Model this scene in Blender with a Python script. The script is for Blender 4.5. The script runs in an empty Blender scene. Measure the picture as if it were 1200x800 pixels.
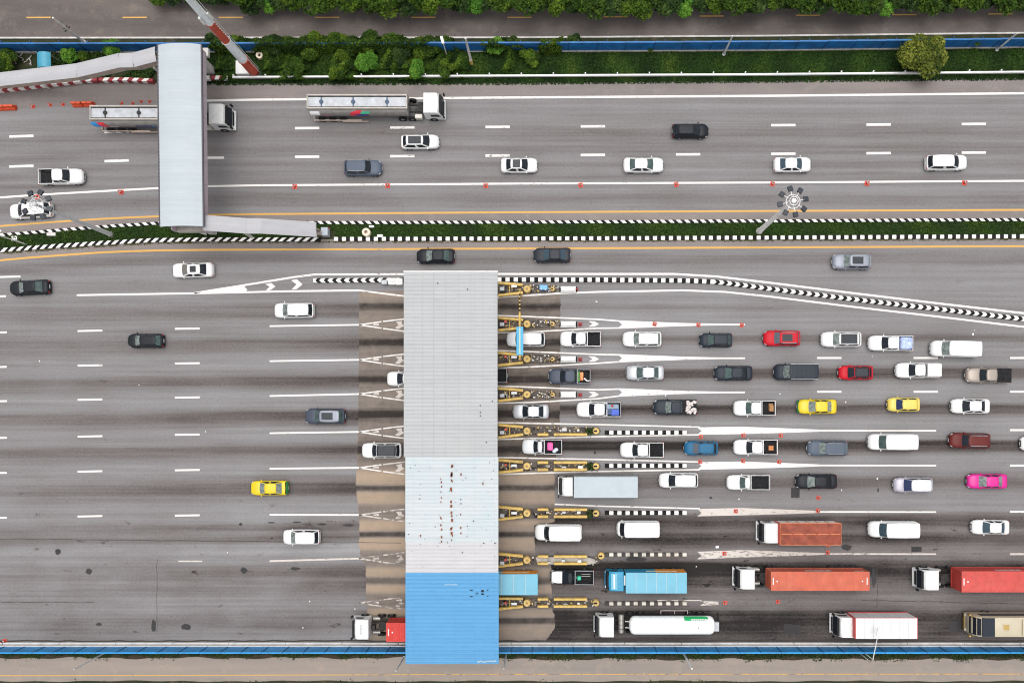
import bpy, math, random
import numpy as np
from mathutils import Vector, Matrix
R = math.radians
random.seed(7)
rng = np.random.default_rng(7)
scene = bpy.context.scene
COL = scene.collection

# ------------------------------------------------------------------ camera
S = 9.4            # photo pixels per metre on the ground
HC = 105.0         # camera height
NX, NY = 650.0, 480.0
cd = bpy.data.cameras.new('camera')
cam = bpy.data.objects.new('camera', cd)
COL.objects.link(cam)
cam.location = (0, 0, HC)
cd.sensor_width = 36
cd.lens = 36 * HC / (1200 / S)
cd.shift_x = -50 / 1200
cd.shift_y = 80 / 1200
cd.clip_start = 1
cd.clip_end = 2000
scene.camera = cam

# ------------------------------------------------------------------ sky, sun, exposure
w = bpy.data.worlds.new('World')
scene.world = w
w.use_nodes = True
nt = w.node_tree
nt.nodes.clear()
wo = nt.nodes.new('ShaderNodeOutputWorld')
bg = nt.nodes.new('ShaderNodeBackground')
sky = nt.nodes.new('ShaderNodeTexSky')
sky.sky_type = 'NISHITA'
sky.sun_disc = False
SUN_EL, SUN_AZ = 84, 0
sky.sun_elevation = R(SUN_EL)
sky.sun_rotation = R(SUN_AZ)
sky.air_density = 1.0
sky.dust_density = 4.0
sky.ozone_density = 1.0
hs = nt.nodes.new('ShaderNodeHueSaturation')
hs.inputs['Saturation'].default_value = 0.12
nt.links.new(sky.outputs[0], hs.inputs['Color'])
nt.links.new(hs.outputs[0], bg.inputs[0])
bg.inputs[1].default_value = 0.15
nt.links.new(bg.outputs[0], wo.inputs[0])
sd = bpy.data.lights.new('sun', 'SUN')
sun = bpy.data.objects.new('sun', sd)
COL.objects.link(sun)
sd.energy = 1.0
sd.angle = R(50)
sd.color = (1.0, 0.965, 0.92)
_d = Vector((math.sin(R(SUN_AZ)) * math.cos(R(SUN_EL)), math.cos(R(SUN_AZ)) * math.cos(R(SUN_EL)), math.sin(R(SUN_EL))))
sun.rotation_euler = _d.to_track_quat('Z', 'Y').to_euler()
sun.location = (0, 0, 60)
scene.view_settings.view_transform = 'Standard'
scene.view_settings.look = 'None'
scene.view_settings.gamma = 1
scene.view_settings.exposure = 0.56
scene.view_settings.use_curve_mapping = False
try:
    scene.cycles.max_bounces = 5
    scene.cycles.filter_width = 1.1
    scene.cycles.diffuse_bounces = 3
    scene.cycles.glossy_bounces = 2
except Exception:
    pass

# ------------------------------------------------------------------ coordinates
def G(px, py, h=0.0):
    """ground position of something seen at photo pixel px,py whose height is h"""
    k = (HC - h) / HC / S
    return ((px - NX) * k, (NY - py) * k)

# ------------------------------------------------------------------ materials
MATS = {}
def mat(name, col, rough=0.6, metal=0.0, coat=0.0, var=0.06, scale=3.0, spec=0.5, emit=None, dirt=0.0, dirtcol=(0.12, 0.1, 0.08)):
    if name in MATS: return MATS[name]
    m = bpy.data.materials.new(name)
    m.use_nodes = True
    n = m.node_tree
    b = n.nodes['Principled BSDF']
    b.inputs['Roughness'].default_value = rough
    b.inputs['Metallic'].default_value = metal
    b.inputs['Coat Weight'].default_value = coat
    b.inputs['Specular IOR Level'].default_value = spec
    tc = n.nodes.new('ShaderNodeNewGeometry')
    nz = n.nodes.new('ShaderNodeTexNoise')
    nz.inputs['Scale'].default_value = scale
    nz.inputs['Detail'].default_value = 5
    n.links.new(tc.outputs['Position'], nz.inputs['Vector'])
    mr = n.nodes.new('ShaderNodeMapRange')
    mr.inputs[1].default_value = 0.3; mr.inputs[2].default_value = 0.7
    mr.inputs[3].default_value = 1 - var * 1.6; mr.inputs[4].default_value = 1 + var
    n.links.new(nz.outputs['Fac'], mr.inputs[0])
    vm = n.nodes.new('ShaderNodeVectorMath'); vm.operation = 'SCALE'
    vm.inputs[0].default_value = col
    n.links.new(mr.outputs[0], vm.inputs['Scale'])
    out = vm.outputs[0]
    if dirt > 0:
        n2 = n.nodes.new('ShaderNodeTexNoise')
        n2.inputs['Scale'].default_value = scale * 0.6; n2.inputs['Detail'].default_value = 8
        n2.inputs['Roughness'].default_value = 0.7
        n.links.new(tc.outputs['Position'], n2.inputs['Vector'])
        m2 = n.nodes.new('ShaderNodeMapRange')
        m2.inputs[1].default_value = 0.48; m2.inputs[2].default_value = 0.72
        m2.inputs[3].default_value = 0; m2.inputs[4].default_value = dirt
        n.links.new(n2.outputs['Fac'], m2.inputs[0])
        mx = n.nodes.new('ShaderNodeMix'); mx.data_type = 'RGBA'
        mx.inputs[7].default_value = (*dirtcol, 1)
        n.links.new(m2.outputs[0], mx.inputs[0]); n.links.new(out, mx.inputs[6])
        out = mx.outputs[2]
    n.links.new(out, b.inputs['Base Color'])
    MATS[name] = m
    return m

P = {}
def paint(name, col, metal=0.0): P[name] = mat('paint_' + name, col, 0.40, metal, 0.12 if sum(col) > .5 else 0.0, 0.03, 1.2, spec=0.35 if sum(col) > .5 else 0.16)
paint('white', (0.60, 0.60, 0.595)); paint('pearl', (0.52, 0.53, 0.545)); paint('silver', (0.38, 0.39, 0.41), 0.2)
paint('lilac', (0.36, 0.345, 0.39), 0.2)
paint('black', (0.012, 0.014, 0.018)); paint('charcoal', (0.022, 0.025, 0.032)); paint('navy', (0.018, 0.023, 0.033)); paint('dusk', (0.075, 0.093, 0.125))
paint('slate', (0.050, 0.060, 0.082), 0.1); paint('steelblue', (0.17, 0.21, 0.28), 0.3); paint('greyblue', (0.19, 0.205, 0.245), 0.2)
paint('red', (0.42, 0.008, 0.018)); paint('maroon', (0.10, 0.016, 0.014)); paint('yellow', (0.58, 0.43, 0.008))
paint('lemon', (0.58, 0.46, 0.09)); paint('blue', (0.015, 0.10, 0.20)); paint('magenta', (0.50, 0.008, 0.20))
paint('taupe', (0.26, 0.22, 0.19), 0.3); paint('truckblue', (0.012, 0.22, 0.38)); paint('green', (0.02, 0.16, 0.05))
paint('cream', (0.42, 0.37, 0.27)); paint('gold', (0.36, 0.25, 0.08), 0.4)
M_glass = mat('car_glass', (0.014, 0.018, 0.024), 0.12, 0, 0, 0.2, 2, spec=0.18)
M_glassg = mat('green_glass', (0.055, 0.085, 0.08), 0.1, 0, 0, 0.2, 2, spec=0.3)
M_glassl = mat('pale_glass', (0.16, 0.19, 0.18), 0.1, 0, 0, 0.35, 3, spec=0.35)
M_tyre = mat('tyre_rubber', (0.018, 0.018, 0.018), 0.85, spec=0.1)
M_rim = mat('wheel_rim', (0.35, 0.35, 0.36), 0.35, 0.8)
M_lamp = mat('headlight_lens', (0.75, 0.77, 0.8), 0.15)
M_tail = mat('taillight_lens', (0.35, 0.01, 0.01), 0.2)
M_black = mat('black_plastic', (0.014, 0.014, 0.015), 0.6, spec=0.12)
M_chassis = mat('chassis_steel', (0.035, 0.033, 0.032), 0.7, 0.0, 0, 0.3, 3, spec=0.15)
M_steel = mat('brushed_steel', (0.30, 0.285, 0.265), 0.42, 0.5, 0, 0.12, 1.5, dirt=0.35)
M_galv = mat('galvanised', (0.36, 0.37, 0.39), 0.5, 0.3, 0, 0.08, 2)
M_pole = mat('pale_pole', (0.46, 0.47, 0.47), 0.6, 0.0, 0, 0.1, 2)
M_conc = mat('concrete', (0.36, 0.33, 0.30), 0.9, 0, 0, 0.15, 1.5, dirt=0.5)
M_concl = mat('pale_concrete', (0.50, 0.48, 0.46), 0.9, 0, 0, 0.12, 1.2, dirt=0.45, dirtcol=(0.25, 0.2, 0.16))
M_kw = mat('kerb_white', (0.74, 0.72, 0.69), 0.8, 0, 0, 0.1, 1.7, dirt=0.22, dirtcol=(0.3, 0.26, 0.2))
M_kb = mat('kerb_black', (0.014, 0.014, 0.014), 0.9, 0, 0, 0.3, 2, spec=0.12, dirt=0.12, dirtcol=(0.12, 0.1, 0.08))
M_kr = mat('kerb_red', (0.30, 0.035, 0.045), 0.8, 0, 0, 0.2, 2, dirt=0.4)
M_yel = mat('rail_yellow', (0.54, 0.36, 0.09), 0.6, 0, 0, 0.12, 2, dirt=0.7, dirtcol=(0.13, 0.095, 0.05))
M_yel2 = mat('drum_yellow', (0.52, 0.36, 0.12), 0.7, 0, 0, 0.12, 2, dirt=0.5, dirtcol=(0.22, 0.15, 0.06))
M_orange = mat('cone_orange', (0.50, 0.045, 0.02), 0.5, 0, 0, 0.15, 3)
M_orange2 = mat('barrier_orange', (0.55, 0.06, 0.012), 0.5, 0, 0, 0.1, 2)
M_wall = mat('blue_panel', (0.002, 0.21, 0.50), 0.45, 0, 0, 0.14, 0.8, dirt=0.35, dirtcol=(0.03, 0.1, 0.2))
M_wall2 = mat('blue_panel_weathered', (0.008, 0.115, 0.33), 0.5, 0, 0, 0.2, 0.8, dirt=0.6, dirtcol=(0.03, 0.07, 0.12))
M_cyan = mat('cyan_sheet', (0.04, 0.25, 0.36), 0.5, 0, 0, 0.1, 2)
M_red = mat('mast_red', (0.42, 0.06, 0.03), 0.6, 0, 0, 0.15, 2)
M_white = mat('white_metal', (0.62, 0.62, 0.61), 0.55, 0, 0, 0.06, 2)
M_boxw = mat('box_white', (0.56, 0.565, 0.57), 0.5, 0, 0, 0.04, 1, dirt=0.12)
M_boxg = mat('box_pale_blue', (0.31, 0.36, 0.39), 0.45, 0, 0, 0.03, 1, dirt=0.1)
M_boxb = mat('box_sky_blue', (0.10, 0.32, 0.43), 0.45, 0, 0, 0.04, 1, dirt=0.12, dirtcol=(0.2, 0.4, 0.5))
M_boxo = mat('box_orange_stripe', (0.60, 0.20, 0.01), 0.5)
M_tarp = mat('rust_tarpaulin', (0.21, 0.042, 0.022), 0.8, 0, 0, 0.25, 1.2, dirt=0.5, dirtcol=(0.30, 0.09, 0.05))
M_contO = mat('container_orange', (0.43, 0.085, 0.042), 0.6, 0, 0, 0.1, 1, dirt=0.25, dirtcol=(0.5, 0.2, 0.13))
M_contR = mat('container_red', (0.44, 0.045, 0.035), 0.55, 0, 0, 0.1, 1, dirt=0.35, dirtcol=(0.5, 0.12, 0.09))
M_contF = mat('container_bright_red', (0.46, 0.015, 0.008), 0.5, 0, 0, 0.08, 1)
M_liner = mat('bed_liner', (0.018, 0.018, 0.020), 0.8, 0, 0, 0.3, 4, spec=0.12)

def foliage(name, c1, c2, c3):
    m = bpy.data.materials.new(name); m.use_nodes = True
    n = m.node_tree; b = n.nodes['Principled BSDF']
    at = n.nodes.new('ShaderNodeAttribute'); at.attribute_name = 'tint'
    cr = n.nodes.new('ShaderNodeValToRGB')
    cr.color_ramp.elements[0].color = (*c1, 1); cr.color_ramp.elements[1].color = (*c3, 1)
    e = cr.color_ramp.elements.new(0.5); e.color = (*c2, 1)
    n.links.new(at.outputs['Fac'], cr.inputs[0]); n.links.new(cr.outputs[0], b.inputs['Base Color'])
    b.inputs['Roughness'].default_value = 0.7
    b.inputs['Specular IOR Level'].default_value = 0.12
    MATS[name] = m
    return m
F_dark = foliage('foliage_dark', (0.010, 0.022, 0.007), (0.022, 0.046, 0.010), (0.055, 0.088, 0.018))
F_mid = foliage('foliage_mid', (0.012, 0.029, 0.005), (0.035, 0.072, 0.007), (0.10, 0.15, 0.013))
F_grass = foliage('foliage_grass', (0.012, 0.028, 0.007), (0.025, 0.058, 0.009), (0.080, 0.112, 0.018))
F_olive = foliage('foliage_olive', (0.028, 0.045, 0.008), (0.078, 0.100, 0.014), (0.18, 0.19, 0.03))
F_bright = foliage('foliage_bright', (0.025, 0.075, 0.010), (0.055, 0.145, 0.015), (0.13, 0.25, 0.03))
F_dry = foliage('foliage_dry', (0.05, 0.05, 0.012), (0.09, 0.09, 0.02), (0.16, 0.14, 0.05))

# ------------------------------------------------------------------ mesh helpers
class MB:
    def __init__(s): s.v = []; s.f = []; s.m = []
    def add(s, vs, fs, mi=0):
        o = len(s.v); s.v += [tuple(p) for p in vs]
        s.f += [tuple(i + o for i in f) for f in fs]; s.m += [mi] * len(fs)
    def box(s, x0, x1, y0, y1, z0, z1, mi=0, c=0.0):
        """box, with chamfered upper edges and vertical corners when c > 0"""
        if c <= 0:
            s.add([(x0,y0,z0),(x1,y0,z0),(x1,y1,z0),(x0,y1,z0),(x0,y0,z1),(x1,y0,z1),(x1,y1,z1),(x0,y1,z1)],
                  [(3,2,1,0),(4,5,6,7),(0,1,5,4),(1,2,6,5),(2,3,7,6),(3,0,4,7)], mi)
        else:
            def ring(i, z):
                a0, a1, b0, b1 = x0+i, x1-i, y0+i, y1-i
                return [(a0+c,b0,z),(a1-c,b0,z),(a1,b0+c,z),(a1,b1-c,z),(a1-c,b1,z),(a0+c,b1,z),(a0,b1-c,z),(a0,b0+c,z)]
            s.loft([ring(0, z0), ring(0, z1-c), ring(c*0.3, z1-c*0.3), ring(c, z1)], mi)
    def loft(s, rings, mi=0, cap=True, closed=True):
        n = len(rings[0]); vs = [p for r in rings for p in r]; fs = []
        for k in range(len(rings)-1):
            for i in range(n if closed else n-1):
                j = (i+1) % n
                fs.append((k*n+i, k*n+j, (k+1)*n+j, (k+1)*n+i))
        if cap:
            fs.append(tuple(range(n-1, -1, -1)))
            fs.append(tuple((len(rings)-1)*n+i for i in range(n)))
        s.add(vs, fs, mi)
    def cyl(s, p0, p1, r0, r1=None, n=12, mi=0):
        if r1 is None: r1 = r0
        a = Vector(p0); b = Vector(p1); d = (b-a).normalized()
        u = d.orthogonal().normalized(); v = d.cross(u)
        rg = []
        for p, r in ((a, r0), (b, r1)):
            rg.append([tuple(p + u*math.cos(t*2*math.pi/n)*r + v*math.sin(t*2*math.pi/n)*r) for t in range(n)])
        s.loft(rg, mi)
    def tube(s, pts, r, n=8, mi=0):
        for a, b in zip(pts[:-1], pts[1:]): s.cyl(a, b, r, r, n, mi)
    def ell(s, c, r, mi=0, nu=10, nv=6):
        rg = []
        for k in range(nv+1):
            t = math.pi*k/nv; z = -math.cos(t); q = max(math.sin(t), 0.02)
            rg.append([(c[0]+r[0]*q*math.cos(2*math.pi*i/nu), c[1]+r[1]*q*math.sin(2*math.pi*i/nu), c[2]+r[2]*z) for i in range(nu)])
        s.loft(rg, mi)
    def mesh(s, name, mats, smooth=None):
        me = bpy.data.meshes.new(name)
        me.from_pydata(s.v, [], s.f)
        for m in mats: me.materials.append(m)
        if len(mats) > 1: me.polygons.foreach_set('material_index', s.m)
        if smooth is not None:
            me.polygons.foreach_set('use_smooth', [True]*len(me.polygons))
            me.set_sharp_from_angle(angle=R(smooth))
        me.update()
        return me
    def obj(s, name, m, parent=None, smooth=None, loc=(0,0,0), rz=0):
        ms = m if isinstance(m, (list, tuple)) else [m]
        return link(name, s.mesh(name, ms, smooth), parent, loc, rz)

def link(name, me, parent=None, loc=(0,0,0), rz=0, m=None):
    o = bpy.data.objects.new(name, me); COL.objects.link(o)
    o.location = loc; o.rotation_euler = (0,0,rz)
    if parent: o.parent = parent
    if m is not None:
        o.material_slots[0].link = 'OBJECT'; o.material_slots[0].material = m
    return o
def tag(o, label, cat, group=None, kind=None):
    o['label'] = label; o['category'] = cat
    if group: o['group'] = group
    if kind: o['kind'] = kind
    return o
def struct(o, label=None):
    o['kind'] = 'structure'
    if label: o['label'] = label
    return o
def empty(name, loc, rz=0):
    o = bpy.data.objects.new(name, None); COL.objects.link(o)
    o.empty_display_size = 0.5
    o.location = loc; o.rotation_euler = (0,0,rz)
    return o
def copy_tree(o, parent=None):
    c = o.copy(); COL.objects.link(c)
    if parent: c.parent = parent
    for ch in list(o.children): copy_tree(ch, c)
    return c
def ordinal(i):
    return ['first','second','third','fourth','fifth','sixth','seventh','eighth','ninth','tenth','eleventh','twelfth','thirteenth','fourteenth','fifteenth','sixteenth','seventeenth','eighteenth','nineteenth','twentieth','twenty-first','twenty-second','twenty-third','twenty-fourth','twenty-fifth','twenty-sixth','twenty-seventh','twenty-eighth','twenty-ninth','thirtieth'][i]
def interp(pts, x):
    if x <= pts[0][0]: return pts[0][1]
    for a, b in zip(pts[:-1], pts[1:]):
        if x <= b[0]: return a[1] + (b[1]-a[1])*(x-a[0])/(b[0]-a[0])
    return pts[-1][1]
def resample(pts, step):
    """pts in metres -> evenly spaced points with tangents along the polyline"""
    P_ = [Vector(p) for p in pts]; L = [0]
    for a, b in zip(P_[:-1], P_[1:]): L.append(L[-1] + (b-a).length)
    out = []; n = max(1, int(L[-1]/step)); 
    for i in range(n+1):
        d = L[-1]*i/n; k = 0
        while k < len(L)-2 and L[k+1] < d: k += 1
        t = (d-L[k])/max(L[k+1]-L[k], 1e-6)
        out.append(P_[k].lerp(P_[k+1], t))
    return out
def smooth_path(pts, n=8):
    """Catmull-Rom through pixel points"""
    out = []
    for i in range(len(pts)-1):
        p0 = pts[max(i-1,0)]; p1 = pts[i]; p2 = pts[i+1]; p3 = pts[min(i+2,len(pts)-1)]
        for k in range(n):
            t = k/n
            out.append(tuple(0.5*((2*p1[j])+(-p0[j]+p2[j])*t+(2*p0[j]-5*p1[j]+4*p2[j]-p3[j])*t*t+(-p0[j]+3*p1[j]-3*p2[j]+p3[j])*t**3) for j in (0,1)))
    out.append(pts[-1]); return out

def leaf_mesh(name, centers, size, material, tilt=0.9, tint=None, aspect=1.6):
    n = len(centers)
    c = np.asarray(centers, dtype=float)
    a = rng.uniform(0, 2*np.pi, n); s_ = size*rng.uniform(0.55, 1.3, n)
    nrm = np.stack([rng.normal(0, tilt, n), rng.normal(0, tilt, n), np.ones(n)], 1)
    nrm /= np.linalg.norm(nrm, axis=1)[:, None]
    h = np.stack([np.cos(a), np.sin(a), np.zeros(n)], 1)
    u = h - nrm*(h*nrm).sum(1)[:, None]; u /= np.linalg.norm(u, axis=1)[:, None]
    v = np.cross(nrm, u)
    U = u*(s_*aspect/2)[:, None]; V = v*(s_/2)[:, None]
    vs = np.stack([c-U, c+V*0.9, c+U, c-V*0.9], 1).reshape(-1, 3)
    me = bpy.data.meshes.new(name)
    me.vertices.add(4*n); me.vertices.foreach_set('co', vs.ravel())
    me.loops.add(4*n); me.loops.foreach_set('vertex_index', np.arange(4*n, dtype=np.int32))
    me.polygons.add(n); me.polygons.foreach_set('loop_start', np.arange(0, 4*n, 4, dtype=np.int32))
    me.polygons.foreach_set('loop_total', np.full(n, 4, dtype=np.int32))
    me.update(calc_edges=True)
    at = me.attributes.new('tint', 'FLOAT', 'FACE')
    t = rng.uniform(0, 1, n) if tint is None else np.clip(tint + rng.normal(0, 0.16, n), 0, 1)
    at.data.foreach_set('value', t.astype(np.float32))
    me.materials.append(material)
    return me
# ================================================================== SETTING
def band(name, top, bot, z, m, h=0.0, tag_=None):
    """sheet between two pixel polylines given as (px, py) lists; sampled every 10 px"""
    xs = list(range(-500, 1801, 10)); vs = []; fs = []
    for x in xs:
        a = G(x, interp(top, x)); b = G(x, interp(bot, x))
        vs += [(a[0], a[1], z), (b[0], b[1], z)]
    for i in range(len(xs)-1): fs.append((2*i+1, 2*i+3, 2*i+2, 2*i))
    mb = MB(); mb.add(vs, fs)
    o = mb.obj(name, m); return struct(o)

def base_nodes(name):
    m = bpy.data.materials.new(name); m.use_nodes = True
    n = m.node_tree; b = n.nodes['Principled BSDF']; b.inputs['Specular IOR Level'].default_value = 0.15
    g = n.nodes.new('ShaderNodeNewGeometry'); MATS[name] = m
    return m, n, b, g
def math_(n, op, a, b=None, c=None, clamp=False):
    x = n.nodes.new('ShaderNodeMath'); x.operation = op; x.use_clamp = clamp
    for i, q in enumerate((a, b, c)):
        if q is None: continue
        if isinstance(q, (int, float)): x.inputs[i].default_value = q
        else: n.links.new(q, x.inputs[i])
    return x.outputs[0]
def noise_(n, g, sx, sy, detail=5, rough=0.55, off=0.0, scale=1.0):
    vm = n.nodes.new('ShaderNodeVectorMath'); vm.operation = 'MULTIPLY_ADD'
    vm.inputs[1].default_value = (sx, sy, 1); vm.inputs[2].default_value = (off, off*1.7, off)
    n.links.new(g.outputs['Position'], vm.inputs[0])
    z = n.nodes.new('ShaderNodeTexNoise'); z.inputs['Scale'].default_value = scale
    z.inputs['Detail'].default_value = detail; z.inputs['Roughness'].default_value = rough
    n.links.new(vm.outputs[0], z.inputs['Vector']); return z.outputs['Fac']
def maprange(n, x, a, b, c, d, smooth=False):
    r = n.nodes.new('ShaderNodeMapRange')
    if smooth: r.interpolation_type = 'SMOOTHSTEP'
    n.links.new(x, r.inputs[0])
    for i, q in enumerate((a, b, c, d)): r.inputs[i+1].default_value = q
    return r.outputs[0]
def mixc(n, f, a, b):
    m = n.nodes.new('ShaderNodeMix'); m.data_type = 'RGBA'
    if isinstance(f, (int, float)): m.inputs[0].default_value = f
    else: n.links.new(f, m.inputs[0])
    for i, q in ((6, a), (7, b)):
        if isinstance(q, tuple): m.inputs[i].default_value = (*q, 1)
        else: n.links.new(q, m.inputs[i])
    return m.outputs[2]
def curve_y(n, yv, stops, lo, hi):
    """piecewise linear function of pixel row via a Float Curve"""
    f = maprange(n, yv, lo, hi, 0, 1)
    fc = n.nodes.new('ShaderNodeFloatCurve')
    c = fc.mapping.curves[0]
    pts = sorted(stops)
    c.points[0].location = (0, pts[0][1]); c.points[1].location = (1, pts[-1][1])
    for y, v in pts[1:-1]: c.points.new((y-lo)/(hi-lo), v)
    fc.mapping.update(); n.links.new(f, fc.inputs['Value'])
    return fc.outputs[0]

def lanes(centres, edges, dark, light):
    st = []
    for c, d in centres: st += [(c, d)]
    for e, l in edges: st += [(e, l)]
    return st

def asphalt_material():
    m, n, b, g = base_nodes('worn_asphalt')
    sp = n.nodes.new('ShaderNodeSeparateXYZ'); n.links.new(g.outputs['Position'], sp.inputs[0])
    X, Y = sp.outputs[0], sp.outputs[1]
    px = math_(n, 'MULTIPLY_ADD', X, S, NX)
    py = math_(n, 'MULTIPLY_ADD', Y, -S, NY)
    # wander of the tracks, and the drift of the lanes towards the left edge
    wob = math_(n, 'MULTIPLY', math_(n, 'SUBTRACT', noise_(n, g, 0.03, 0.03, 2), 0.5), 5.0)
    drift = math_(n, 'MULTIPLY', maprange(n, px, -100, 420, 1, 0), 7.0)
    yl = math_(n, 'SUBTRACT', math_(n, 'ADD', py, wob), drift)
    yr = math_(n, 'ADD', py, wob)
    # value 0.5 = plain asphalt; lower is darker
    left = [(330,.50),(346,.52),(356,.40),(364,.30),(371,.40),(380,.55),(388,.50),(394,.38),(401,.24),(408,.34),(416,.50),(424,.60),(432,.54),(440,.34),(445,.14),(450,.28),(456,.42),(463,.60),(472,.56),(480,.34),(486.5,.12),(492,.26),(498,.42),(505,.60),(513,.56),(520,.36),(526,.18),(533,.32),(540,.50),(547,.60),(556,.48),(564,.34),(570.5,.16),(577,.32),(584,.48),(592,.60),(604,.58),(611,.42),(617,.30),(623,.40),(629,.28),(634,.46),(641,.66),(650,.60),(658,.46),(666,.32),(671,.24),(679,.34),(686,.30),(695,.42),(706,.50),(716,.42),(728,.36),(740,.50),(756,.58)]
    right = [(330,.52),(355,.53),(360,.44),(364,.54),(378,.58),(391,.50),(396.5,.28),(401,.46),(412,.58),(422,.57),(431,.42),(436,.16),(440,.18),(445,.42),(455,.58),(464,.57),(473,.42),(478,.10),(482,.14),(488,.44),(499,.60),(508,.58),(516,.40),(520,.04),(525,.06),(531,.40),(543,.58),(553,.50),(560,.34),(566,.24),(573,.40),(584,.52),(592,.54),(603,.34),(612,.10),(622,.26),(632,.08),(645,.38),(655,.36),(664,.0),(678,.14),(696,.32),(706,.38),(716,.12),(728,.04),(742,.08),(752,.16)]
    vl = curve_y(n, yl, left, 330, 756)
    vr = curve_y(n, yr, right, 330, 752)
    il = math_(n, 'MULTIPLY_ADD', math_(n, 'POWER', maprange(n, px, -60, 440, 0, 1), 1.8), 0.80, 0.38)
    ir = maprange(n, px, 600, 1300, 1.2, 0.75)
    vl = math_(n, 'ADD', math_(n, 'MULTIPLY', math_(n, 'SUBTRACT', vl, .5), il), .5)
    vr = math_(n, 'ADD', math_(n, 'MULTIPLY', math_(n, 'SUBTRACT', vr, .5), ir), .5)
    side = maprange(n, px, 500, 560, 0, 1)
    low = math_(n, 'ADD', math_(n, 'MULTIPLY', vl, math_(n, 'SUBTRACT', 1, side)), math_(n, 'MULTIPLY', vr, side))
    # upper carriageway: soft wheel tracks that follow the bend at the left
    drift2 = math_(n, 'MULTIPLY', math_(n, 'POWER', maprange(n, px, -60, 300, 1, 0), 2.0), 20.0)
    yu = math_(n, 'SUBTRACT', math_(n, 'ADD', py, math_(n, 'MULTIPLY', wob, 0.5)), drift2)
    up = [(95,.55),(116,.52),(124,.56),(132,.50),(142,.52),(156,.42),(166,.50),(174,.42),(186,.54),(192,.44),(200,.52),(208,.46),(222,.54),(232,.42),(242,.50),(252,.58),(285,.56),(296,.50),(304,.38),(312,.54),(320,.56)]
    vu = curve_y(n, yu, up, 95, 320)
    sel = maprange(n, py, 322, 334, 0, 1)
    val = math_(n, 'ADD', math_(n, 'MULTIPLY', vu, math_(n, 'SUBTRACT', 1, sel)), math_(n, 'MULTIPLY', low, sel))
    streak = math_(n, 'SUBTRACT', noise_(n, g, 0.035, 1.5, 6, 0.65), .5)
    streak2 = math_(n, 'SUBTRACT', noise_(n, g, 0.012, 3.6, 3, 0.5, 7), .5)
    blot = math_(n, 'SUBTRACT', noise_(n, g, 0.09, 0.16, 6, 0.6, 3), .5)
    val = math_(n, 'ADD', val, math_(n, 'MULTIPLY', streak, 0.52))
    val = math_(n, 'ADD', val, math_(n, 'MULTIPLY', streak2, 0.16))
    val = math_(n, 'ADD', val, math_(n, 'MULTIPLY', blot, maprange(n, py, 560, 640, 0.24, 0.55)))
    grain = math_(n, 'SUBTRACT', noise_(n, g, 3.2, 3.6, 4, 0.8, 1), .5)
    val = math_(n, 'ADD', val, math_(n, 'MULTIPLY', grain, 0.34))
    # oil drips and tar patches, thicker in the truck lanes
    heavy = maprange(n, py, 560, 620, 0.25, 1)
    sp1 = maprange(n, noise_(n, g, 0.35, 0.8, 4, 0.7, 11), 0.63, 0.70, 0, 1)
    val = math_(n, 'SUBTRACT', val, math_(n, 'MULTIPLY', math_(n, 'MULTIPLY', sp1, heavy), 0.30))
    bright = maprange(n, val, 0.0, 1.0, 0.018, 0.30)
    cr = n.nodes.new('ShaderNodeCombineColor')
    # oily tracks are browner, bare asphalt is neutral with a hint of violet
    warm = maprange(n, val, 0.15, 0.6, 1.16, 1.03)
    n.links.new(math_(n, 'MULTIPLY', bright, warm), cr.inputs[0])
    n.links.new(bright, cr.inputs[1])
    n.links.new(math_(n, 'MULTIPLY', bright, maprange(n, val, 0.15, 0.6, 0.96, 1.02)), cr.inputs[2])
    n.links.new(cr.outputs[0], b.inputs['Base Color'])
    b.inputs['Roughness'].default_value = 0.88
    bp = n.nodes.new('ShaderNodeBump'); bp.inputs['Strength'].default_value = 0.3; bp.inputs['Distance'].default_value = 0.02
    n.links.new(noise_(n, g, 9, 9, 2), bp.inputs['Height']); n.links.new(bp.outputs[0], b.inputs['Normal'])
    return m

def mottled(name, c1, c2, c3, sx=0.06, sy=0.4, grain=0.2, spots=None):
    m, n, b, g = base_nodes(name)
    a = noise_(n, g, sx, sy, 7, 0.65, 2)
    c = mixc(n, maprange(n, a, 0.33, 0.67, 0, 1), c1, c2)
    q = noise_(n, g, 0.5, 0.5, 6, 0.7, 9)
    c = mixc(n, maprange(n, q, 0.52, 0.75, 0, 0.8), c, c3)
    gr = noise_(n, g, 6, 6, 3, 0.8, 5)
    vm = n.nodes.new('ShaderNodeVectorMath'); vm.operation = 'SCALE'
    n.links.new(c, vm.inputs[0]); n.links.new(maprange(n, gr, 0.25, 0.75, 1-grain, 1+grain), vm.inputs['Scale'])
    n.links.new(vm.outputs[0], b.inputs['Base Color']); b.inputs['Roughness'].default_value = 0.92
    return m

M_soil = mottled('soil', (0.035, 0.035, 0.018), (0.02, 0.03, 0.012), (0.10, 0.075, 0.05), 0.3, 0.3, 0.4)
M_far = mottled('far_ground', (0.06, 0.075, 0.03), (0.10, 0.09, 0.06), (0.04, 0.06, 0.02), 0.05, 0.05, 0.3)
M_asph = asphalt_material()
M_serv = mottled('service_asphalt', (0.135, 0.115, 0.105), (0.085, 0.074, 0.070), (0.18, 0.15, 0.128), 0.05, 0.35, 0.22)
M_serv2 = mottled('sandy_asphalt', (0.27, 0.225, 0.195), (0.215, 0.19, 0.17), (0.31, 0.25, 0.20), 0.04, 0.5, 0.1)
M_should = mottled('shoulder_concrete', (0.215, 0.185, 0.175), (0.165, 0.148, 0.142), (0.24, 0.205, 0.185), 0.04, 0.5, 0.16)

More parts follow.
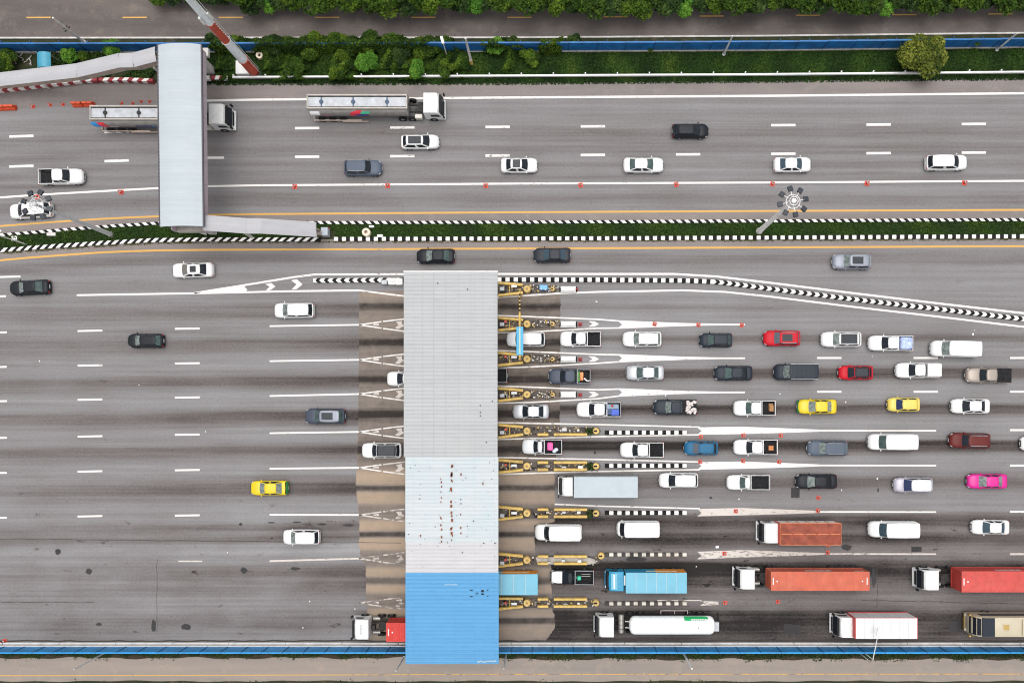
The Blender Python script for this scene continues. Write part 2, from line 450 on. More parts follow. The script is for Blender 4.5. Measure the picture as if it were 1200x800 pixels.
def apron_material():
    m, n, b, g = base_nodes('toll_apron_concrete')
    sp = n.nodes.new('ShaderNodeSeparateXYZ'); n.links.new(g.outputs['Position'], sp.inputs[0])
    px = math_(n, 'MULTIPLY_ADD', sp.outputs[0], S, NX); py = math_(n, 'MULTIPLY_ADD', sp.outputs[1], -S, NY)
    wob = math_(n, 'MULTIPLY', math_(n, 'SUBTRACT', noise_(n, g, 0.06, 0.06, 2), 0.5), 3.0)
    y = math_(n, 'ADD', py, wob)
    tr = [(330,.46),(345,.62),(355,.40),(359,.12),(364,.36),(378,.54),(390,.46),(397,.30),(401,.04),(406,.30),(422,.48),(434,.42),(440,.28),(444,.04),(449,.30),(462,.52),(474,.44),(480,.28),(485,.0),(490,.26),(505,.48),(516,.38),(522,.28),(526,.02),(532,.30),(540,.46),(548,.52),(556,.95),(564,.90),(568,.50),(571,.18),(575,.50),(580,.92),(588,.88),(594,.48),(606,.46),(611,.92),(619,.85),(623,.30),(626,.14),(629,.60),(634,.95),(643,.85),(650,.46),(662,.48),(668,.88),(674,.80),(678,.34),(681,.30),(685,.80),(691,.86),(697,.44),(710,.42),(716,.84),(722,.76),(726,.18),(730,.30),(735,.85),(742,.78),(752,.30)]
    v = curve_y(n, y, tr, 330, 752)
    # right side of the booths is dirtier
    v = math_(n, 'MULTIPLY', v, maprange(n, px, 480, 570, 1.0, 0.80))
    v = math_(n, 'ADD', v, math_(n, 'MULTIPLY', math_(n, 'SUBTRACT', noise_(n, g, 0.10, 1.6, 6, 0.7, 4), .5), 0.5))
    v = math_(n, 'ADD', v, math_(n, 'MULTIPLY', math_(n, 'SUBTRACT', noise_(n, g, 0.9, 0.9, 6, 0.75, 8), .5), 0.48))
    c = mixc(n, maprange(n, v, 0.05, 0.5, 0, 1), (0.030, 0.025, 0.023), (0.175, 0.147, 0.128))
    c = mixc(n, maprange(n, v, 0.5, 1.0, 0, 1), c, (0.315, 0.24, 0.175))
    n.links.new(c, b.inputs['Base Color']); b.inputs['Roughness'].default_value = 0.9
    return m
M_apron = apron_material()

def road_paint(name, col, wear):
    m, n, b, g = base_nodes(name)
    q = noise_(n, g, 1.3, 3.0, 7, 0.7, 2)
    q2 = noise_(n, g, 0.05, 0.05, 3, 0.5, 6)
    sp = n.nodes.new('ShaderNodeSeparateXYZ'); n.links.new(g.outputs['Position'], sp.inputs[0])
    py = math_(n, 'MULTIPLY_ADD', sp.outputs[1], -S, NY)
    px = math_(n, 'MULTIPLY_ADD', sp.outputs[0], S, NX)
    k = math_(n, 'MULTIPLY', maprange(n, py, 560, 680, 0.0, 0.12), maprange(n, px, 380, 440, 0.3, 1))
    apr = math_(n, 'MULTIPLY', maprange(n, px, 418, 424, 0, 0.05), maprange(n, px, 640, 700, 1, 0))
    thr = math_(n, 'ADD', math_(n, 'ADD', q, math_(n, 'ADD', k, apr)), math_(n, 'MULTIPLY', math_(n, 'SUBTRACT', q2, .5), 0.15))
    f = maprange(n, thr, wear, wear + 0.10, 0, 1)
    c = mixc(n, f, col, (0.16, 0.14, 0.13))
    n.links.new(c, b.inputs['Base Color']); b.inputs['Roughness'].default_value = 0.7
    return m
M_pw = road_paint('white_road_paint', (0.64, 0.61, 0.585), 0.60)
M_pwo = road_paint('old_white_road_paint', (0.50, 0.455, 0.42), 0.60)
M_py = road_paint('yellow_road_paint', (0.52, 0.30, 0.09), 0.63)

# ground sheet far beyond the frame
mb = MB(); mb.add([(-600,-600,-.03),(600,-600,-.03),(600,600,-.03),(-600,600,-.03)], [(0,1,2,3)])
struct(mb.obj('ground', M_far))

# main carriageways: one asphalt sheet (the bend at the left is cut by verge and wall)
band('road', [(-500,175),(-200,124),(0,107),(120,99),(240,99),(600,98),(900,95.5),(1200,92),(1800,86)], [(-500,754),(1800,754)], 0.0, M_asph)
band('road_shoulder', [(-500,172),(-200,121),(0,104),(120,97),(240,98),(600,97.5),(900,95.2),(1200,91.6),(1800,85)],
     [(-500,208),(-200,152),(0,129),(100,123),(240,117.5),(600,114.5),(900,112.5),(1200,109.5),(1800,104)], 0.006, M_should)
# strips beside the median
band('median_shoulder', [(-500,405),(-200,322),(0,268),(60,262),(120,258),(185,255),(300,252),(600,250),(900,248.5),(1200,247),(1800,243)],
     [(-500,480),(-200,374),(0,303),(60,299),(120,295),(180,292.5),(240,292),(600,290.5),(900,289),(1200,287.5),(1800,284)], 0.006, M_should)
band('service_road', [(-500,-6),(1800,-12)], [(-500,47),(0,45.5),(600,45),(1200,39.5),(1800,33)], 0.004, M_serv)
band('frontage_road', [(-500,767),(1800,767)], [(-500,850),(1800,850)], 0.0, M_serv2)
band('verge_ground', [(-500,45.2),(0,44.5),(600,44.5),(1200,39),(1800,32.5)], [(-500,173),(-200,123),(0,106),(120,99.5),(240,99.5),(600,98.6),(900,96.4),(1200,92.7),(1800,87)], -0.01, M_soil)
band('median_ground', [(-500,420),(-200,336),(0,276),(60,271),(120,266),(185,262),(300,262),(600,261.5),(900,260),(1200,258.5),(1800,255)],
     [(-500,460),(-200,362),(0,293),(60,289),(120,285),(180,281.5),(240,280.7),(600,280),(900,278.7),(1200,277),(1800,274)], 0.012, M_soil)
# concrete aprons before and behind the booths, ragged edges
def apron(x0s, x1s, y0, y1):
    """x0s / x1s: edge pixel x as function of y"""
    ys = np.arange(y0, y1+0.1, 2.0); vs = []; fs = []
    for y in ys:
        a = G(interp(x0s, y)+random.uniform(-.6,.6), y); b = G(interp(x1s, y)+random.uniform(-.6,.6), y)
        vs += [(a[0],a[1],.004),(b[0],b[1],.004)]
    for i in range(len(ys)-1): fs.append((2*i, 2*i+2, 2*i+3, 2*i+1))
    mb = MB(); mb.add(vs, fs); return mb
mb = apron([(340,420),(345,421),(500,420),(545,418),(570,417),(600,421),(640,421),(655,423),(660,429),(690,429),(722,431)],
           [(334,500),(334,657),(346,657),(346.1,657),(500,656),(548,650),(575,650),(590,650),(612,650),(615,626),(650,627),(655,646),(690,646),(716,648),(720,650),(736,650),(752,638)], 341, 751)
struct(mb.obj('toll_apron', M_apron), 'tan concrete apron under and around the toll booths')

# ------------------------------------------------------------------ road markings
WL = MB(); YL = MB(); OL = MB()
def line(mb, pts, wpx=3.0, z=0.014, close=True):
    pm = [Vector(G(*p)) for p in pts]; w_ = wpx/S/2; vs = []
    for i, p in enumerate(pm):
        d = (pm[min(i+1,len(pm)-1)] - pm[max(i-1,0)]).normalized(); nn = Vector((-d.y, d.x))
        vs += [(p.x+nn.x*w_, p.y+nn.y*w_, z), (p.x-nn.x*w_, p.y-nn.y*w_, z)]
    mb.add(vs, [(2*i+1, 2*i+3, 2*i+2, 2*i) for i in range(len(pm)-1)])
def poly(mb, pts, z=0.018):
    vs = [(*G(*p), z) for p in pts]
    a = sum(vs[i][0]*vs[(i+1)%len(vs)][1]-vs[(i+1)%len(vs)][0]*vs[i][1] for i in range(len(vs)))
    mb.add(vs, [tuple(range(len(vs))) if a > 0 else tuple(range(len(vs)-1,-1,-1))])
def dash(mb, x0, x1, y0, y1=None, wpx=2.9, z=0.014): line(mb, [(x0,y0),(x1,y1 if y1 is not None else y0)], wpx, z)

line(WL, [(196,121),(237,118.3),(300,117),(600,114.5),(900,112.5),(1200,109.5),(1800,104)], 2.6)
line(WL, [(-500,380),(-200,256),(-60,236.5),(0,231.5),(50,228),(100,225.2),(140,223),(187,220.5),(240,218.4),(300,217.3),(600,215.3),(900,214),(1200,212),(1800,208)], 2.3)
line(YL, [(-500,398),(-200,300),(-60,271),(0,265),(30,262.7),(60,260.4),(90,258.3),(120,256.5),(150,255),(185,253.6),(240,252),(300,251),(600,248.8),(900,247.3),(1200,246),(1800,242)], 2.3)
line(YL, [(-500,484),(-200,352),(-60,313),(-30,309),(0,305),(30,302.3),(60,300),(90,297.8),(120,295.8),(150,294.5),(180,293.6),(240,292.8),(600,291.3),(900,290),(1200,288.5),(1800,285)], 2.4)
for k in range(-6, 16):
    x = 123 + 111.6*k
    dr = 20*max(0, (300-x)/360)**2 if x < 300 else 0
    ya = 150.6 - (x-346)*0.0062 + dr*0.55 if x < 300 else 150.3-(x-346)*0.0062
    yb = 183.8 - (x-346)*0.0062 + dr*0.70 if x < 300 else 183.8-(x-346)*0.0062
    sl = -0.9 if x < 180 else -0.2
    dash(WL, x-.5, x+28, ya-sl/2, ya+sl/2); dash(WL, x-.5, x+28, yb-sl/2, yb+sl/2)
# left-hand dashes of the toll exit
for rows in ([387.5,385],[428,425.5],[468,465.5],[511,509],[552,550.5],[604.5,603.5]):
    dash(WL, 91, 120, rows[0]+.3, rows[0]-.3, 2.2); dash(WL, 205, 234, rows[1]+.2, rows[1]-.2, 2.2)
    for j in range(5):
        y = rows[0] + 2.0*(j+1); x = -21-113*j
        dash(WL, x, x+29, y+.3, y-.3, 2.2)
dash(WL, -20, 24, 325, 324, 2.2); dash(WL, -20, 7, 347.5, 347, 2.2)
dash(OL, 209, 237, 657.2, 657.2, 1.6)
# exit gore at the left
line(WL, [(90,345.8),(230,343.6),(340,341.2),(421,340.2)], 2.2); line(WL, [(421,340.2),(450,344),(474,347)], 2.0)
line(WL, [(228,343.4),(290,333.5),(345,324.6),(370,321.5),(474,321.2)], 2.3)
poly(WL, [(228,344),(285,334.2),(290,339.5),(288,341.6)])
poly(WL, [(311,332.8),(318,331.6),(323,335.8),(317,339.8),(311.5,340.2),(316,336)])
poly(WL, [(341,328.4),(348,327.2),(354.5,333.2),(348,338.6),(341.8,339.2),(347.5,333)])
# lines past the canopy along the exit divider
line(WL, [(580,321),(700,321),(790,321),(840,324),(900,331),(1000,343.5),(1100,355.5),(1200,367),(1500,401),(1800,436)], 2.4)
line(WL, [(583,348.3),(650,344),(700,342),(800,340.2),(850,342),(900,347.2),(1000,359.5),(1100,371),(1200,383),(1500,418),(1800,452)], 2.2)

IS = [338.5, 379.5, 420.5, 462, 504.8, 546, 601, 656, 706]         # toll islands, photo rows at x = 620
LEFTY = [(None,340), (382,380.5), (423,421.5), (463.8,461.5), (507.3,505.8), (548.8,547.8), (602.8,603), (657,654), (None,706)]
for i in range(1, 9):
    a, b = LEFTY[i]; T = OL if i in (8,) else WL
    if a: line(T if i != 7 else OL, [(316,a),(421,b)], 2.0)
    e = b
    line(OL if i >= 6 else WL, [(421,e),(447,e-3.6)], 1.5); line(OL if i >= 5 else WL, [(449,e-3.9),(474,e-6.8)], 1.5)
    line(OL if i >= 6 else WL, [(421,e),(447,e+4.0)], 1.5); line(OL if i >= 6 else WL, [(449,e+4.3),(474,e+7.6)], 1.5)
    poly(OL, [(464,e-3.5),(471,e-4.5),(471,e-1),(474,e+1),(467,e+5),(463,e+4),(467,e)])
    poly(OL, [(438,e-1.2),(444,e-1.6),(444,e+1),(437,e+.8)])
# right-hand tapers
for i in (1, 2, 3):
    y = IS[i]; ye = {1:380.2, 2:419.6, 3:459.6}[i]
    line(WL, [(583,y-9.8),(620,y-8.6),(700,y-5.4),(727,ye-4.0),(800,ye-1.0)], 1.7)
    line(WL, [(583,y+10.2),(620,y+9.4),(700,y+5.0),(727,ye+4.0),(800,ye+1.0)], 1.7)
    poly(WL, [(724,ye-4.3),(765,ye-3.0),(800,ye-1.8),(845,ye-1.0),(845,ye+1.0),(800,ye+1.8),(765,ye+3.0),(724,ye+4.3),(729,ye)])
    line(WL, [(798,ye),(873,ye)], 2.0, 0.022)
    poly(WL, [(689.5,y-3.3),(697,y-3.0),(702,y+.1),(697,y+2.9),(689.5,y+3.3),(694.5,y)])
for i in (4, 5, 6, 7, 8):
    y = {4:504.8,5:545.6,6:600.2,7:650.5,8:706}[i]; T = WL if i < 6 else OL
    if i < 7:
        line(T if i != 6 else WL, [(583 if i < 6 else 650, y-9.8),(700,y-7.6),(820,y-4.6)], 1.7)
    if i < 6: line(T, [(583,y+9.8),(700,y+6.5),(820,y+4.4)], 1.7)
    ye = {4:504.3,5:545,6:599.4,7:648.6,8:706}[i]
    if i < 8:
        poly(WL if i < 6 else OL, [(817,y-4.4),(870,ye-4.6),(920,ye-2.8),(960,ye-1.2),(960,ye+1.2),(920,ye+2.6),(870,ye+4.0),(817,y+4.4),(822,y)])
        line(WL if i < 7 else OL, [(958,ye),(1097,ye+.2)], 1.9, 0.022)
    else:
        poly(OL, [(820,y-2.4),(842,y-1.6),(842,y+2.6),(820,y+3.2),(825,y)]); line(OL, [(770,703),(822,703)], 1.2)
for y, c in ((419.3,WL),(458.8,WL),(503.7,WL),(545.2,WL),(599.2,WL),(648.8,OL)):
    for k in range(0, 6):
        if k < 2 and y > 490: continue
        x = 957.5+113*k
        dash(c, x, x+28.5, y, y, 2.3)
struct(WL.obj('white_road_marking', M_pw), 'white lane lines, dashes and chevrons painted on the asphalt')
struct(OL.obj('worn_road_marking', M_pwo), 'worn and dirty white road markings beside the booths')
for k in range(-5, 16):
    x = 31 + 112.7*k; y = 20.8 - 0.0033*max(0, x-600) - 0.004*max(0,x-600)
    dash(YL, x, x+28.5, y, y-.1, 1.5, .012)
line(YL, [(-400,791.5),(100,791),(600,789.5),(900,789.3),(1500,789)], 1.0)
struct(YL.obj('yellow_road_marking', M_py), 'yellow edge lines and centre dashes on the roads')
mb = MB(); line(mb, [(-500,46.5),(0,45),(600,44.6),(900,42.6),(1200,39.2),(1800,33)], 2.0, 0.0)
v2 = MB()
pth = [G(*p) for p in ((-500,46.5),(0,45),(600,44.6),(900,42.6),(1200,39.2),(1800,33))]
for a, b in zip(pth[:-1], pth[1:]):
    v2.add([(a[0],a[1]-.1,0),(b[0],b[1]-.1,0),(b[0],b[1]+.1,0),(a[0],a[1]+.1,0),(a[0],a[1]-.1,.14),(b[0],b[1]-.1,.14),(b[0],b[1]+.1,.14),(a[0],a[1]+.1,.14)],
           [(4,5,6,7),(0,1,5,4),(2,3,7,6)])
tag(v2.obj('roadside_kerb', M_concl), 'thin pale concrete kerb between the upper road and the blue wall', 'kerb')

# seams, tar repairs and stains that lie on the asphalt
TP = MB()
def blob(cx, cy, rx, ry, z=0.010, n=14):
    poly(TP, [(cx+rx*math.cos(t*2*math.pi/n)*random.uniform(.75,1.1), cy+ry*math.sin(t*2*math.pi/n)*random.uniform(.75,1.1)) for t in range(n)], z)
def rect_(x0, x1, y0, y1, z=0.010):
    n = 5
    poly(TP, [(x0+(x1-x0)*i/n, y0+random.uniform(-.5,.5)) for i in range(n+1)] + [(x1-(x1-x0)*i/n, y1+random.uniform(-.5,.5)) for i in range(n+1)], z)
rect_(919,938,731,742); rect_(1113,1126,727,740); rect_(927,937,571,583); rect_(1068,1080,640,646)
for a in ((68,646,3.5,4),(104,669,4,4),(286,668,4,4),(116,731,4,2),(218,734,6,4),(992,641,7,4),(1024,676,3,12),(697,530,1.5,2),(1029,574,1,3),(346,666,7,2),(282,614,2,2),(833,583,2,1.5),(744,655,13,3.5),(180,733,3,8)): blob(*a)
for a in ((348,611.5,5,1),(318,612,5,.8),(377,614,6,1.3),(408,615,7,1.6)): blob(*a)
struct(TP.obj('tar_patch', mottled('dark_tar', (0.05,0.048,0.048),(0.035,0.034,0.035),(0.06,0.055,0.05), .5, .5, .2)), 'dark tar repairs and oil stains on the asphalt')
TP = MB()
for y0, y1, x in ((655,740,184),(663,712,1028)):
    pts = [(x+random.uniform(-1,1), y0+(y1-y0)*i/10) for i in range(11)]; line(TP, pts, 0.5, 0.009)
for y in (750.5,):
    line(TP, [(x, y+random.uniform(-.6,.6)) for x in range(-100, 1300, 12)], 1.8, 0.009)
for y0, y1, x0, x1 in ((631,636,0,470),(705,705.5,0,110),(703,707,1010,1200)):
    line(TP, [(x0+(x1-x0)*i/20, y0+(y1-y0)*i/20+random.uniform(-.5,.5)) for i in range(21)], 0.6, 0.009)
struct(TP.obj('asphalt_crack', mottled('crack_dark', (0.045,0.04,0.038),(0.06,0.055,0.05),(0.03,0.03,0.03), .5, .5, .2)), 'cracks and paving seams in the asphalt')

# ------------------------------------------------------------------ striped kerbs
def striped(name, pts, wpx, h, period, mats, label, cat, group=None, shear=0.0, chev=0.0, h0=0.0, parent=None, zb=0.0):
    """kerb with alternately painted blocks; shear slants the stripes, chev makes arrow heads (metres)"""
    seg = period/2; c = resample([G(*p) for p in pts], seg); w_ = wpx/S/2; mb = MB()
    tn = [(c[min(i+1,len(c)-1)]-c[max(i-1,0)]).normalized() for i in range(len(c))]
    def P3(i, lat):
        d = tn[i]; nn = Vector((-d.y, d.x)); off = shear*lat + chev*(1-abs(lat))
        off = off if 0 < i < len(c)-1 else 0
        p = c[i] + nn*lat*w_ + d*off; return p
    for i in range(len(c)-1):
        a, b = i, i+1; mi = i % 2; vs = []
        for k in (a, b):
            for lat, z in ((-1,zb),(-1,zb+h*.85),(-.85,zb+h),(0,zb+h),(.85,zb+h),(1,zb+h*.85),(1,zb)):
                p = P3(k, lat); vs.append((p.x, p.y, z))
        fs = [(q, q+7, q+8, q+1) for q in range(6)]
        if a == 0: fs.append((0,1,2,3,4,5,6))
        if b == len(c)-1: fs.append((13,12,11,10,9,8,7))
        mb.add(vs, fs, mi)
    o = mb.obj(name, mats, parent)
    if label: tag(o, label, cat, group)
    return o
KWB = [M_kw, M_kb]
gk = 'black and white striped kerbs along the median'
striped('striped_kerb', [(-500,420),(-200,336),(0,276),(60,271),(120,266),(185,262),(240,261.5),(600,260.8),(900,259.3),(1200,257.7),(1800,254)], 3.4, .25, .99, KWB,
        'upper black and white striped kerb of the planted median, beside the traffic heading right', 'kerb', gk, shear=-.18)
striped('striped_kerb', [(-500,460),(-200,362),(0,293.5),(60,289),(120,285),(180,281.7),(240,280.8),(300,280.9),(376,281)], 4.6, .25, .99, KWB,
        'lower striped kerb of the median, stretch left of the gap by the footbridge stair', 'kerb', gk, shear=.28)
striped('striped_kerb', [(392,280.4),(600,280),(900,278.8),(1200,277.2),(1800,274)], 4.6, .25, .99, KWB,
        'lower striped kerb of the median, long stretch right of the gap by the footbridge stair', 'kerb', gk, shear=0)
gd = 'black and white chevron dividers along the exit lane'
striped('chevron_divider', [(368,329),(474,328.4)], 5.0, .35, 1.0, KWB, 'black and white chevron divider ending in a point left of the canopy', 'kerb', gd, chev=-.28)
striped('chevron_divider', [(583,328),(700,328.2),(800,329),(832,330.2)], 5.0, .35, 1.0, KWB, 'straight black and white divider starting at the upper right canopy corner', 'kerb', gd)
striped('chevron_divider', [(832,330.2),(850,331.8),(870,334.4),(900,338.5),(1000,351),(1100,362.5),(1200,374.3),(1500,409),(1800,444)], 5.0, .35, .995, KWB,
        'long black and white chevron divider bending down to the right edge', 'kerb', gd, chev=.25)
g8 = 'black and white blocks rows on the toll island noses'
for k, (i, y) in enumerate(((4,506.5),(5,545.3),(6,600.3),(7,649),(8,706))):
    lab = ['clean black and white block row on the nose of the topmost long toll island', 'black and white block row pointing between the two orange cones, left of the blue hatchback lane boundary',
           'black and white block row right of the island just above the two white vans', 'dirty block row just above the blue lorry cab', 'worst faded, dirty block row just above the white gas tanker'][k]
    lab = ['black and white block row in the nose of the fifth toll island from the top', 'black and white block row just above and right of the pale box lorry',
           'black and white block row just above the white van without a bonnet', 'dirty block row just above the blue lorry', 'faded, dirtiest block row between the blue lorry and the white gas tanker'][k]
    wh = [M_kw, M_kb] if i < 7 else [mat('kerb_white_dirty', (0.6,0.56,0.5), .85, 0,0,.1,1.5, dirt=.75, dirtcol=(.2,.15,.1)), mat('kerb_black_dirty', (.04,.036,.032), .85,0,0,.3,2, dirt=.7, dirtcol=(.16,.13,.1))]
    striped('striped_block_row', [(709,y),(804,y)], 4.6 if i < 7 else 4.0, .45, .99, [wh[1], wh[0]], lab, 'kerb', g8)
# red and white barrier by the stair
gr_ = 'red and white concrete barriers beside the footbridge stair'
RW = [M_kr, M_kw]
striped('concrete_barrier', [(-120,119),(-60,112.5),(0,107),(50,101.2),(97,96)], 4.6, .7, 1.35, RW, 'red and white striped barrier running off the left edge under the stair roof', 'barrier', gr_, shear=.22)
striped('concrete_barrier', [(99,95.8),(117,95.6)], 4.0, .7, 1.1, RW, 'short red and white barrier between two longer ones beside the stair', 'barrier', gr_, shear=.2)
striped('concrete_barrier', [(119,95.4),(150,95.2),(182,96.5)], 4.0, .7, 1.2, RW, 'red and white barrier ending at the left side of the footbridge', 'barrier', gr_, shear=.2)
striped('concrete_barrier', [(236,93.5),(248,93.3)], 5.0, .7, 1.1, RW, 'stubby red and white barrier against the right side of the footbridge', 'barrier', gr_, shear=.1)
striped('concrete_barrier', [(250,93.3),(269,93.4)], 4.6, .7, 1.0, RW, 'faded red and white barrier next to the white guard rail end', 'barrier', gr_, shear=.1)

# ------------------------------------------------------------------ walls
def panel_wall(name, x0, x1, yb, dz, step, matp, label, studs=False, side=-1):
    root = empty(name, (*G(x0, interp(yb, x0)), 0)); ox, oy = root.location.x, root.location.y
    tag(root, label, 'wall', 'blue panel walls beside the highway')
    base = MB(); n = int((x1-x0)/step)
    for i in range(n):
        xa = x0+i*step; xb = xa+step; a = G(xa, interp(yb, xa)); b = G(xb, interp(yb, xb))
        ax, ay, bx, by = a[0]-ox, a[1]-oy, b[0]-ox, b[1]-oy
        zb, zt = dz
        base.add([(ax,ay-.18,-.02),(bx,by-.18,-.02),(bx,by+.18,-.02),(ax,ay+.18,-.02),(ax,ay-.16,zb),(bx,by-.16,zb),(bx,by+.16,zb),(ax,ay+.16,zb)],
                 [(4,5,6,7),(0,1,5,4),(2,3,7,6),(1,2,6,5),(3,0,4,7)])
        p = MB()
        g_ = .03
        nn = 12
        vs = []
        for k in range(nn+1):
            t = k/nn; x = ax+g_+(bx-ax-2*g_)*t; y = ay+(by-ay)*t; q = .015*(k % 2)
            vs += [(x,y-.05-q,zb),(x,y-.05-q,zt),(x,y+.05+q,zt),(x,y+.05+q,zb)]
        fs = []
        for k in range(nn):
            o = 4*k; fs += [(o,o+4,o+5,o+1),(o+1,o+5,o+6,o+2),(o+2,o+6,o+7,o+3)]
        fs += [(0,1,2,3),(4*nn+3,4*nn+2,4*nn+1,4*nn)]
        p.add(vs, fs)
        p.box(ax+g_, bx-g_, min(ay,by)-.09, min(ay,by)+.09, zt, zt+.06)
        p.obj('panel', matp, root)
        q = MB(); q.box(ax-.025, ax+.025, ay-.11, ay+.11, 0, zt+.08); 
        if studs: q.box(ax-.04+1.2, ax+.04+1.2, ay+.05, ay+.3, zt-.1, zt+.1)
        q.obj('post', mat('post_blue', (.01,.06,.16), .6), root)
    base.obj('concrete_base', mat('parapet_white', (0.60,0.59,0.58), .8, 0, 0, .1, 1, dirt=.35, dirtcol=(.25,.2,.16)) if not studs else M_conc, root)
    return root
panel_wall('blue_wall', -60, 1260, [(-500,755.5),(1800,755.5)], (.9,3.3), 23.6, M_wall, 'long blue panel wall on a white concrete base along the bottom edge of the highway')
panel_wall('blue_wall', -60, 1260, [(-500,62.5),(0,61.5),(600,60.7),(900,59.2),(1200,55.7),(1800,49)], (.35,2.55), 33, M_wall2, 'weathered blue panel wall overgrown by shrubs below the upper road', studs=True)
mb = MB(); 
for x in range(-60, 1260, 66):
    a = G(x, 752.6); b = G(x+65.5, 752.6); mb.box(a[0], b[0], a[1]-.08, a[1]+.10, 0, .5, 0, .03)
tag(mb.obj('parapet', mat('parapet_white', (0.66,0.65,0.64), .8, 0, 0, .1, 1, dirt=.35, dirtcol=(.25,.2,.16))), 'low white concrete parapet along the inner foot of the bottom blue wall', 'parapet')
mb = MB()
yb = [(275,93.2),(300,93),(600,91.4),(900,89.8),(1200,87),(1300,86)]
root = empty('guard_rail', (*G(275, 93), 0)); tag(root, 'white steel guard rail between the green verge and the upper carriageway', 'guard rail')
ox, oy = root.location.x, root.location.y
pts = [(G(x, interp(yb, x))[0]-ox, G(x, interp(yb, x))[1]-oy) for x in range(275, 1290, 25)]
for a, b in zip(pts[:-1], pts[1:]):
    for (da, za, zb_) in ((-.10,.5,.58),(.0,.58,.66),(-.10,.66,.74)):
        pass
    mb.add([(a[0],a[1]-.10,.46),(b[0],b[1]-.10,.46),(b[0],b[1]-.10,.78),(a[0],a[1]-.10,.78),(a[0],a[1]+.10,.46),(b[0],b[1]+.10,.46),(b[0],b[1]+.10,.78),(a[0],a[1]+.10,.78)],
           [(0,1,2,3),(7,6,5,4),(3,2,6,7)])
mb.obj('rail', M_white, root)
for k in range(28):
    x = 276.5+37.2*k; 
    if x > 1270: break
    a = G(x, interp(yb, x)); q = MB(); q.box(a[0]-ox-.07, a[0]-ox+.07, a[1]-oy+.10, a[1]-oy+.26, 0, .95); q.obj('post', M_white, root)
# ================================================================== TOLL CANOPY
ZR = 6.6
canopy = empty('toll_canopy', (*G(528, 546, ZR), 0))
tag(canopy, 'long flat toll plaza canopy with a grey, pale and sky blue ribbed metal roof', 'canopy')
cx0, cy0 = canopy.location.x, canopy.location.y
def roof_mat(name, c, seam, rust=0.0, bluish=0.0, sheets=True):
    m, n, b, g = base_nodes(name)
    a = noise_(n, g, 0.05, 1.2, 5, 0.6, 3)
    q = noise_(n, g, 0.5, 0.25, 6, 0.65, 5)
    c2 = tuple(x*y for x, y in zip(c, (0.86, 0.96, 1.0))) if bluish else tuple(x*.90 for x in c)
    cc = mixc(n, maprange(n, a, .35, .65, 0, 1), c, tuple(x*.93 for x in c))
    cc = mixc(n, maprange(n, q, .45, .75, 0, .9 if bluish else .6), cc, c2)
    b.inputs['Roughness'].default_value = 0.55; b.inputs['Metallic'].default_value = 0.0
    # separate sheets weather a little differently and their laps show as thin lines
    br = n.nodes.new('ShaderNodeTexBrick'); br.inputs['Scale'].default_value = 1.0; br.offset = 0.0
    br.inputs['Brick Width'].default_value = 2.35 if sheets else 40; br.inputs['Row Height'].default_value = 0.45 if sheets else .36; br.inputs['Mortar Size'].default_value = 0.022; br.inputs['Mortar Smooth'].default_value = 0.4
    br.inputs['Color1'].default_value = (1, 1, 1, 1); br.inputs['Color2'].default_value = (.96, .97, .975, 1); br.inputs['Mortar'].default_value = (.83, .85, .87, 1) if sheets else (.93, .935, .94, 1)
    n.links.new(g.outputs['Position'], br.inputs['Vector'])
    mm = n.nodes.new('ShaderNodeMix'); mm.data_type = 'RGBA'; mm.blend_type = 'MULTIPLY'; mm.inputs[0].default_value = 1
    n.links.new(cc, mm.inputs[6]); n.links.new(br.outputs['Color'], mm.inputs[7]); cc = mm.outputs[2]
    # rain streaks and grime that gathers on the sheets
    st = noise_(n, g, 0.35, 2.6, 6, 0.7, 12); cc = mixc(n, maprange(n, st, .56, .80, 0, .55), cc, tuple(x*.72 for x in c))
    n.links.new(cc, b.inputs['Base Color']); return m
def ribbed(name, x0, x1, ya, yb, z, m, parent, pitch=.5, crown=0.0, seams=True, ox=0, oy=0):
    """roof panel between photo rows, trapezoidal ribs running left to right"""
    A = G(x0, ya, z); B = G(x1, yb, z); mb = MB(); y = A[1]-oy; n = int(round((A[1]-B[1])/pitch)); p = (A[1]-B[1])/n
    X0, X1 = A[0]-ox, B[0]-ox; vs = []; rows = []
    for i in range(n):
        yy = y-i*p
        rows += [(yy, z), (yy-p*.74, z), (yy-p*.80, z+.035), (yy-p*.93, z+.035), (yy-p*.99, z)]
    rows.append((B[1]-oy, z))
    for r in rows: vs += [(X0, r[0], r[1]), (X1, r[0], r[1])]
    fs = [(2*i, 2*i+2, 2*i+3, 2*i+1) for i in range(len(rows)-1)]
    mb.add(vs, fs)
    mb.add([(X0,y,z-.2),(X1,y,z-.2),(X1,B[1]-oy,z-.2),(X0,B[1]-oy,z-.2)], [(3,2,1,0)])
    mb.add([(X0,y,z-.2),(X0,y,z),(X0,B[1]-oy,z),(X0,B[1]-oy,z-.2)], [(0,1,2,3)])
    mb.add([(X1,y,z-.2),(X1,y,z),(X1,B[1]-oy,z),(X1,B[1]-oy,z-.2)], [(3,2,1,0)])
    return mb.obj(name, m, parent)
RM1 = roof_mat('roof_grey', (0.375, 0.38, 0.383), 0); RM2 = roof_mat('roof_pale', (0.45, 0.478, 0.49), 0, 1, 1)
RM3 = roof_mat('roof_white', (0.455, 0.445, 0.455), 0); RM4 = roof_mat('roof_blue', (0.092, 0.27, 0.475), 0)
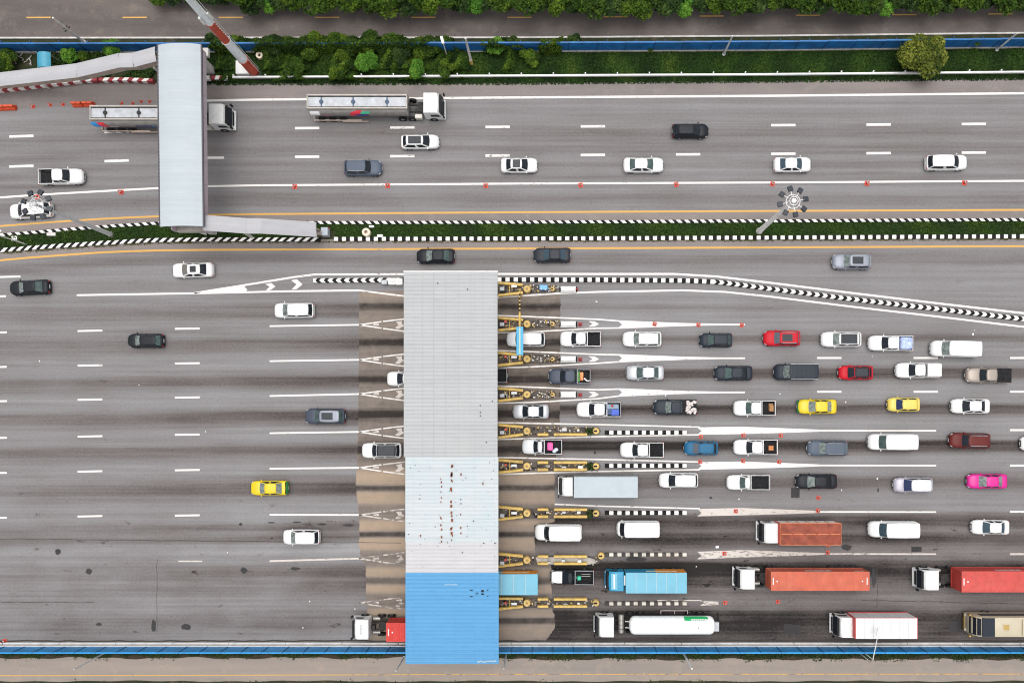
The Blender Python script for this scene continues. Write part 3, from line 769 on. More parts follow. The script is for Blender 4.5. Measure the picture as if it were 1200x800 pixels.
for nm, a, b, m, xx in (('grey', 318.5, 535.3, RM1, (473.2, 583)), ('pale', 535.3, 635.5, RM2, (475, 584)), ('white', 635.5, 670.5, RM3, (475.4, 584)), ('blue', 670.5, 776.5, RM4, (475.2, 584.4))):
    o = ribbed('roof_section', xx[0], xx[1], a, b, ZR, m, canopy, .45, ox=cx0, oy=cy0)
    o['label'] = {'grey': 'light grey ribbed roof section', 'pale': 'pale blue-white roof section spotted with rust', 'white': 'clean white roof section', 'blue': 'sky blue ribbed roof section'}[nm]
# sheet laps and missing or rusted screws
mb = MB()
for x in (495, 508, 522, 537, 551, 566):
    a = G(x, 318.8, ZR); b = G(x, 535, ZR); mb.box(a[0]-cx0-.015, a[0]-cx0+.015, b[1]-cy0, a[1]-cy0, ZR+.002, ZR+.012)
mb.obj('roof_seam', mat('seam_grey', (0.27, 0.27, 0.27), .7), canopy)
mb = MB()
for x, a, b, dn, wd in ((517, 538, 634, .5, .7), (529.5, 538, 634, 1.0, 1.5), (540, 539, 634, .34, .7), (493, 622, 634, .4, .7), (566, 560, 575, .4, .5)):
    y = a
    while y < b:
        y += random.choice([1.3, 1.3, 2.6, 5])
        if random.random() < dn*.62:
            g_ = G(x+random.uniform(-.8,.8)*wd, y, ZR); s_ = random.uniform(.05,.10)*(1.2 if dn > .9 else .9)
            mb.box(g_[0]-cx0-s_, g_[0]-cx0+s_, g_[1]-cy0-s_*1.6, g_[1]-cy0+s_*1.6, ZR+.055, ZR+.075)
mb.obj('rusted_screw', mat('rust', (0.20, 0.055, 0.02), .9, 0, 0, .4, 6), canopy)['kind'] = 'stuff'
mb = MB()
for x, y in ((563,475),(563,483),(563,487),(577,470),(570,518),(492,584),(540,585),(555,610),(542,647),(580,636),(567,636),(513,332),(548,339)):
    g_ = G(x, y, ZR); mb.box(g_[0]-cx0-.07, g_[0]-cx0+.07, g_[1]-cy0-.06, g_[1]-cy0+.06, ZR+.05, ZR+.075)
for k in range(46):
    x, y = random.uniform(478, 581), random.uniform(540, 668); g_ = G(x, y, ZR); s_ = random.uniform(.025, .05); mb.box(g_[0]-cx0-s_, g_[0]-cx0+s_, g_[1]-cy0-s_, g_[1]-cy0+s_, ZR+.045, ZR+.07)
for x, y, w_, h_ in ((552.5,691,3,1),(552.5,698.5,3,1),(559,695,3,1),(565.5,692,3,2.4),(565.5,695.5,3,1.5),(571.5,691,1.5,1),(571.5,698,1.5,1)):
    g_ = G(x, y, ZR); k = (HC-ZR)/HC/S/2; mb.box(g_[0]-cx0-w_*k, g_[0]-cx0+w_*k, g_[1]-cy0-h_*k, g_[1]-cy0+h_*k, ZR+.06, ZR+.08)
mb.obj('roof_hole', M_black, canopy)['kind'] = 'stuff'
mb = MB()
for x0, x1, y in ((521,536,684.5),):
    a = G(x0, y, ZR); b = G(x1, y, ZR); mb.box(a[0]-cx0, b[0]-cx0, a[1]-cy0-.05, a[1]-cy0+.05, ZR+.06, ZR+.07)
for k in range(9):
    a = G(561+k*2.4, 775-random.random()*1.5, ZR); mb.box(a[0]-cx0-.14, a[0]-cx0+.14, a[1]-cy0-.1, a[1]-cy0+.08, ZR+.062, ZR+.07)
mb.obj('roof_patch', mat('patch_pale', (0.28, 0.40, 0.5), .7), canopy)
mb = MB(); A = G(473.2, 318.5, ZR); B = G(583.6, 776.5, ZR)
mb.box(A[0]-cx0-.04, B[0]-cx0+.0, A[1]-cy0, A[1]-cy0+.12, ZR-.55, ZR+.02)
mb.obj('fascia', M_white, canopy); mb = MB(); mb.box(A[0]-cx0+.25, B[0]-cx0+.03, B[1]-cy0-.10, B[1]-cy0-.003, ZR-.55, ZR-.02)
mb.obj('fascia', RM4, canopy)
mb = MB()
for i, y in enumerate(IS):
    for x in (492, 562):
        a = G(x, y, 0); c_ = (a[0]-cx0, a[1]-cy0)
        mb2 = MB(); mb2.cyl((c_[0], c_[1], 0), (c_[0], c_[1], ZR-.2), .22, .22, 12); mb2.obj('column', M_white, canopy, 40)
for k in range(10):
    y = 330 + k*48.5; a = G(475, y, ZR); b = G(583, y, ZR)
    mb.box(a[0]-cx0+.3, b[0]-cx0-.3, a[1]-cy0-.1, a[1]-cy0+.1, ZR-.55, ZR-.202)
mb.obj('roof_truss', M_galv, canopy)

# ================================================================== TOLL ISLANDS
names_i = [ordinal(i) for i in range(9)]
def yrail(root, pts, z, wd=.21, h=.28):
    mb = MB()
    for a, b in zip(pts[:-1], pts[1:]):
        a2, b2 = Vector(a), Vector(b); d = (b2-a2).normalized(); n_ = Vector((-d.y, d.x))*wd
        mb.loft([[(*(a2+n_), z), (*(a2-n_), z), (*(a2-n_*.6), z+h), (*(a2+n_*.6), z+h)], [(*(b2+n_), z), (*(b2-n_), z), (*(b2-n_*.6), z+h), (*(b2+n_*.6), z+h)]])
    return mb.obj('rail', M_yel, root)
proto_drum = None; proto_half = None
def drum(x, y, r, label, half=False, h=1.1):
    a = G(x, y, h); root = empty('crash_drum', (a[0], a[1], .18)); tag(root, label, 'crash drum', 'yellow crash drums on the toll islands')
    r = r/S; mb = MB(); n = 20
    rings = []
    for z, q in ((0,1),(.3,1),(.31,.96),(.45,.96),(.46,1),(h-.1,1),(h,.9)):
        rings.append([(q*r*math.cos(2*math.pi*i/n), q*r*math.sin(2*math.pi*i/n), z) for i in range(n)])
    mb.loft(rings); mb.obj('shell', M_yel2, root, 50)
    mb = MB(); mb.cyl((0,0,h),(0,0,h+.05), r*.32, r*.25, 12)
    if half: mb.box(-r*.75, r*.1, -r*.25, r*.25, h+.003, h+.04)
    mb.obj('cap', M_black if half else M_kb if False else mat('drum_cap', (.30,.20,.07), .8), root)
    return root
for i, y in enumerate(IS):
    N = names_i[i]
    xe = 652 if i < 4 else 704
    # kerbed slab, from the exit nose under the canopy to the entry nose
    mb = MB(); pts = [(475,0),(479,-5.0),(484,-6),(604,-6.8),(622,-5.2),(xe-3,-4.2),(xe,0),(xe-3,4.2),(622,5.2),(604,6.8),(484,6),(479,5.0)]
    if i == 0: pts = [(474,-3),(604,-4),(622,-4.5),(xe,-4),(xe+2,0),(xe-2,4),(622,5),(604,7),(482,6),(474,4)]
    rr = []
    for z, k in ((-.01,1.0),(.15,1.0),(.18,.93)):
        ring = []
        for x, dy in pts:
            g_ = G(x, y+dy*k); ring.append((g_[0], g_[1], z))
        rr.append(ring)
    mb.loft(rr[::1]); o = mb.obj('toll_island', mat('island_concrete', (.085,.07,.06), .9, 0, 0, .3, 1.2, dirt=.7, dirtcol=(.03,.026,.024)))
    tag(o, f'raised concrete traffic island with toll gear, {N} from the top', 'traffic island', 'toll islands running under the canopy')
    # booth
    b0 = G(505, y+4.6); b1 = G(545, y-4.6); root = empty('toll_booth', ((b0[0]+b1[0])/2, (b0[1]+b1[1])/2, .18))
    tag(root, f'toll booth under the canopy on the {N} island from the top', 'toll booth', 'toll booths under the canopy')
    L_, W_ = (b1[0]-b0[0])/2*.75, (b1[1]-b0[1])/2
    mb = MB(); mb.box(-L_, L_, -W_, W_, 0, 1.0); mb.box(-L_, L_, -W_, W_, 2.0, 2.3, 0, .05)
    for sx in (-1, 1):
        for sy in (-1, 1): mb.box(sx*L_-.06*(sx>0)*1-.0, sx*L_+.06*(sx<0), sy*W_-.06*(sy>0), sy*W_+.06*(sy<0), 1.0, 2.0)
    mb.obj('cabin', M_white, root)
    mb = MB(); mb.box(-L_+.08, L_-.08, -W_+.03, W_-.03, 1.003, 1.997); mb.obj('window', M_glass, root)
    # V of guard rails towards the entry side
    root = empty('guard_rail', (*G(600, y), .18)); ox, oy = root.location.x, root.location.y
    tag(root, f'yellow V shaped pair of guard rails on the {N} toll island from the top', 'guard rail', 'yellow guard rails on the toll islands')
    def L(x, yy, h=1.0):
        g_ = G(x, yy, h); return (g_[0]-ox, g_[1]-oy)
    j = random.uniform(-.6,.6)
    yrail(root, [L(584, y-7.2 if i != 8 else y-5.2), L(613, y-4.6-j*.4)], .65)
    yrail(root, [L(584, y+7.6), L(613, y+4.2+j*.4)], .65)
    mb = MB()
    for x in (586, 597, 611):
        t = (x-584)/29
        for s_ in (-1, 1):
            p = L(x, y+s_*(7.3-2.8*t), .5); mb.box(p[0]-.07, p[0]+.07, p[1]-.07, p[1]+.07, -.1, .66)
    mb.obj('post', M_yel, root)
    mb = MB(); a = L(597, y-6); b = L(597, y+6); mb.cyl((a[0], a[1], .55), (b[0], b[1], .55), .07, .07, 8); mb.obj('crossbar', M_yel, root)
    # clutter that stands inside the V
    for k in range(3):
        x = [589, 603, 593][k]; yy = y+[1.5,-1.5,-2][k]; g_ = G(x, yy); mb = MB()
        if k == 0: mb.box(-.28,.28,-.22,.22,0,1.1,0,.04); mb.box(-.2,.2,-.235,-.225,.6,1.0)
        elif k == 1: mb.cyl((0,0,0),(0,0,.9),.05,.05,8); mb.box(-.35,.35,-.15,.15,.9,1.1,0,.03)
        else: mb.cyl((0,0,0),(0,0,.8),.12,.10,10); mb.cyl((0,0,.8),(0,0,.9),.16,.16,10)
        nm, lb, ct = [('control_cabinet', f'small grey control cabinet between the V rails of the {N} toll island', 'cabinet'), ('card_reader', f'post with card reader box on the {N} toll island from the top', 'card reader'),
              ('bollard', f'short bollard just right of the canopy edge on the {N} toll island', 'bollard')][k]
        if (i+k) % 3 == 2: continue
        o = mb.obj(nm, [M_galv, M_boxw, M_orange][k], None, None, (g_[0], g_[1], .18)); tag(o, lb, ct, {'cabinet':'control cabinets on the toll islands','card reader':'card readers on the toll islands','bollard':'bollards on the toll islands'}[ct])
    drum(617.5, y, 4.2, f'round yellow crash drum at the rail tip, {N} toll island from the top')
    if i < 4:
        drum(647.5, y, 2.6, f'small yellow drum near the white cushion of the {N} toll island', True, .8)
        # white water-filled barrier
        a = G(657, y, .8); b = G(675, y, .8); root = empty('barrier_block', ((a[0]+b[0])/2, a[1], 0))
        tag(root, f'white oblong crash cushion on the nose of the {N} toll island from the top', 'crash cushion', 'white crash cushions on the toll island noses')
        l_ = (b[0]-a[0])/2; mb = MB(); mb.box(-l_, l_, -.38, .38, 0, .45); mb.box(-l_+.05, l_-.05, -.27, .27, .45, .85, 0, .08); mb.obj('shell', M_white, root)
        mb = MB(); mb.box(-l_-.12, -l_-.003, -.3, .3, .02, .55, 0, .05); mb.box(l_+.003, l_+.14, -.32, .32, .02, .55, 0, .05); mb.obj('end_cap', M_black, root)
        g_ = G(680 if i else 675, y+.6); mb = MB(); mb.cyl((0,0,.02),(0,0,.62),.17,.10,10); mb.box(-.24,.24,-.24,.24,0,.05)
        tag(mb.obj('rubber_post', mat('faded_red', (.28,.03,.03), .7), None, None, (g_[0], g_[1], 0)), f'faded red rubber post past the white crash cushion of the {N} toll island', 'post', 'faded red posts past the crash cushions')
        if i in (0, 2):
            pass
        for k in range(10):
            x = 626+k*2.1+random.uniform(-.6,.6); yy = y+random.uniform(-4,4)
            if k % 2 == 0:
                g_ = G(x, yy); mb = MB(); mb.cyl((0,0,0),(0,0,random.uniform(.5,.9)),.04,.04,6); mb.ell((0,0,.9),(.09,.09,.09))
                tag(mb.obj('marker_post', M_white, None, None, (g_[0], g_[1], .18)), f'thin white marker post behind the drum of the {N} toll island', 'post', f'white marker posts on the {N} toll island')
        if i == 0:
            g_ = G(637, y-.5); mb = MB(); mb.box(-.5,.5,-.3,.3,0,.9,0,.05); tag(mb.obj('switch_cabinet', mat('cabinet_blue', (.12,.32,.6), .5), None, None, (g_[0], g_[1], .18)), 'small light blue cabinet between the two drums of the topmost toll island', 'cabinet')
    else:
        root = empty('guard_rail', (*G(660, y), .18)); ox, oy = root.location.x, root.location.y
        tag(root, f'long yellow twin guard rail between the drums of the {N} toll island from the top', 'guard rail', 'long yellow twin guard rails on the lower toll islands')
        dy = 4.2
        for s_ in (-1, 1):
            if i == 4 and s_ < 0: continue
            for xa, xb in ((630, 642.5), (649, 688)):
                yrail(root, [L(xa, y+s_*dy, .9), L(xb, y+s_*dy*1.0, .9)], .55, .2)
        mb = MB()
        for x in (631, 641, 650, 662, 675, 687):
            for s_ in (-1, 1):
                p = L(x, y+s_*dy, .5); mb.box(p[0]-.07, p[0]+.07, p[1]-.07, p[1]+.07, -.1, .56)
        mb.obj('post', M_yel, root)
        if i in (4, 5, 6):
            g_ = G(692, y); mb_ = np.stack([rng.normal(g_[0], .28, 160), rng.normal(g_[1], .22, 160), rng.uniform(.2, 1.0, 160)], 1)
            if i < 7: tag(link('potted_bush', leaf_mesh('potted_bush', mb_, .16, F_dark)), f'small dark bush before the end drum of the {N} toll island', 'bush', 'small bushes on the toll islands')
        drum(698.5 if i != 7 else 704.5, y-(5 if i == 7 else 0), 3.9, f'yellow end drum at the entry nose of the {N} toll island from the top', True, .9)
        if i in (6, 7):
            pass
        if i == 7:
            mb = MB(); rr = []
            ps = [(628,-4.5),(688,-4.5),(697,-1.5),(698,3),(690,4.5),(630,4.5)]
            for z in (.182, .42): rr.append([(*G(x, y+d*.95), z) for x, d in ps])
            rr[0] = rr[0][::-1]; rr[1] = rr[1][::-1]
            mb.loft(rr); tag(mb.obj('concrete_plinth', M_conc), 'bare rough concrete plinth on the eighth toll island from the top', 'plinth')
        for k in range(6):
            g_ = G(634+k*9+random.uniform(-2,2), y+random.uniform(-2,2)); mb = MB(); s_ = random.uniform(.15,.32)
            mb.box(-s_, s_, -s_*.7, s_*.7, 0, random.uniform(.3,.7), 0, .03)
            if k in (1, 3, 5): tag(mb.obj('junction_box', [M_conc, M_galv, M_boxw][k//2], None, None, (g_[0], g_[1], .18 if i != 7 else .42)), f'small junction box between the twin rails of the {N} toll island', 'box', f'junction boxes on the {N} toll island')
# rubble and loose bits lying on the islands
M_rub = mat('rubble_grey', (.30,.26,.22), .9, 0, 0, .5, 6, dirt=.5, dirtcol=(.05,.04,.03))
for i, y in enumerate(IS):
    mb = MB(); xa, xb = (586, 656) if i < 4 else (586, 700)
    for k in range(70 if i < 4 else 90):
        g_ = G(random.uniform(xa, xb), y+random.uniform(-4.2, 4.2)); s_ = random.uniform(.04, .15); a_ = random.uniform(0, 3); ca, sa = math.cos(a_), math.sin(a_); hh = random.uniform(.04, .22)
        q = [(g_[0]+ca*u*s_-sa*v_*s_*.6, g_[1]+sa*u*s_+ca*v_*s_*.6) for u, v_ in ((-1,-1),(1,-1),(1,1),(-1,1))]
        mb.add([(*p, .182) for p in q]+[(*p, .182+hh) for p in q], [(4,5,6,7),(0,1,5,4),(1,2,6,5),(2,3,7,6),(3,0,4,7)], random.choice([0,0,1,2,3]))
    tag(mb.obj('rubble', [M_rub, M_kb, M_concl, M_yel2]), f'loose rubble and scraps strewn over the {names_i[i]} toll island from the top', 'rubble', kind='stuff')
# white gear before the canopy at the left
for nm, x, y, sx, sy, m, lb in (('switch_cabinet',451.5,331.5,.36,.3,M_galv,'small grey cabinet left of the white blocks by the canopy corner'),('barrier_block',460.5,330.5,.5,.42,M_white,'left of two white blocks beside the upper left canopy corner'),('barrier_block',468.8,330.8,.42,.42,M_white,'white block touching the upper left canopy corner')):
    g_ = G(x, y); mb = MB(); mb.box(-sx, sx, -sy, sy, 0, .7, 0, .1); mb.box(-sx*.6, sx*.6, -sy*.15, sy*.15, .7, .78); tag(mb.obj(nm, m, None, None, (g_[0], g_[1], 0)), lb, 'block' if nm[0] == 'b' else 'cabinet')
# height bar and sign over the first two lanes
H1 = 4.2
root = empty('sign_gantry', (*G(609, 381, 0), 0)); ox, oy = root.location.x, root.location.y
tag(root, 'yellow gantry with a black striped bar beside the canopy over the two upper toll lanes', 'gantry')
def LL(x, y, h): g_ = G(x, y, h); return (g_[0]-ox, g_[1]-oy, h)
mb = MB()
ys_ = np.linspace(342, 367, 12)
for k in range(11):
    a = LL(609, ys_[k], H1); b = LL(609, ys_[k+1], H1); mb.cyl(a, b, .09, .09, 8, k % 2)
mb.obj('striped_bar', [M_yel, M_black], root)
mb = MB(); mb.cyl(LL(609,367,H1), LL(609,383,H1), .13, .13, 8); mb.cyl(LL(609,416,H1), LL(609,421,H1), .13, .13, 8)
for y in (342, 380.5, 420.5):
    a = LL(609, y, H1); mb.cyl((a[0], a[1], .18), a, .11, .11, 10)
mb.obj('frame', M_yel, root)
a = LL(605.2, 416, H1); b = LL(613.2, 382.8, H1); mb = MB(); mb.box(a[0], b[0], a[1], b[1], H1-.1, H1+.12, 0, .03); mb.obj('sign_board', mat('sign_cyan', (.03,.30,.52), .5), root)
mb = MB(); c_ = (a[0]+b[0])/2; mb.box(c_-.08, c_+.08, a[1]+.15, b[1]-.15, H1+.123, H1+.16); mb.obj('sign_rib', mat('rib_pale', (.42,.46,.30), .6), root)

# ================================================================== FOOTBRIDGE
ZB = 9.0
def barrel(mb, A, B, w_, rise, n=8, pitch=.33, dip=.045, sk=0.0):
    """barrel roof sheet between two 3D end points, corrugated along its length"""
    A, B = Vector(A), Vector(B); d = (B-A); L_ = d.length; d.normalize(); s_ = Vector((-d.y, d.x, 0)).normalized()
    m = max(2, int(L_/pitch)*2); rows = []
    for k in range(m+1):
        p = A.lerp(B, k/m); zz = dip if k % 2 else 0; r = []
        for j in range(n+1):
            t = -1+2*j/n; r.append(tuple(p + s_*t*w_ + Vector((0,0,rise*(1-t*t)+zz))))
        rows.append(r)
    vs = [p for r in rows for p in r]; fs = []
    for k in range(m):
        for j in range(n):
            o = k*(n+1)+j; fs.append((o, o+n+1, o+n+2, o+1))
    o = len(vs); vs2 = [(x,y,z-.06) for x,y,z in vs]
    mb.add(vs, fs); mb.add(vs2, [tuple(reversed(f)) for f in fs])
fb = empty('footbridge', (*G(211, 160, 0), 0)); ox, oy = fb.location.x, fb.location.y
tag(fb, 'covered pedestrian bridge with a pale blue ribbed roof spanning the upper carriageway', 'footbridge')
def F(x, y, z): g_ = G(x, y, z); return (g_[0]-ox, g_[1]-oy, z)
M_broof = roof_mat('bridge_roof_sheet', (0.40, 0.44, 0.465), 0, 0, 0, False); M_stair = roof_mat('stair_roof_sheet', (0.385, 0.38, 0.395), 0, 0, 0, False)
mb = MB(); a = F(210.3, 52.5, ZB); b = F(212.8, 265.5, ZB); barrel(mb, a, b, 2.44, .42, 10, .40, .05); mb.obj('roof', M_broof, fb, 30)
mb = MB()
for s_ in (-1, 1): mb.loft([[(p[0]+s_*2.5-.07, p[1], p[2]-.12), (p[0]+s_*2.5+.09, p[1], p[2]-.12), (p[0]+s_*2.5+.09, p[1], p[2]+.06), (p[0]+s_*2.5-.07, p[1], p[2]+.06)] for p in (a, b)])
mb.obj('gutter', mat('gutter_dark', (.05,.045,.055), .6), fb)
zd = 6.4; c1 = G(210.3, 50, ZB)[0]-ox; c2 = G(212.8, 266, ZB)[0]-ox; yn = G(0, 50, ZB)[1]-oy; ys2 = G(0, 266, ZB)[1]-oy
mb = MB(); mb.loft([[(c1-1.7,yn,zd-.7),(c1+1.7,yn,zd-.7),(c1+1.7,yn,zd),(c1-1.7,yn,zd)],[(c2-1.7,ys2,zd-.7),(c2+1.7,ys2,zd-.7),(c2+1.7,ys2,zd),(c2-1.7,ys2,zd)]]); mb.obj('deck', M_conc, fb)
mb = MB()
for s_ in (-1, 1): mb.loft([[(c+s_*1.82-.07,yy,zd-.2),(c+s_*1.82+.07,yy,zd-.2),(c+s_*1.82+.07,yy,zd+1.1),(c+s_*1.82-.07,yy,zd+1.1)] for c, yy in ((c1,yn),(c2,ys2))])
mb.obj('parapet', mat('parapet_pink', (.50,.42,.46), .7), fb)
mb = MB()
for k in range(9):
    t = k/8; c = c1+(c2-c1)*t; yy = yn+(ys2-yn)*t
    for s_ in (-1, 1): mb.cyl((c+s_*1.85,yy*.98,zd),(c+s_*1.95,yy*.98,ZB-.05),.05,.05,6)
mb.obj('roof_post', M_galv, fb)
for yy, (wx) in ((G(0,84)[1]-oy, 0), (G(0,271)[1]-oy, 0)):
    mb = MB(); cc = c1 if yy > 0 else c2
    mb.box(cc-.45, cc+.45, yy-.45, yy+.45, -.02, zd-1.2, 0, .05); mb.box(cc-1.9, cc+1.9, yy-.5, yy+.5, zd-1.2, zd-.703); mb.obj('pier', M_concl, fb)
def stair(name, pts, w_, label):
    """pts: photo px, py and roof height along the run"""
    p0 = pts[len(pts)//2]; r = empty(name, (*G(p0[0], p0[1], p0[2]), 0)); rx, ry = r.location.x, r.location.y
    tag(r, label, 'staircase', 'covered stairs of the footbridge')
    Q = [(G(x, y, z)[0]-rx, G(x, y, z)[1]-ry, z) for x, y, z in pts]
    for k in range(len(Q)-1):
        mb = MB(); barrel(mb, Q[k], Q[k+1], w_, .20, 8, .36, .05); mb.obj('roof', M_stair, r, 30)
        A, B = Vector(Q[k]), Vector(Q[k+1]); d = (B-A); s_ = Vector((-d.y, d.x, 0)).normalized()
        mb = MB(); dz = Vector((0,0,-1.95)); th = Vector((0,0,-.28)); q = s_*(w_*.26)
        mb.loft([[tuple(P_+dz-q), tuple(P_+dz+q), tuple(P_+dz+q+th), tuple(P_+dz-q+th)][::-1] for P_ in (A, B)])
        mb.obj('flight', M_conc, r)
        mb = MB()
        for sg in (-1, 1):
            qq = s_*(w_*.28*sg); tt = s_*.05
            mb.loft([[tuple(P_+dz+qq-tt), tuple(P_+dz+qq+tt), tuple(P_+dz+qq+tt+Vector((0,0,.95))), tuple(P_+dz+qq-tt+Vector((0,0,.95)))] for P_ in (A, B)])
        mb.obj('parapet', mat('stair_parapet', (.42,.33,.27), .8, 0, 0, .1, 1, dirt=.3), r)
        mb = MB()
        for t in ((0, .5, 1) if d.length > 4 else (0, 1)):
            for sg in (-1, 1):
                P_ = A.lerp(B, min(max(t, .03), .97)) + s_*(w_*.34*sg); mb.cyl(tuple(P_+dz), tuple(P_+Vector((0,0,.02))), .045, .045, 6)
        mb.obj('roof_post', M_galv, r)
        if k in (0, 3):
            P_ = A.lerp(B, .6); mb = MB(); zt = P_.z-2.8
            if zt > .6: mb.box(P_.x-.12, P_.x+.12, P_.y-.12, P_.y+.12, -.02, zt); mb.obj('support', M_concl, r)
    return r
stair('covered_stair', [(182.5,63.5,8.6),(156.5,70.5,7.7),(139.5,71,7.5),(90,82.8,5.4),(0,93.2,2.7),(-60,99,2.5)], .84, 'long covered stair with bent white roof descending to the left edge from the bridge')
stair('covered_stair', [(239,261,8.3),(290,264.8,6.6),(306,264.8,6.5),(371,269,3.4)], .90, 'covered stair with straight white roof coming down on the median, right of the bridge')
g_ = G(380, 271, 1.1); mb = MB(); mb.box(-.42,.42,-.5,.5,0,1.15,0,.04); tag(mb.obj('gate_booth', mat('cabinet_grey', (.36,.4,.44), .5), None, None, (g_[0], g_[1], 0)), 'grey metal cabinet at the foot of the median stair', 'cabinet')
g_ = G(385, 267, .5); mb = MB(); mb.cyl((0,0,.012),(0,0,.7),.16,.05,10); mb.box(-.22,.22,-.22,.22,.0,.05); tag(mb.obj('traffic_cone', mat('faded_red', (.28,.03,.03), .7), None, None, (g_[0], g_[1], .012)), 'small red cone by the grey cabinet at the stair foot', 'cone')
# cyan awning joining the wall and the stair, behind trees at the left
mb = MB(); a = G(50, 61, 2.6); b = G(49.5, 79, 2.6); root = empty('awning', (a[0], (a[1]+b[1])/2, 0)); tag(root, 'cyan curved awning between the blue wall and the stair roof', 'awning')
barrel(mb, (0, a[1]-root.location.y, 2.4), (.05, b[1]-root.location.y, 2.4), .82, .4, 6, .4, .0); mb.obj('roof', M_cyan, root, 40)
mb = MB()
for sx in (-.7, .7):
    for sy in (-.8, .8): mb.cyl((sx,sy,0),(sx,sy,2.42),.04,.04,6)
mb.obj('post', M_galv, root)

# ================================================================== MASTS AND LAMPS
def high_mast(bx, by, tx, ty, r0, label, spin=0.0, mm=None):
    M_pole = mm or MATS['pale_pole']
    h = HC*(1 - math.hypot(bx-NX, by-NY)/math.hypot(tx-NX, ty-NY))
    g_ = G(bx, by); root = empty('high_mast_light', (*g_, 0), spin); tag(root, label, 'light mast', 'high mast lights on the median')
    mb = MB(); mb.cyl((0,0,0),(0,0,.2),.42,.42,16); mb.obj('base', M_conc, root)
    mb = MB(); mb.cyl((0,0,.3),(0,0,h),r0,r0*.45,14); mb.obj('mast', M_pole, root, 50)
    mb = MB(); n = 24
    for rr_, zz in ((.75, h-.3), (.45, h)):
        pts = [(rr_*math.cos(2*math.pi*i/n), rr_*math.sin(2*math.pi*i/n), zz) for i in range(n+1)]; mb.tube(pts, .035, 6)
    for k in range(4):
        t = k*math.pi/2; mb.cyl((0,0,h-.1),(.75*math.cos(t),.75*math.sin(t),h-.3),.03,.03,6)
    mb.ell((0,0,h+.05),(.28,.28,.2)); mb.obj('ring', M_pole, root)
    for k in range(8):
        t = 2*math.pi*k/8 + .2; c, s_ = math.cos(t), math.sin(t); R_ = 1.42
        fl = empty('floodlight', (0,0,0)); fl.parent = root
        mb = MB(); mb.cyl((.6*c,.6*s_,h-.28),(R_*c,R_*s_,h-.35),.03,.03,6); mb.obj('arm', M_pole, fl)
        mb = MB(); mb.box(-.29,.29,-.27,.27,-.13,.10,0,.05); q = mb.obj('housing', mat('lamp_housing', (.02,.024,.032), .5), fl, None, (R_*c,R_*s_,h-.35), t+random.uniform(-.2,.2)); q.rotation_euler = (0, R(18), t+random.uniform(-.15,.15))
    return h
hm = high_mast(889.5, 271, 930.5, 235.5, .34, 'white rust-streaked high mast with eight floodlights standing on the median at right', 0.0, mat('mast_paint', (.74,.74,.73), .5, 0, 0, .05, 2, dirt=.25, dirtcol=(.3,.12,.05)))
high_mast(131, 275, 40, 240.5, .29, 'grey high mast with eight floodlights leaning over the white car at the left edge', .3)
mb = MB()
for k, (t, w_) in enumerate(((.55,.06),(.62,.12),(1.2,.04))): pass
def lamp(name, bx, by, tx, ty, label, r0=.10, m=None, head=None, cat='pole', grp='poles beside the roads', arm=None, band_=None):
    d0 = math.hypot(bx-NX, by-NY); d1 = math.hypot(tx-NX, ty-NY); h = HC*(1-d0/d1)
    g0 = G(bx, by); g1 = G(tx, ty, h); root = empty(name, (*g0, 0)); tag(root, label, cat, grp)
    dx, dy = g1[0]-g0[0], g1[1]-g0[1]; m = m or M_pole
    mb = MB(); mb.cyl((0,0,0),(0,0,.25),r0*1.8,r0*1.6,10); mb.cyl((0,0,.25),(dx*.15,dy*.15,h),r0,r0*.7,10); mb.obj('pole', m, root, 50)
    if band_: mb = MB(); mb.cyl((0,0,.26),(0,0,1.4),r0*1.25,r0*1.2,10); mb.obj('painted_base', M_yel, root)
    if head:
        ax, ay = head; mb = MB(); mb.cyl((dx*.15,dy*.15,h-.05),(ax,ay,h+.25),.05,.04,8); mb.obj('arm', m, root)
        a = math.atan2(ay, ax); mb = MB(); mb.box(-.45,.45,-.17,.17,-.08,.09,0,.05); mb.obj('lamp_head', M_white, root, None, (ax*1.15,ay*1.15,h+.27), a)
    if arm:
        mb = MB()
        for t, l_ in arm: mb.box(-l_,l_,-.05,.05,h*t,h*t+.1)
        mb.obj('crossarm', M_chassis, root, None, (dx*.15*0,0,0), .8)
    return h
lamp('utility_pole', 99, 50, 62, 21, 'concrete power pole with a dark crossarm above the road at the top left', .16, M_concl, arm=((.55,.45),(.62,.3)))
lamp('street_lamp', 524, 66, 515.5, 43, 'thin white lamp post with a small head over the shrubs in the verge', .06, M_white, cat='street lamp', head=(.15,-.5))
lamp('utility_pole', 553, 76, 545, 45, 'pale pole with a yellow painted base standing in the verge shrubs', .17, M_concl, band_=True)
lamp('utility_pole', 848, 64.5, 858, 42, 'white pole beside the blue wall, upper right of centre', .13, M_pole)
lamp('utility_pole', 1167.5, 59, 1192, 39, 'white pole beside the blue wall near the top right corner', .13, M_pole)
lamp('street_lamp', 127, 762, 87, 784.5, 'thin grey pole behind the bottom blue wall near the left corner', .10, M_pole, cat='street lamp')
lamp('street_lamp', 474, 769, 464, 785.5, 'grey pole standing at the lower left corner of the blue canopy roof', .10, M_pole, cat='street lamp')
lamp('street_lamp', 594, 763, 592.5, 783.5, 'short-looking grey pole just right of the canopy below the blue wall', .10, M_pole, cat='street lamp')
lamp('street_lamp', 800, 763, 812, 782.5, 'white pole below the gas tanker and the bottom blue wall', .13, M_white, cat='street lamp')
lamp('street_lamp', 1005, 758, 1022, 774, 'lamp post with a long arm and pale head reaching over the white box lorry', .07, M_white, head=(.45,2.9), cat='street lamp')
lamp('street_lamp', 1003, 761, 1016, 773.5, 'thin post close beside the lamp post below the white box lorry', .06, M_white, cat='street lamp')
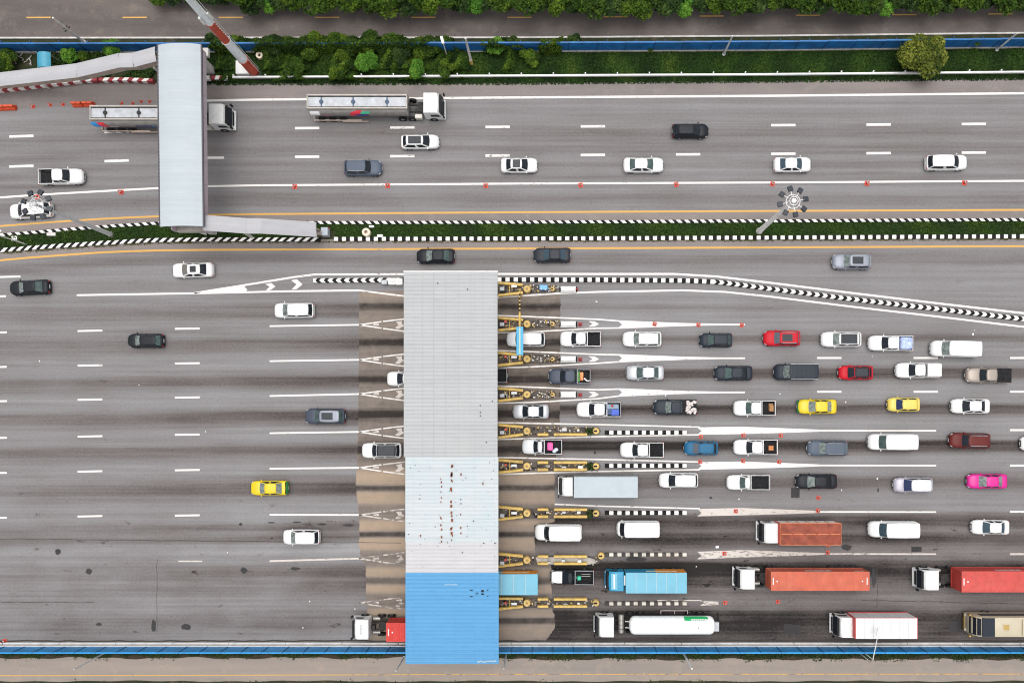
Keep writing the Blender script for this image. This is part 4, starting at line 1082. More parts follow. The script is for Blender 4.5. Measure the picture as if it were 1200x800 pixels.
lamp('camera_pole', 30, 286, -6, 272, 'white camera pole on the median at the left edge', .08, M_white, head=(.5,.2), cat='camera pole')
# tall red and white mast with a tripod base and a cabinet
bx, by = 299, 86; g_ = G(bx, by); root = empty('antenna_mast', (*g_, 0)); tag(root, 'tall red and white banded antenna mast leaning out of the top edge', 'mast')
mb = MB(); mb.box(-.85,.85,-.85,.85,-.02,.3,0,.05); mb.obj('foundation', mat('dark_concrete', (.05,.048,.042), .9, 0,0,.3,2), root)
HM = 27.0; nb = 7
zs = [0.5, 4.2, 9.4, 13.8, 19.5, 23.5, HM]
for k in range(len(zs)-1):
    z0, z1 = zs[k], zs[k+1]; r0 = .62*(1-z0/HM*.55); r1 = .62*(1-z1/HM*.55); mb = MB(); mb.cyl((0,0,z0),(0,0,z1),r0,r1,12); mb.cyl((0,0,z1-.1),(0,0,z1+.02),r1*1.12,r1*1.12,12)
    o = mb.obj('mast_section', M_red if k % 2 == 0 else mat('mast_white', (.70,.73,.75), .5, 0, 0, .06, 2, dirt=.15), root, 40)
mb = MB(); 
for k in range(50): mb.box(.52-.2*(k/50)*.9, .68-.2*(k/50)*.9, -.03, .03, .8+k*.5, .84+k*.5)
mb.cyl((.68,0,.5),(.47,0,HM),.03,.03,6); mb.cyl((.68,.3,.5),(.47,.3,HM),.03,.03,6); mb.obj('ladder', M_white, root)
for z in (14.5, 20, 25):
    for t in (0, 2.1, 4.2):
        mb = MB(); mb.box(.55*math.cos(t)-.12, .55*math.cos(t)+.12, .55*math.sin(t)-.12, .55*math.sin(t)+.12, z, z+1.4); mb.obj('antenna', M_white, root)
g_ = G(284.5, 78.5, 1.0); mb = MB(); mb.box(-.92,.92,-.83,.83,-.02,.95,0,.05); mb.box(-.6,-.1,-.845,-.83,.2,.8); tag(mb.obj('equipment_cabinet', M_white, None, None, (g_[0], g_[1], 0)), 'square white equipment cabinet with flat roof at the foot of the red mast', 'cabinet')
for x, y, r_, lb in ((304,65,.42,'round cream tank lid in the shrubs right of the red mast'),(429,272,.5,'round cream concrete ring lying in the median grass')):
    g_ = G(x, y, .8); mb = MB(); n = 20
    def rg(r, z): return [(r*math.cos(2*math.pi*i/n), r*math.sin(2*math.pi*i/n), z) for i in range(n)]
    mb.loft([rg(r_,0), rg(r_,.9), rg(r_*.45,.9), rg(r_*.40,.3)]); tag(mb.obj('concrete_ring', mat('cream_concrete', (.62,.52,.42), .8), None, 40, (g_[0], g_[1], 0)), lb, 'ring')
for x, y, s1, s2, lb in ((436,266,.3,.13,'upper of two small white blocks on the median beside the cream ring'),(446,277,.35,.17,'white block on the edge of the median kerb right of the cream ring'),(62,275,.55,.2,'flat pale concrete slab lying between the median kerbs at left'),(19,280,.35,.3,'small white box below the lamp head at the left edge'),(537,58.5,.22,.16,'tiny white box hung before the blue wall, left of the yellow-based pole')):
    g_ = G(x, y); mb = MB(); mb.box(-s1,s1,-s2,s2,0,.4,0,.03); tag(mb.obj('concrete_block', M_concl if 'slab' in lb else M_white, None, None, (g_[0], g_[1], .01)), lb, 'block')
# culvert wing walls at the bridge ends
for x0, x1, y0, y1, lb in ((213,243,265,276,'tan sloping concrete wing wall at the lower end of the footbridge'),(233,247,72,88,'grey sloping concrete wing beside the upper end of the footbridge')):
    mb = MB(); a = G(x0, y0); b = G(x1, y1); h_ = 2.2 if y0 > 200 else 2.4
    if y0 > 200: mb.loft([[(a[0],a[1],0),(a[0],a[1]-.3,0),(a[0],a[1]-.3,h_),(a[0],a[1],h_)],[(b[0],b[1]+.35,0),(b[0],b[1],0),(b[0],b[1],.3),(b[0],b[1]+.35,.3)]])
    else: mb.loft([[(a[0],a[1]+.3,0),(a[0],a[1]-1.4,0),(a[0],a[1]-1.4,h_+2),(a[0],a[1]+.3,h_+2)],[(b[0],b[1]+.9,0),(b[0],b[1],0),(b[0],b[1],h_*.4),(b[0],b[1]+.9,h_*.4)]])
    tag(mb.obj('wing_wall', M_conc if y0 < 200 else M_concl), lb, 'wall')

# ================================================================== CONES AND BARRIERS
mb = MB(); mb.box(-.23,.23,-.23,.23,0,.04); ms_base = mb.mesh('base', [M_black])
mb = MB(); mb.cyl((0,0,.041),(0,0,.75),.17,.035,14); mb.cyl((0,0,.75),(0,0,.77),.045,.045,10); ms_cone = mb.mesh('cone_body', [M_orange], 40)
mb = MB(); mb.cyl((0,0,.36),(0,0,.52),.115,.085,14); ms_band = mb.mesh('reflective_band', [M_white], 40)
# the cones here have an orange base
mb = MB(); mb.box(-.25,.25,-.25,.25,0,.05); ms_obase = mb.mesh('base', [M_orange])
cone0 = None
def cone(x, y, label, s=1.0, group='orange cones on the lane lines', dark=False):
    global cone0
    g_ = G(x, y, .35)
    if cone0 is None:
        cone0 = empty('traffic_cone', (0,0,0)); link('base', ms_obase, cone0); link('cone_body', ms_cone, cone0); link('reflective_band', ms_band, cone0); o = cone0
    else: o = copy_tree(cone0)
    o.location = (g_[0], g_[1], .016); o.scale = (s,s,s); tag(o, label, 'traffic cone', group); o.rotation_euler.z = random.uniform(-.3,.3)
up_c = [(42,230),(140.5,224.5),(344.5,218),(453.5,217),(569,217),(680.5,216.3),(793,215.5),(906,215),(1017,214.3),(1131.5,213.7)]
for k, (x, y) in enumerate(up_c):
    cone(x, y, f'orange cone on the white line of the upper carriageway, {ordinal(k)} from the left', 1.15)
for k, (x, y) in enumerate([(767.5,379.3),(819,380.3),(870,380.6)]): cone(x, y, f'orange cone at the taper of the highest queue lane line, {ordinal(k)} from the left')
for x, y, lb in ((822,511.5,'orange cone just above the rear of the blue hatchback'),(871.8,510,'orange cone above the bonnet of the loaded white pickup'),(821,541,'orange cone just below the blue hatchback'),(871.5,540,'orange cone below the loaded white pickup'),
    (916,510.2,'orange cone above the tail of the white pickup carrying crates'),(914,541,'orange cone below the tail of the white pickup carrying crates'),(960,583.3,'upper of two orange cones below the black saloon'),(959.5,598.3,'orange cone on the line right above the rust tarpaulin lorry'),
    (863,599,'orange cone on the white wedge left above the rust tarpaulin lorry'),(849.5,648.7,'orange cone on the worn white wedge left above the orange container'),(971,647.5,'orange cone on the line above the orange container'),(971.5,638.6,'orange cone touching the underside of the rust tarpaulin lorry'),
    (850.5,706.5,'orange cone between the gas tanker and the tractor of the orange container'),(912.5,705.3,'dark red cone below the orange container'),(3.8,751.5,'orange cone at the bottom wall in the left corner')):
    cone(x, y, lb, 1.0, 'orange cones between the queue lanes')
for k, (x, y, s) in enumerate([(37,124,.9),(57,122,.8),(72,121.5,.8),(141,120,.7),(154,120,.7),(164,118,.7),(174,118,.7)]):
    cone(x, y, f'small red cone in the row beside the upper shoulder, {ordinal(k)} from the left', s, 'red cones closing the left shoulder')
wb = None
for k, (x, y) in enumerate([(-1,125.2),(10.5,124.8),(89.5,121.3),(102.5,121)]):
    g_ = G(x, y, .6)
    if wb is None:
        wb = empty('water_barrier', (0,0,0)); mb = MB()
        mb.loft([[(s*.62,-.32,0),(s*.62,.32,0),(s*.62,.28,.3),(s*.58,.12,.5),(s*.58,.12,.9),(s*.58,-.12,.9),(s*.58,-.12,.5),(s*.62,-.28,.3)] for s in (-1, 1)]); mb.obj('shell', M_orange2, wb)
        mb = MB(); mb.cyl((.62,0,.2),(.70,0,.2),.08,.08,8); mb.cyl((0,0,.9),(0,0,.95),.1,.1,8); mb.obj('plug', M_orange, wb); o = wb
    else: o = copy_tree(wb)
    o.location = (g_[0], g_[1], .01); o.rotation_euler.z = .02
    tag(o, ['orange water barrier cut by the left edge of the picture','second orange water barrier from the left, beside the left edge','left barrier of the orange pair near the silver tanker','right barrier of the orange pair, nearest the silver tanker'][k], 'water barrier', 'orange water-filled barriers on the left shoulder')

# ================================================================== VEGETATION
def pxarea(n, x0, x1, topf, botf):
    x = rng.uniform(x0, x1, n); t = rng.uniform(0, 1, n); y = topf(x)+(botf(x)-topf(x))*t
    return (x-NX)/S, (NY-y)/S, x, y, t
def vnoise(x, y, s, seed=0):
    r = np.random.default_rng(seed); v = np.zeros_like(x)
    for k in range(5):
        a = r.uniform(0, 2*np.pi); f = s*r.uniform(.6, 1.9); p = r.uniform(0, 6.28); v += np.sin((x*np.cos(a)+y*np.sin(a))*f+p)
    return v/5
f_in = lambda pts: (lambda x: np.interp(x, [p[0] for p in pts], [p[1] for p in pts]))
# verge: dense low plants, taller shrubs towards the left
X, Y, px_, py_, t = pxarea(150000, 236, 1400, f_in([(236,58),(600,60.5),(900,59),(1200,56),(1400,54)]), f_in([(236,100),(600,99.5),(900,97),(1200,94),(1400,92)]))
nz = vnoise(X, Y, 1.3, 3); h = .10 + np.clip(nz+.35, 0, 1)*.5*np.clip((760-px_)/300, .25, 1)*(1-.75*(t > .80))
keep = ~((t > .93) & (rng.uniform(0,1,len(t)) > .35))
tint = .30 + .45*nz + .12*vnoise(X, Y, 6, 5) - .25*(t > .86)
pos = np.stack([X, Y, h*rng.uniform(.3, 1, len(X))], 1)[keep]
tag(link('verge_plants', leaf_mesh('verge_plants', pos, .17, F_grass, .8, tint[keep])), 'dense green ground cover on the verge between the blue wall and the guard rail', 'ground cover', kind='stuff')
X, Y, px_, py_, t = pxarea(90000, 240, 660, f_in([(240,47),(500,46),(660,47)]), f_in([(240,96),(500,95),(560,92),(660,70)]))
nz = vnoise(X, Y, 1.0, 33); nz2 = vnoise(X, Y, 3.0, 35); dens = np.interp(px_, [240,280,330,500,540,600,660], [.0,.10,.30,.34,.02,-.10,-.3]) - .38*((py_ > 84)) - .25*((px_ > 505) & (px_ < 575) & (py_ < 62))
k_ = (nz + .35*nz2) > -dens
hh_ = np.clip((nz+.35*nz2+dens)*1.9, 0, 1.8)
tag(link('shrub_thicket', leaf_mesh('shrub_thicket', np.stack([X, Y, .2+hh_*rng.uniform(.35,1,len(X))], 1)[k_], .21, F_mid, .75, (.08+.55*nz2+.18*hh_)[k_])), 'tangled green thicket spilling over the blue wall and verge above the tanker', 'thicket', kind='stuff')
X, Y, px_, py_, t = pxarea(22000, -60, 236, f_in([(-60,61),(236,60)]), f_in([(-60,106),(0,98),(100,92),(236,98)]))
nz = vnoise(X, Y, 1.1, 8); k_ = nz > .05
tag(link('verge_plants', leaf_mesh('verge_plants', np.stack([X, Y, rng.uniform(.05,.5,len(X))], 1)[k_], .19, F_dark, .8, (.4+.4*nz)[k_])), 'dark patchy undergrowth around the long footbridge stair', 'ground cover', kind='stuff')
X, Y, px_, py_, t = pxarea(46000, -60, 1400, f_in([(-60,284),(0,277.5),(60,272.5),(120,268),(185,264),(600,262.5),(900,261),(1200,259.5),(1400,258)]), f_in([(-60,298),(0,291),(60,286.5),(120,282.5),(185,279),(600,277.5),(900,276.3),(1200,274.7),(1400,273)]))
nz = vnoise(X, Y, 1.2, 11); h = .05+.22*np.clip(nz+.3, 0, 1)*np.where(px_ < 260, 2.2, 1)
k_ = ~((px_ > 370) & (px_ < 393) & (py_ > 270)) & (rng.uniform(0,1,len(t)) < np.where(px_ < 130, .75, 1))
tag(link('median_grass', leaf_mesh('median_grass', np.stack([X, Y, h*rng.uniform(.2,1,len(X))+.02], 1)[k_], .15, F_grass, .8, (.35+.4*nz)[k_])), 'green grass and low plants between the striped median kerbs', 'grass', kind='stuff')
# weeds along kerb feet and under the walls
px_ = rng.uniform(-50, 1300, 9000); off = np.abs(rng.normal(0, .9, 9000)); yb_ = np.interp(px_, [0,60,120,180,240,1200], [296.3,291.8,287.8,284.4,283.4,279.8]) + off
keep = vnoise(px_*.1, yb_, 2.3, 4) > -.25
X = (px_-NX)/S; Y = (NY-yb_)/S
tag(link('kerb_weeds', leaf_mesh('kerb_weeds', np.stack([X, Y, rng.uniform(.02,.10,len(X))], 1)[keep], .09, F_dry, .8, rng.uniform(0,.6,keep.sum()))), 'sparse dry weeds along the foot of the lower median kerb', 'weeds', kind='stuff')
px_ = rng.uniform(-50, 1300, 26000); d = np.abs(rng.normal(0, 1, 26000)); nzb = vnoise(px_*.1, px_*0, 1.7, 6)
yb_ = 763.5 + d*np.where(px_ > 590, 3.4, 2.2)*(.5+np.clip(nzb+.5,0,1)); k_ = yb_ < 775
tag(link('kerb_weeds', leaf_mesh('kerb_weeds', np.stack([(px_-NX)/S, (NY-yb_)/S, rng.uniform(.02,.28,len(px_))], 1)[k_], .13, F_dark, .8, (.35+.3*nzb)[k_])), 'strip of dark weeds between the bottom blue wall and the frontage road', 'weeds', kind='stuff')
band('wall_foot_soil', [(-500,763),(1800,763)], [(x, 770.5+.7*math.sin(x*.05)+.9*math.sin(x*.13)+(1.5 if x > 590 else 0)) for x in range(-500,1801,10)], .006, mottled('foot_soil', (.045,.034,.022), (.03,.026,.018), (.08,.06,.04), .4, .8, .4))
px_ = rng.uniform(-50, 1300, 16000); nzb = vnoise(px_*.1, px_*0, 1.3, 16); yb_ = 801-np.abs(rng.normal(0, 1.2, 16000))*(.6+np.clip(nzb+.3,0,1)*2) + rng.uniform(0, 14, 16000)
k_ = (nzb > -.35) & (px_ < 900)
tag(link('kerb_weeds', leaf_mesh('kerb_weeds', np.stack([(px_-NX)/S, (NY-yb_)/S, rng.uniform(.02,.3,len(px_))], 1)[k_], .14, F_dark, .8, (.3+.3*nzb)[k_])), 'dark weeds along the bottom edge beyond the frontage road', 'weeds', kind='stuff')
band('frontage_edge', [(x, 797.5+.5*math.sin(x*.03)+.5*math.sin(x*.11)) for x in range(-500,1801,10)], [(-500,900),(1800,900)], .01, M_soil)

def crown_pts(r, hh, n, lobes, seed):
    r_ = np.random.default_rng(seed); out = []; ti = []
    for k in range(lobes):
        a = r_.uniform(0, 2*np.pi); d = r*math.sqrt(r_.uniform(0, 1))*.66; cz = hh*(.55+.3*r_.uniform()) ; lr = r*r_.uniform(.30, .52)
        m = n//lobes; u = r_.normal(0, 1, (m, 3)); u /= np.linalg.norm(u, axis=1)[:, None]
        u *= (r_.uniform(.45, 1, m)**.4)[:, None]; u[:, 2] = np.abs(u[:, 2])*.9-.15
        out.append(np.array([d*math.cos(a), d*math.sin(a), cz]) + u*lr); ti.append(np.full(m, r_.uniform(.15, .8)))
    return np.concatenate(out), np.concatenate(ti)
def make_tree(name, r, hh, n, lobes, mf, seed, size=.3):
    root = empty(name, (0,0,0)); mb = MB(); rr = random.Random(seed)
    mb.cyl((0,0,-.05),(0,0,hh*.45),.09*r,.06*r,8)
    for k in range(5):
        t = k*1.256+rr.random(); mb.cyl((0,0,hh*.4),(r*.5*math.cos(t),r*.5*math.sin(t),hh*.68),.045*r,.02*r,6)
    mb.obj('trunk', mat('bark', (.09,.07,.05), .9, 0, 0, .3, 5), root)
    p, ti = crown_pts(r, hh, n, lobes, seed); link('crown', leaf_mesh('crown', p, size, mf, .75, ti), root)
    return root
protos = [make_tree('roadside_tree', 2.4, 4.2, 2600, 14, F_mid, 21), make_tree('roadside_tree', 2.0, 3.6, 2000, 11, F_dark, 22), make_tree('roadside_tree', 2.8, 4.8, 3000, 18, F_mid, 23), make_tree('roadside_tree', 1.8, 3.2, 1700, 10, F_bright, 24)]
used = [False]*4
xs_ = [178]
while xs_[-1] < 1250: xs_.append(xs_[-1]+random.uniform(15, 25))
for k, x in enumerate(xs_):
    j = [0,1,2,1,0,2,1,3,1,0,2,1][k % 12] if not (210 < x < 260) else 1
    o = protos[j] if not used[j] else copy_tree(protos[j]); used[j] = True
    yy = -5.0 + random.uniform(-3.5, 1.5) - (5 if x < 280 else 0) + (3 if 500 < x < 560 or 640 < x < 800 else 0); g_ = G(x, yy, 3.0)
    s_ = random.uniform(.8, 1.15)*(.7 if x < 270 else 1); o.location = (g_[0], g_[1], 0); o.scale = (s_, s_, s_); o.rotation_euler.z = random.uniform(0, 6.28)
    n_ = ordinal(k) if k < 30 else ordinal(len(xs_)-1-k) 
    tag(o, f'leafy roadside tree in the row along the top edge, {n_} from the ' + ('left' if k < 30 else 'right'), 'tree', 'trees along the top edge')
o = make_tree('round_tree', 3.0, 3.4, 7000, 26, F_olive, 31, .26); g_ = G(1082, 64, 2.4); o.location = (g_[0], g_[1], 0); tag(o, 'round olive green tree overlapping the blue wall near the top right corner', 'tree')
for x, y, r_, mf, sd, nm, lb in ((81,64.5,1.05,F_bright,41,'small_tree','bright green small tree right of the cyan awning'),(131.5,55,1.3,F_bright,42,'small_tree','bright green bush tree covering the blue wall left of the footbridge'),(97,66,.8,F_mid,43,'shrub','darker small shrub between the two bright trees by the wall'),
    (10,70,1.5,F_mid,44,'shrub','yellowish green shrub against the wall at the left edge'),(580,53,1.2,F_bright,45,'shrub','bright round shrub in front of the wall, right of the yellow-based pole'),(500,56,2.0,F_mid,46,'shrub','big shrub spilling onto the kerb left of the thin lamp'),(487,82,1.3,F_bright,47,'shrub','bright shrub over the guard rail above the white hatchback'),
    (440,52,1.8,F_mid,48,'shrub','wide shrub hiding the wall above the silver tanker cab'),(400,54,1.9,F_mid,49,'shrub','shrub hiding the wall above the middle of the silver tanker'),(362,52,1.9,F_mid,50,'shrub','shrub hiding the wall above the rear of the silver tanker'),(272,52,1.2,F_mid,51,'shrub','shrub before the wall left of the red and white mast'),
    (470,66,1.3,F_dark,52,'shrub','dark shrub left of the thin lamp in the verge'),(620,67,1.3,F_mid,53,'shrub','shrub at the left start of the clear blue wall stretch'),(395,84,1.2,F_mid,54,'shrub','shrub growing over the guard rail above the tanker'),(345,80,1.3,F_mid,55,'shrub','shrub in the verge right of the cream tank lid'),(674,47,.9,F_dark,56,'shrub','dark weedy shrub on the kerb above the blue wall, centre'),(430,74,1.5,F_bright,57,'shrub','light green shrub in the verge above the tanker'),(524,80,1.2,F_mid,58,'shrub','shrub below the thin lamp next to the guard rail'),(320,53,1.5,F_dark,59,'shrub','dark shrub over the wall right of the red and white mast'),(602,49,.8,F_dark,60,'shrub','small dark shrub at the kerb right of the bright round shrub'),(248,48,1.0,F_dark,61,'shrub','dark shrub at the upper right corner of the footbridge roof')):
    o = make_tree(nm, r_, 1.9 if r_ > 1 else 1.4, int(900*r_*r_)+500, 9, mf, sd, .2); g_ = G(x, y, 1.2); o.location = (g_[0], g_[1], 0); tag(o, lb, 'tree' if nm == 'small_tree' else 'shrub', 'shrubs and small trees along the verge')
# creepers hanging over the inner face of the upper wall
n_ = 30000; px_ = rng.uniform(236, 1240, n_); z_ = rng.uniform(0, 3.05, n_)
nz = vnoise(px_*.1, z_*0, .9, 61) + .45*vnoise(px_*.1, z_, 2.6, 62)
th = np.interp(px_, [236,250,300,320,480,505,512,545,552,600,640,700,800,1240], [.1,-.5,-.1,-.75,-.75,-.4,.5,.5,-.25,-.1,.35,.6,.75,.8]) + .22*(z_ > 2.2)
k_ = nz > th; yb_ = np.interp(px_, [0,600,900,1200], [61.5,60.7,59.2,55.7])
tag(link('wall_creeper', leaf_mesh('wall_creeper', np.stack([(px_-NX)/S, (NY-yb_)/S-.12-rng.uniform(0,.45,n_)*(1-z_/3.4)+np.where(z_ > 2.6, rng.uniform(0,.4,n_), 0), z_], 1)[k_], .22, F_mid, .9, (.25+.4*nz)[k_])), 'green creepers hanging in patches over the weathered blue wall', 'creeper', kind='stuff')
# debris under the left stair
mb = MB()
for k in range(16):
    g_ = G(random.uniform(14, 40), random.uniform(66, 78)); l_ = random.uniform(.2,.9); t = random.uniform(0, 3); mb.cyl((g_[0], g_[1], .1), (g_[0]+l_*math.cos(t), g_[1]+l_*math.sin(t), .25), .05, .04, 5)
tag(mb.obj('scrap_pile', M_concl), 'pile of pale scrap pieces beside the cyan awning', 'scrap pile', kind='stuff')
# small litter on the asphalt
k = 0
for x, y in ((808,499),(991,471),(840.5,640.5),(780,463),(622,487),(1022,417.5),(914,461.5),(866,584.5),(1028,560.5),(986,574),(1140,391.5),(1142,387),(163,451),(46.5,423),(241,505.5),(266.7,647),(363,704),(355,735),(416,713),(699,353.5),(816,663.5)):
    g_ = G(x, y); s_ = random.uniform(.05,.12)*(2.0 if x in (1140, 840.5) else 1); mb = MB(); mb.box(-s_, s_, -s_*.7, s_*.7, 0, .04, 0, .01); o = mb.obj('litter_scrap', M_white, None, None, (g_[0], g_[1], .016), random.uniform(0, 3))
    tag(o, 'scrap of white litter lying on the asphalt', 'litter', 'white litter scraps scattered on the asphalt'); k += 1
# ================================================================== VEHICLES
# local frame: x forward, y left, z up, origin on the ground below the centre
CAR = {
 # L, W, height, belt z, cabin (front base, front roof, rear roof, rear base) in metres from the centre, roof half width
 'sedan': dict(L=4.6, W=1.76, H=1.46, belt=.93, hood=.96, nose=.70, deck=1.02, tail=.82, cab=(1.16,.26,-.98,-1.72), rw=.60, rails=False),
 'hatch': dict(L=4.0, W=1.70, H=1.50, belt=.95, hood=1.0, nose=.72, deck=1.0, tail=.9, cab=(1.10,.30,-1.35,-1.84), rw=.60, rails=False),
 'suv':   dict(L=4.6, W=1.84, H=1.72, belt=1.08, hood=1.10, nose=.86, deck=1.1, tail=1.0, cab=(1.10,.40,-1.78,-2.15), rw=.66, rails=True),
 'mpv':   dict(L=4.6, W=1.80, H=1.72, belt=1.02, hood=1.05, nose=.78, deck=1.05, tail=.95, cab=(1.28,.42,-1.85,-2.2), rw=.68, rails=False),
 'van':   dict(L=5.5, W=1.92, H=2.15, belt=1.20, hood=1.22, nose=.88, deck=1.2, tail=1.1, cab=(1.72,1.05,-2.56,-2.66), rw=.84, rails=False),
 'fvan':  dict(L=5.1, W=1.92, H=2.20, belt=1.22, hood=1.24, nose=1.1, deck=1.2, tail=1.1, cab=(2.25,1.70,-2.40,-2.48), rw=.84, rails=False),
 'pickup':dict(L=5.3, W=1.84, H=1.76, belt=1.10, hood=1.12, nose=.90, deck=.62, tail=.62, cab=(1.26,.52,-.62,-.85), rw=.66, rails=False, bed=(-.90,-2.6)),
 'pickup1':dict(L=5.2, W=1.80, H=1.70, belt=1.06, hood=1.08, nose=.88, deck=.62, tail=.62, cab=(1.18,.48,.02,-.22), rw=.64, rails=False, bed=(-.28,-2.55)),
}
def car_meshes(k):
    c = CAR[k]; L, W = c['L'], c['W']; hw = W/2; a0, a1, r1, r0 = c['cab']; belt, H = c['belt'], c['H']
    out = {}
    xr = -L/2; xf = L/2; bed = c.get('bed')
    boxy = k in ('van', 'fvan')
    xs = [xr, xr+.04, xr+.14, xr+.35, xr+.8, -.9, -.3, .3, a0-.1, a0+.15, xf-.75, xf-.45, xf-.22, xf-.09, xf-.02, xf]
    if bed: xs = [bed[0]+.02, bed[0]+.1] + [x for x in xs if x > bed[0]+.3]
    xs = sorted(set(round(x, 3) for x in xs if (x > bed[0] if bed else True)))
    rings = []
    for x in xs:
        df = xf-x; dr = x-xr
        wf = 1.0 if df > .95 else (1-(1-df/.95)**(3.2 if not boxy else 4.5)*.42)
        wr = 1.0 if (dr > .5 or bed) else (1-(1-dr/.5)**3*.20)
        w_ = hw*min(wf, wr)
        if x >= a0: t = (x-a0)/(xf-a0); zt = c['hood']+(c['nose']-c['hood'])*t**2.2
        elif x > r0: zt = belt
        else: t = (r0-x)/(r0-xr); zt = c['deck']+(c['tail']-c['deck'])*t**3
        if df < .12: zt -= (.12-df)*1.6
        if dr < .05 and not bed: zt -= (.05-dr)*1.5
        cr = .045
        zl = .26 + (max(0, .3-df)*.3)
        half = [(0, zt+cr), (.45*w_, zt+cr*.85), (.74*w_, zt+cr*.4), (.88*w_, zt-.035), (.955*w_, zt-.12), (w_*.995, zt-.26), (w_, (zt+zl)/2), (.975*w_, zl+.08), (.90*w_, zl), (0, zl-.02)]
        ring = [(x, -y, z) for y, z in half] + [(x, y, z) for y, z in reversed(half[1:-1])]
        rings.append(ring)
    mb = MB(); mb.loft(rings)
    if bed:  # open cargo box as part of the painted body
        x1, x0 = bed[0], -L/2; t = .06; z0, z1 = .5, 1.02
        mb.box(x0, x1, -hw*.97, -hw*.97+t, z0-.2, z1); mb.box(x0, x1, hw*.97-t, hw*.97, z0-.2, z1)
        mb.box(x0, x0+t, -hw*.97+t, hw*.97-t, z0-.2, z1-.01); mb.box(x1-t, x1+.02, -hw*.93, hw*.93, z0, z1-.02)
    # cabin rings
    wb = hw*.90; wr_ = c['rw']*1.0 if True else 0
    wr_ = hw*(c['rw']/ .88)*.97 if False else c['rw']*hw/.88
    ts = [0, .06, .5, .93, 1.0]
    nF, nS = 6, 8
    crings = []
    for t in ts:
        e = t
        zf = (belt-.03) + (H-belt-.02)*math.sin(t*math.pi/2*.93)/math.sin(math.pi/2*.93) if False else (belt-.03)+(H-.045-belt+.03)*t
        fx = a0+.04 + (a1-a0)*(t**1.12); rx = r0-.03 + (r1-r0)*(t**1.25)
        w_ = wb + (wr_-wb)*t**1.3
        bf = .16*(1-.45*t); br = .10*(1-.4*t)
        cw = .86; pts = []
        for i in range(nF+1):            # front, from -y to +y
            y = -cw + 2*cw*i/nF; pts.append((fx-bf*(y)**2, y*w_, zf))
        for i in range(nS+1):            # left side, front to rear
            s_ = i/nS; x = (fx-.30+.08*t) + ((rx+.22)-(fx-.30+.08*t))*s_; pts.append((x, w_*(1-.05*(2*s_-1)**2), zf))
        for i in range(nF+1):
            y = cw - 2*cw*i/nF; pts.append((rx+br*y*y, y*w_, zf))
        for i in range(nS+1):
            s_ = i/nS; x = (rx+.22) + ((fx-.30+.08*t)-(rx+.22))*s_; pts.append((x, -w_*(1-.05*(2*s_-1)**2), zf))
        crings.append(pts)
    n = len(crings[0])
    segs = {'front': range(0, nF), 'left': range(nF+1, nF+1+nS), 'rear': range(nF+nS+2, 2*nF+nS+2), 'right': range(2*nF+nS+3, 2*nF+2*nS+3)}
    gl = {'windscreen': MB(), 'rear_window': MB(), 'side_windowL': MB(), 'side_windowR': MB()}
    nm = {'front': 'windscreen', 'rear': 'rear_window', 'left': 'side_windowL', 'right': 'side_windowR'}
    for j in range(len(ts)-1):
        for i in range(n):
            q = [crings[j][i], crings[j][(i+1) % n], crings[j+1][(i+1) % n], crings[j+1][i]]
            tgt = mb
            if 1 <= j <= 2:
                for s_, rg in segs.items():
                    if i in rg:
                        kk = i-rg[0]
                        if s_ in ('left', 'right'):
                            kk = kk if s_ == 'left' else nS-1-kk
                            solid = (kk in (3,)) or (boxy and kk > 6 and k == 'fvan')
                            if k in ('pickup1',): solid = kk > 5
                            if not solid: tgt = gl[nm[s_]]
                        else: tgt = gl[nm[s_]]
            elif j == 0 and i in segs['front']: tgt = gl['windscreen']
            tgt.add(q, [(0, 1, 2, 3)])
    out['body'] = mb
    out.update(gl)
    rf = MB(); cxm = (a1+r1)/2; rr = []
    top = crings[-1]
    for s_, dz in ((1, 0), (.96, .022), (.80, .036), (.5, .045), (.2, .048)):
        rr.append([(cxm+(p[0]-cxm)*s_, p[1]*s_, top[0][2]+dz) for p in top])
    rf.loft(rr, 0, False); rf.add([p for p in rr[-1]], [tuple(range(n))]); out['roof'] = rf
    return out
CM = {}
W_T = MB(); W_T.cyl((0,-.105,0),(0,.105,0),.33,.33,20); ME_T = W_T.mesh('wheel', [M_tyre], 40)
W_R = MB(); W_R.cyl((0,.09,0),(0,.112,0),.21,.19,14); W_R.cyl((0,.10,0),(0,.125,0),.05,.05,8); ME_R = W_R.mesh('rim', [M_rim], 40)
mb = MB(); mb.ell((0,0,0),(.075,.11,.075)); ME_MIR = mb.mesh('mirror', [P['white']], 60)
mb = MB(); mb.ell((0,0,0),(.20,.11,.06)); ME_HL = mb.mesh('headlight', [M_lamp], 60)
mb = MB(); mb.ell((0,0,0),(.09,.15,.12)); ME_TL = mb.mesh('taillight', [M_tail], 60)
mb = MB(); mb.box(-.012,.012,-.24,.24,-.055,.055); ME_PL = mb.mesh('number_plate', [M_white])
def link_m(name, me, parent, m, loc=(0,0,0), rz=0): return link(name, me, parent, loc, rz, m)
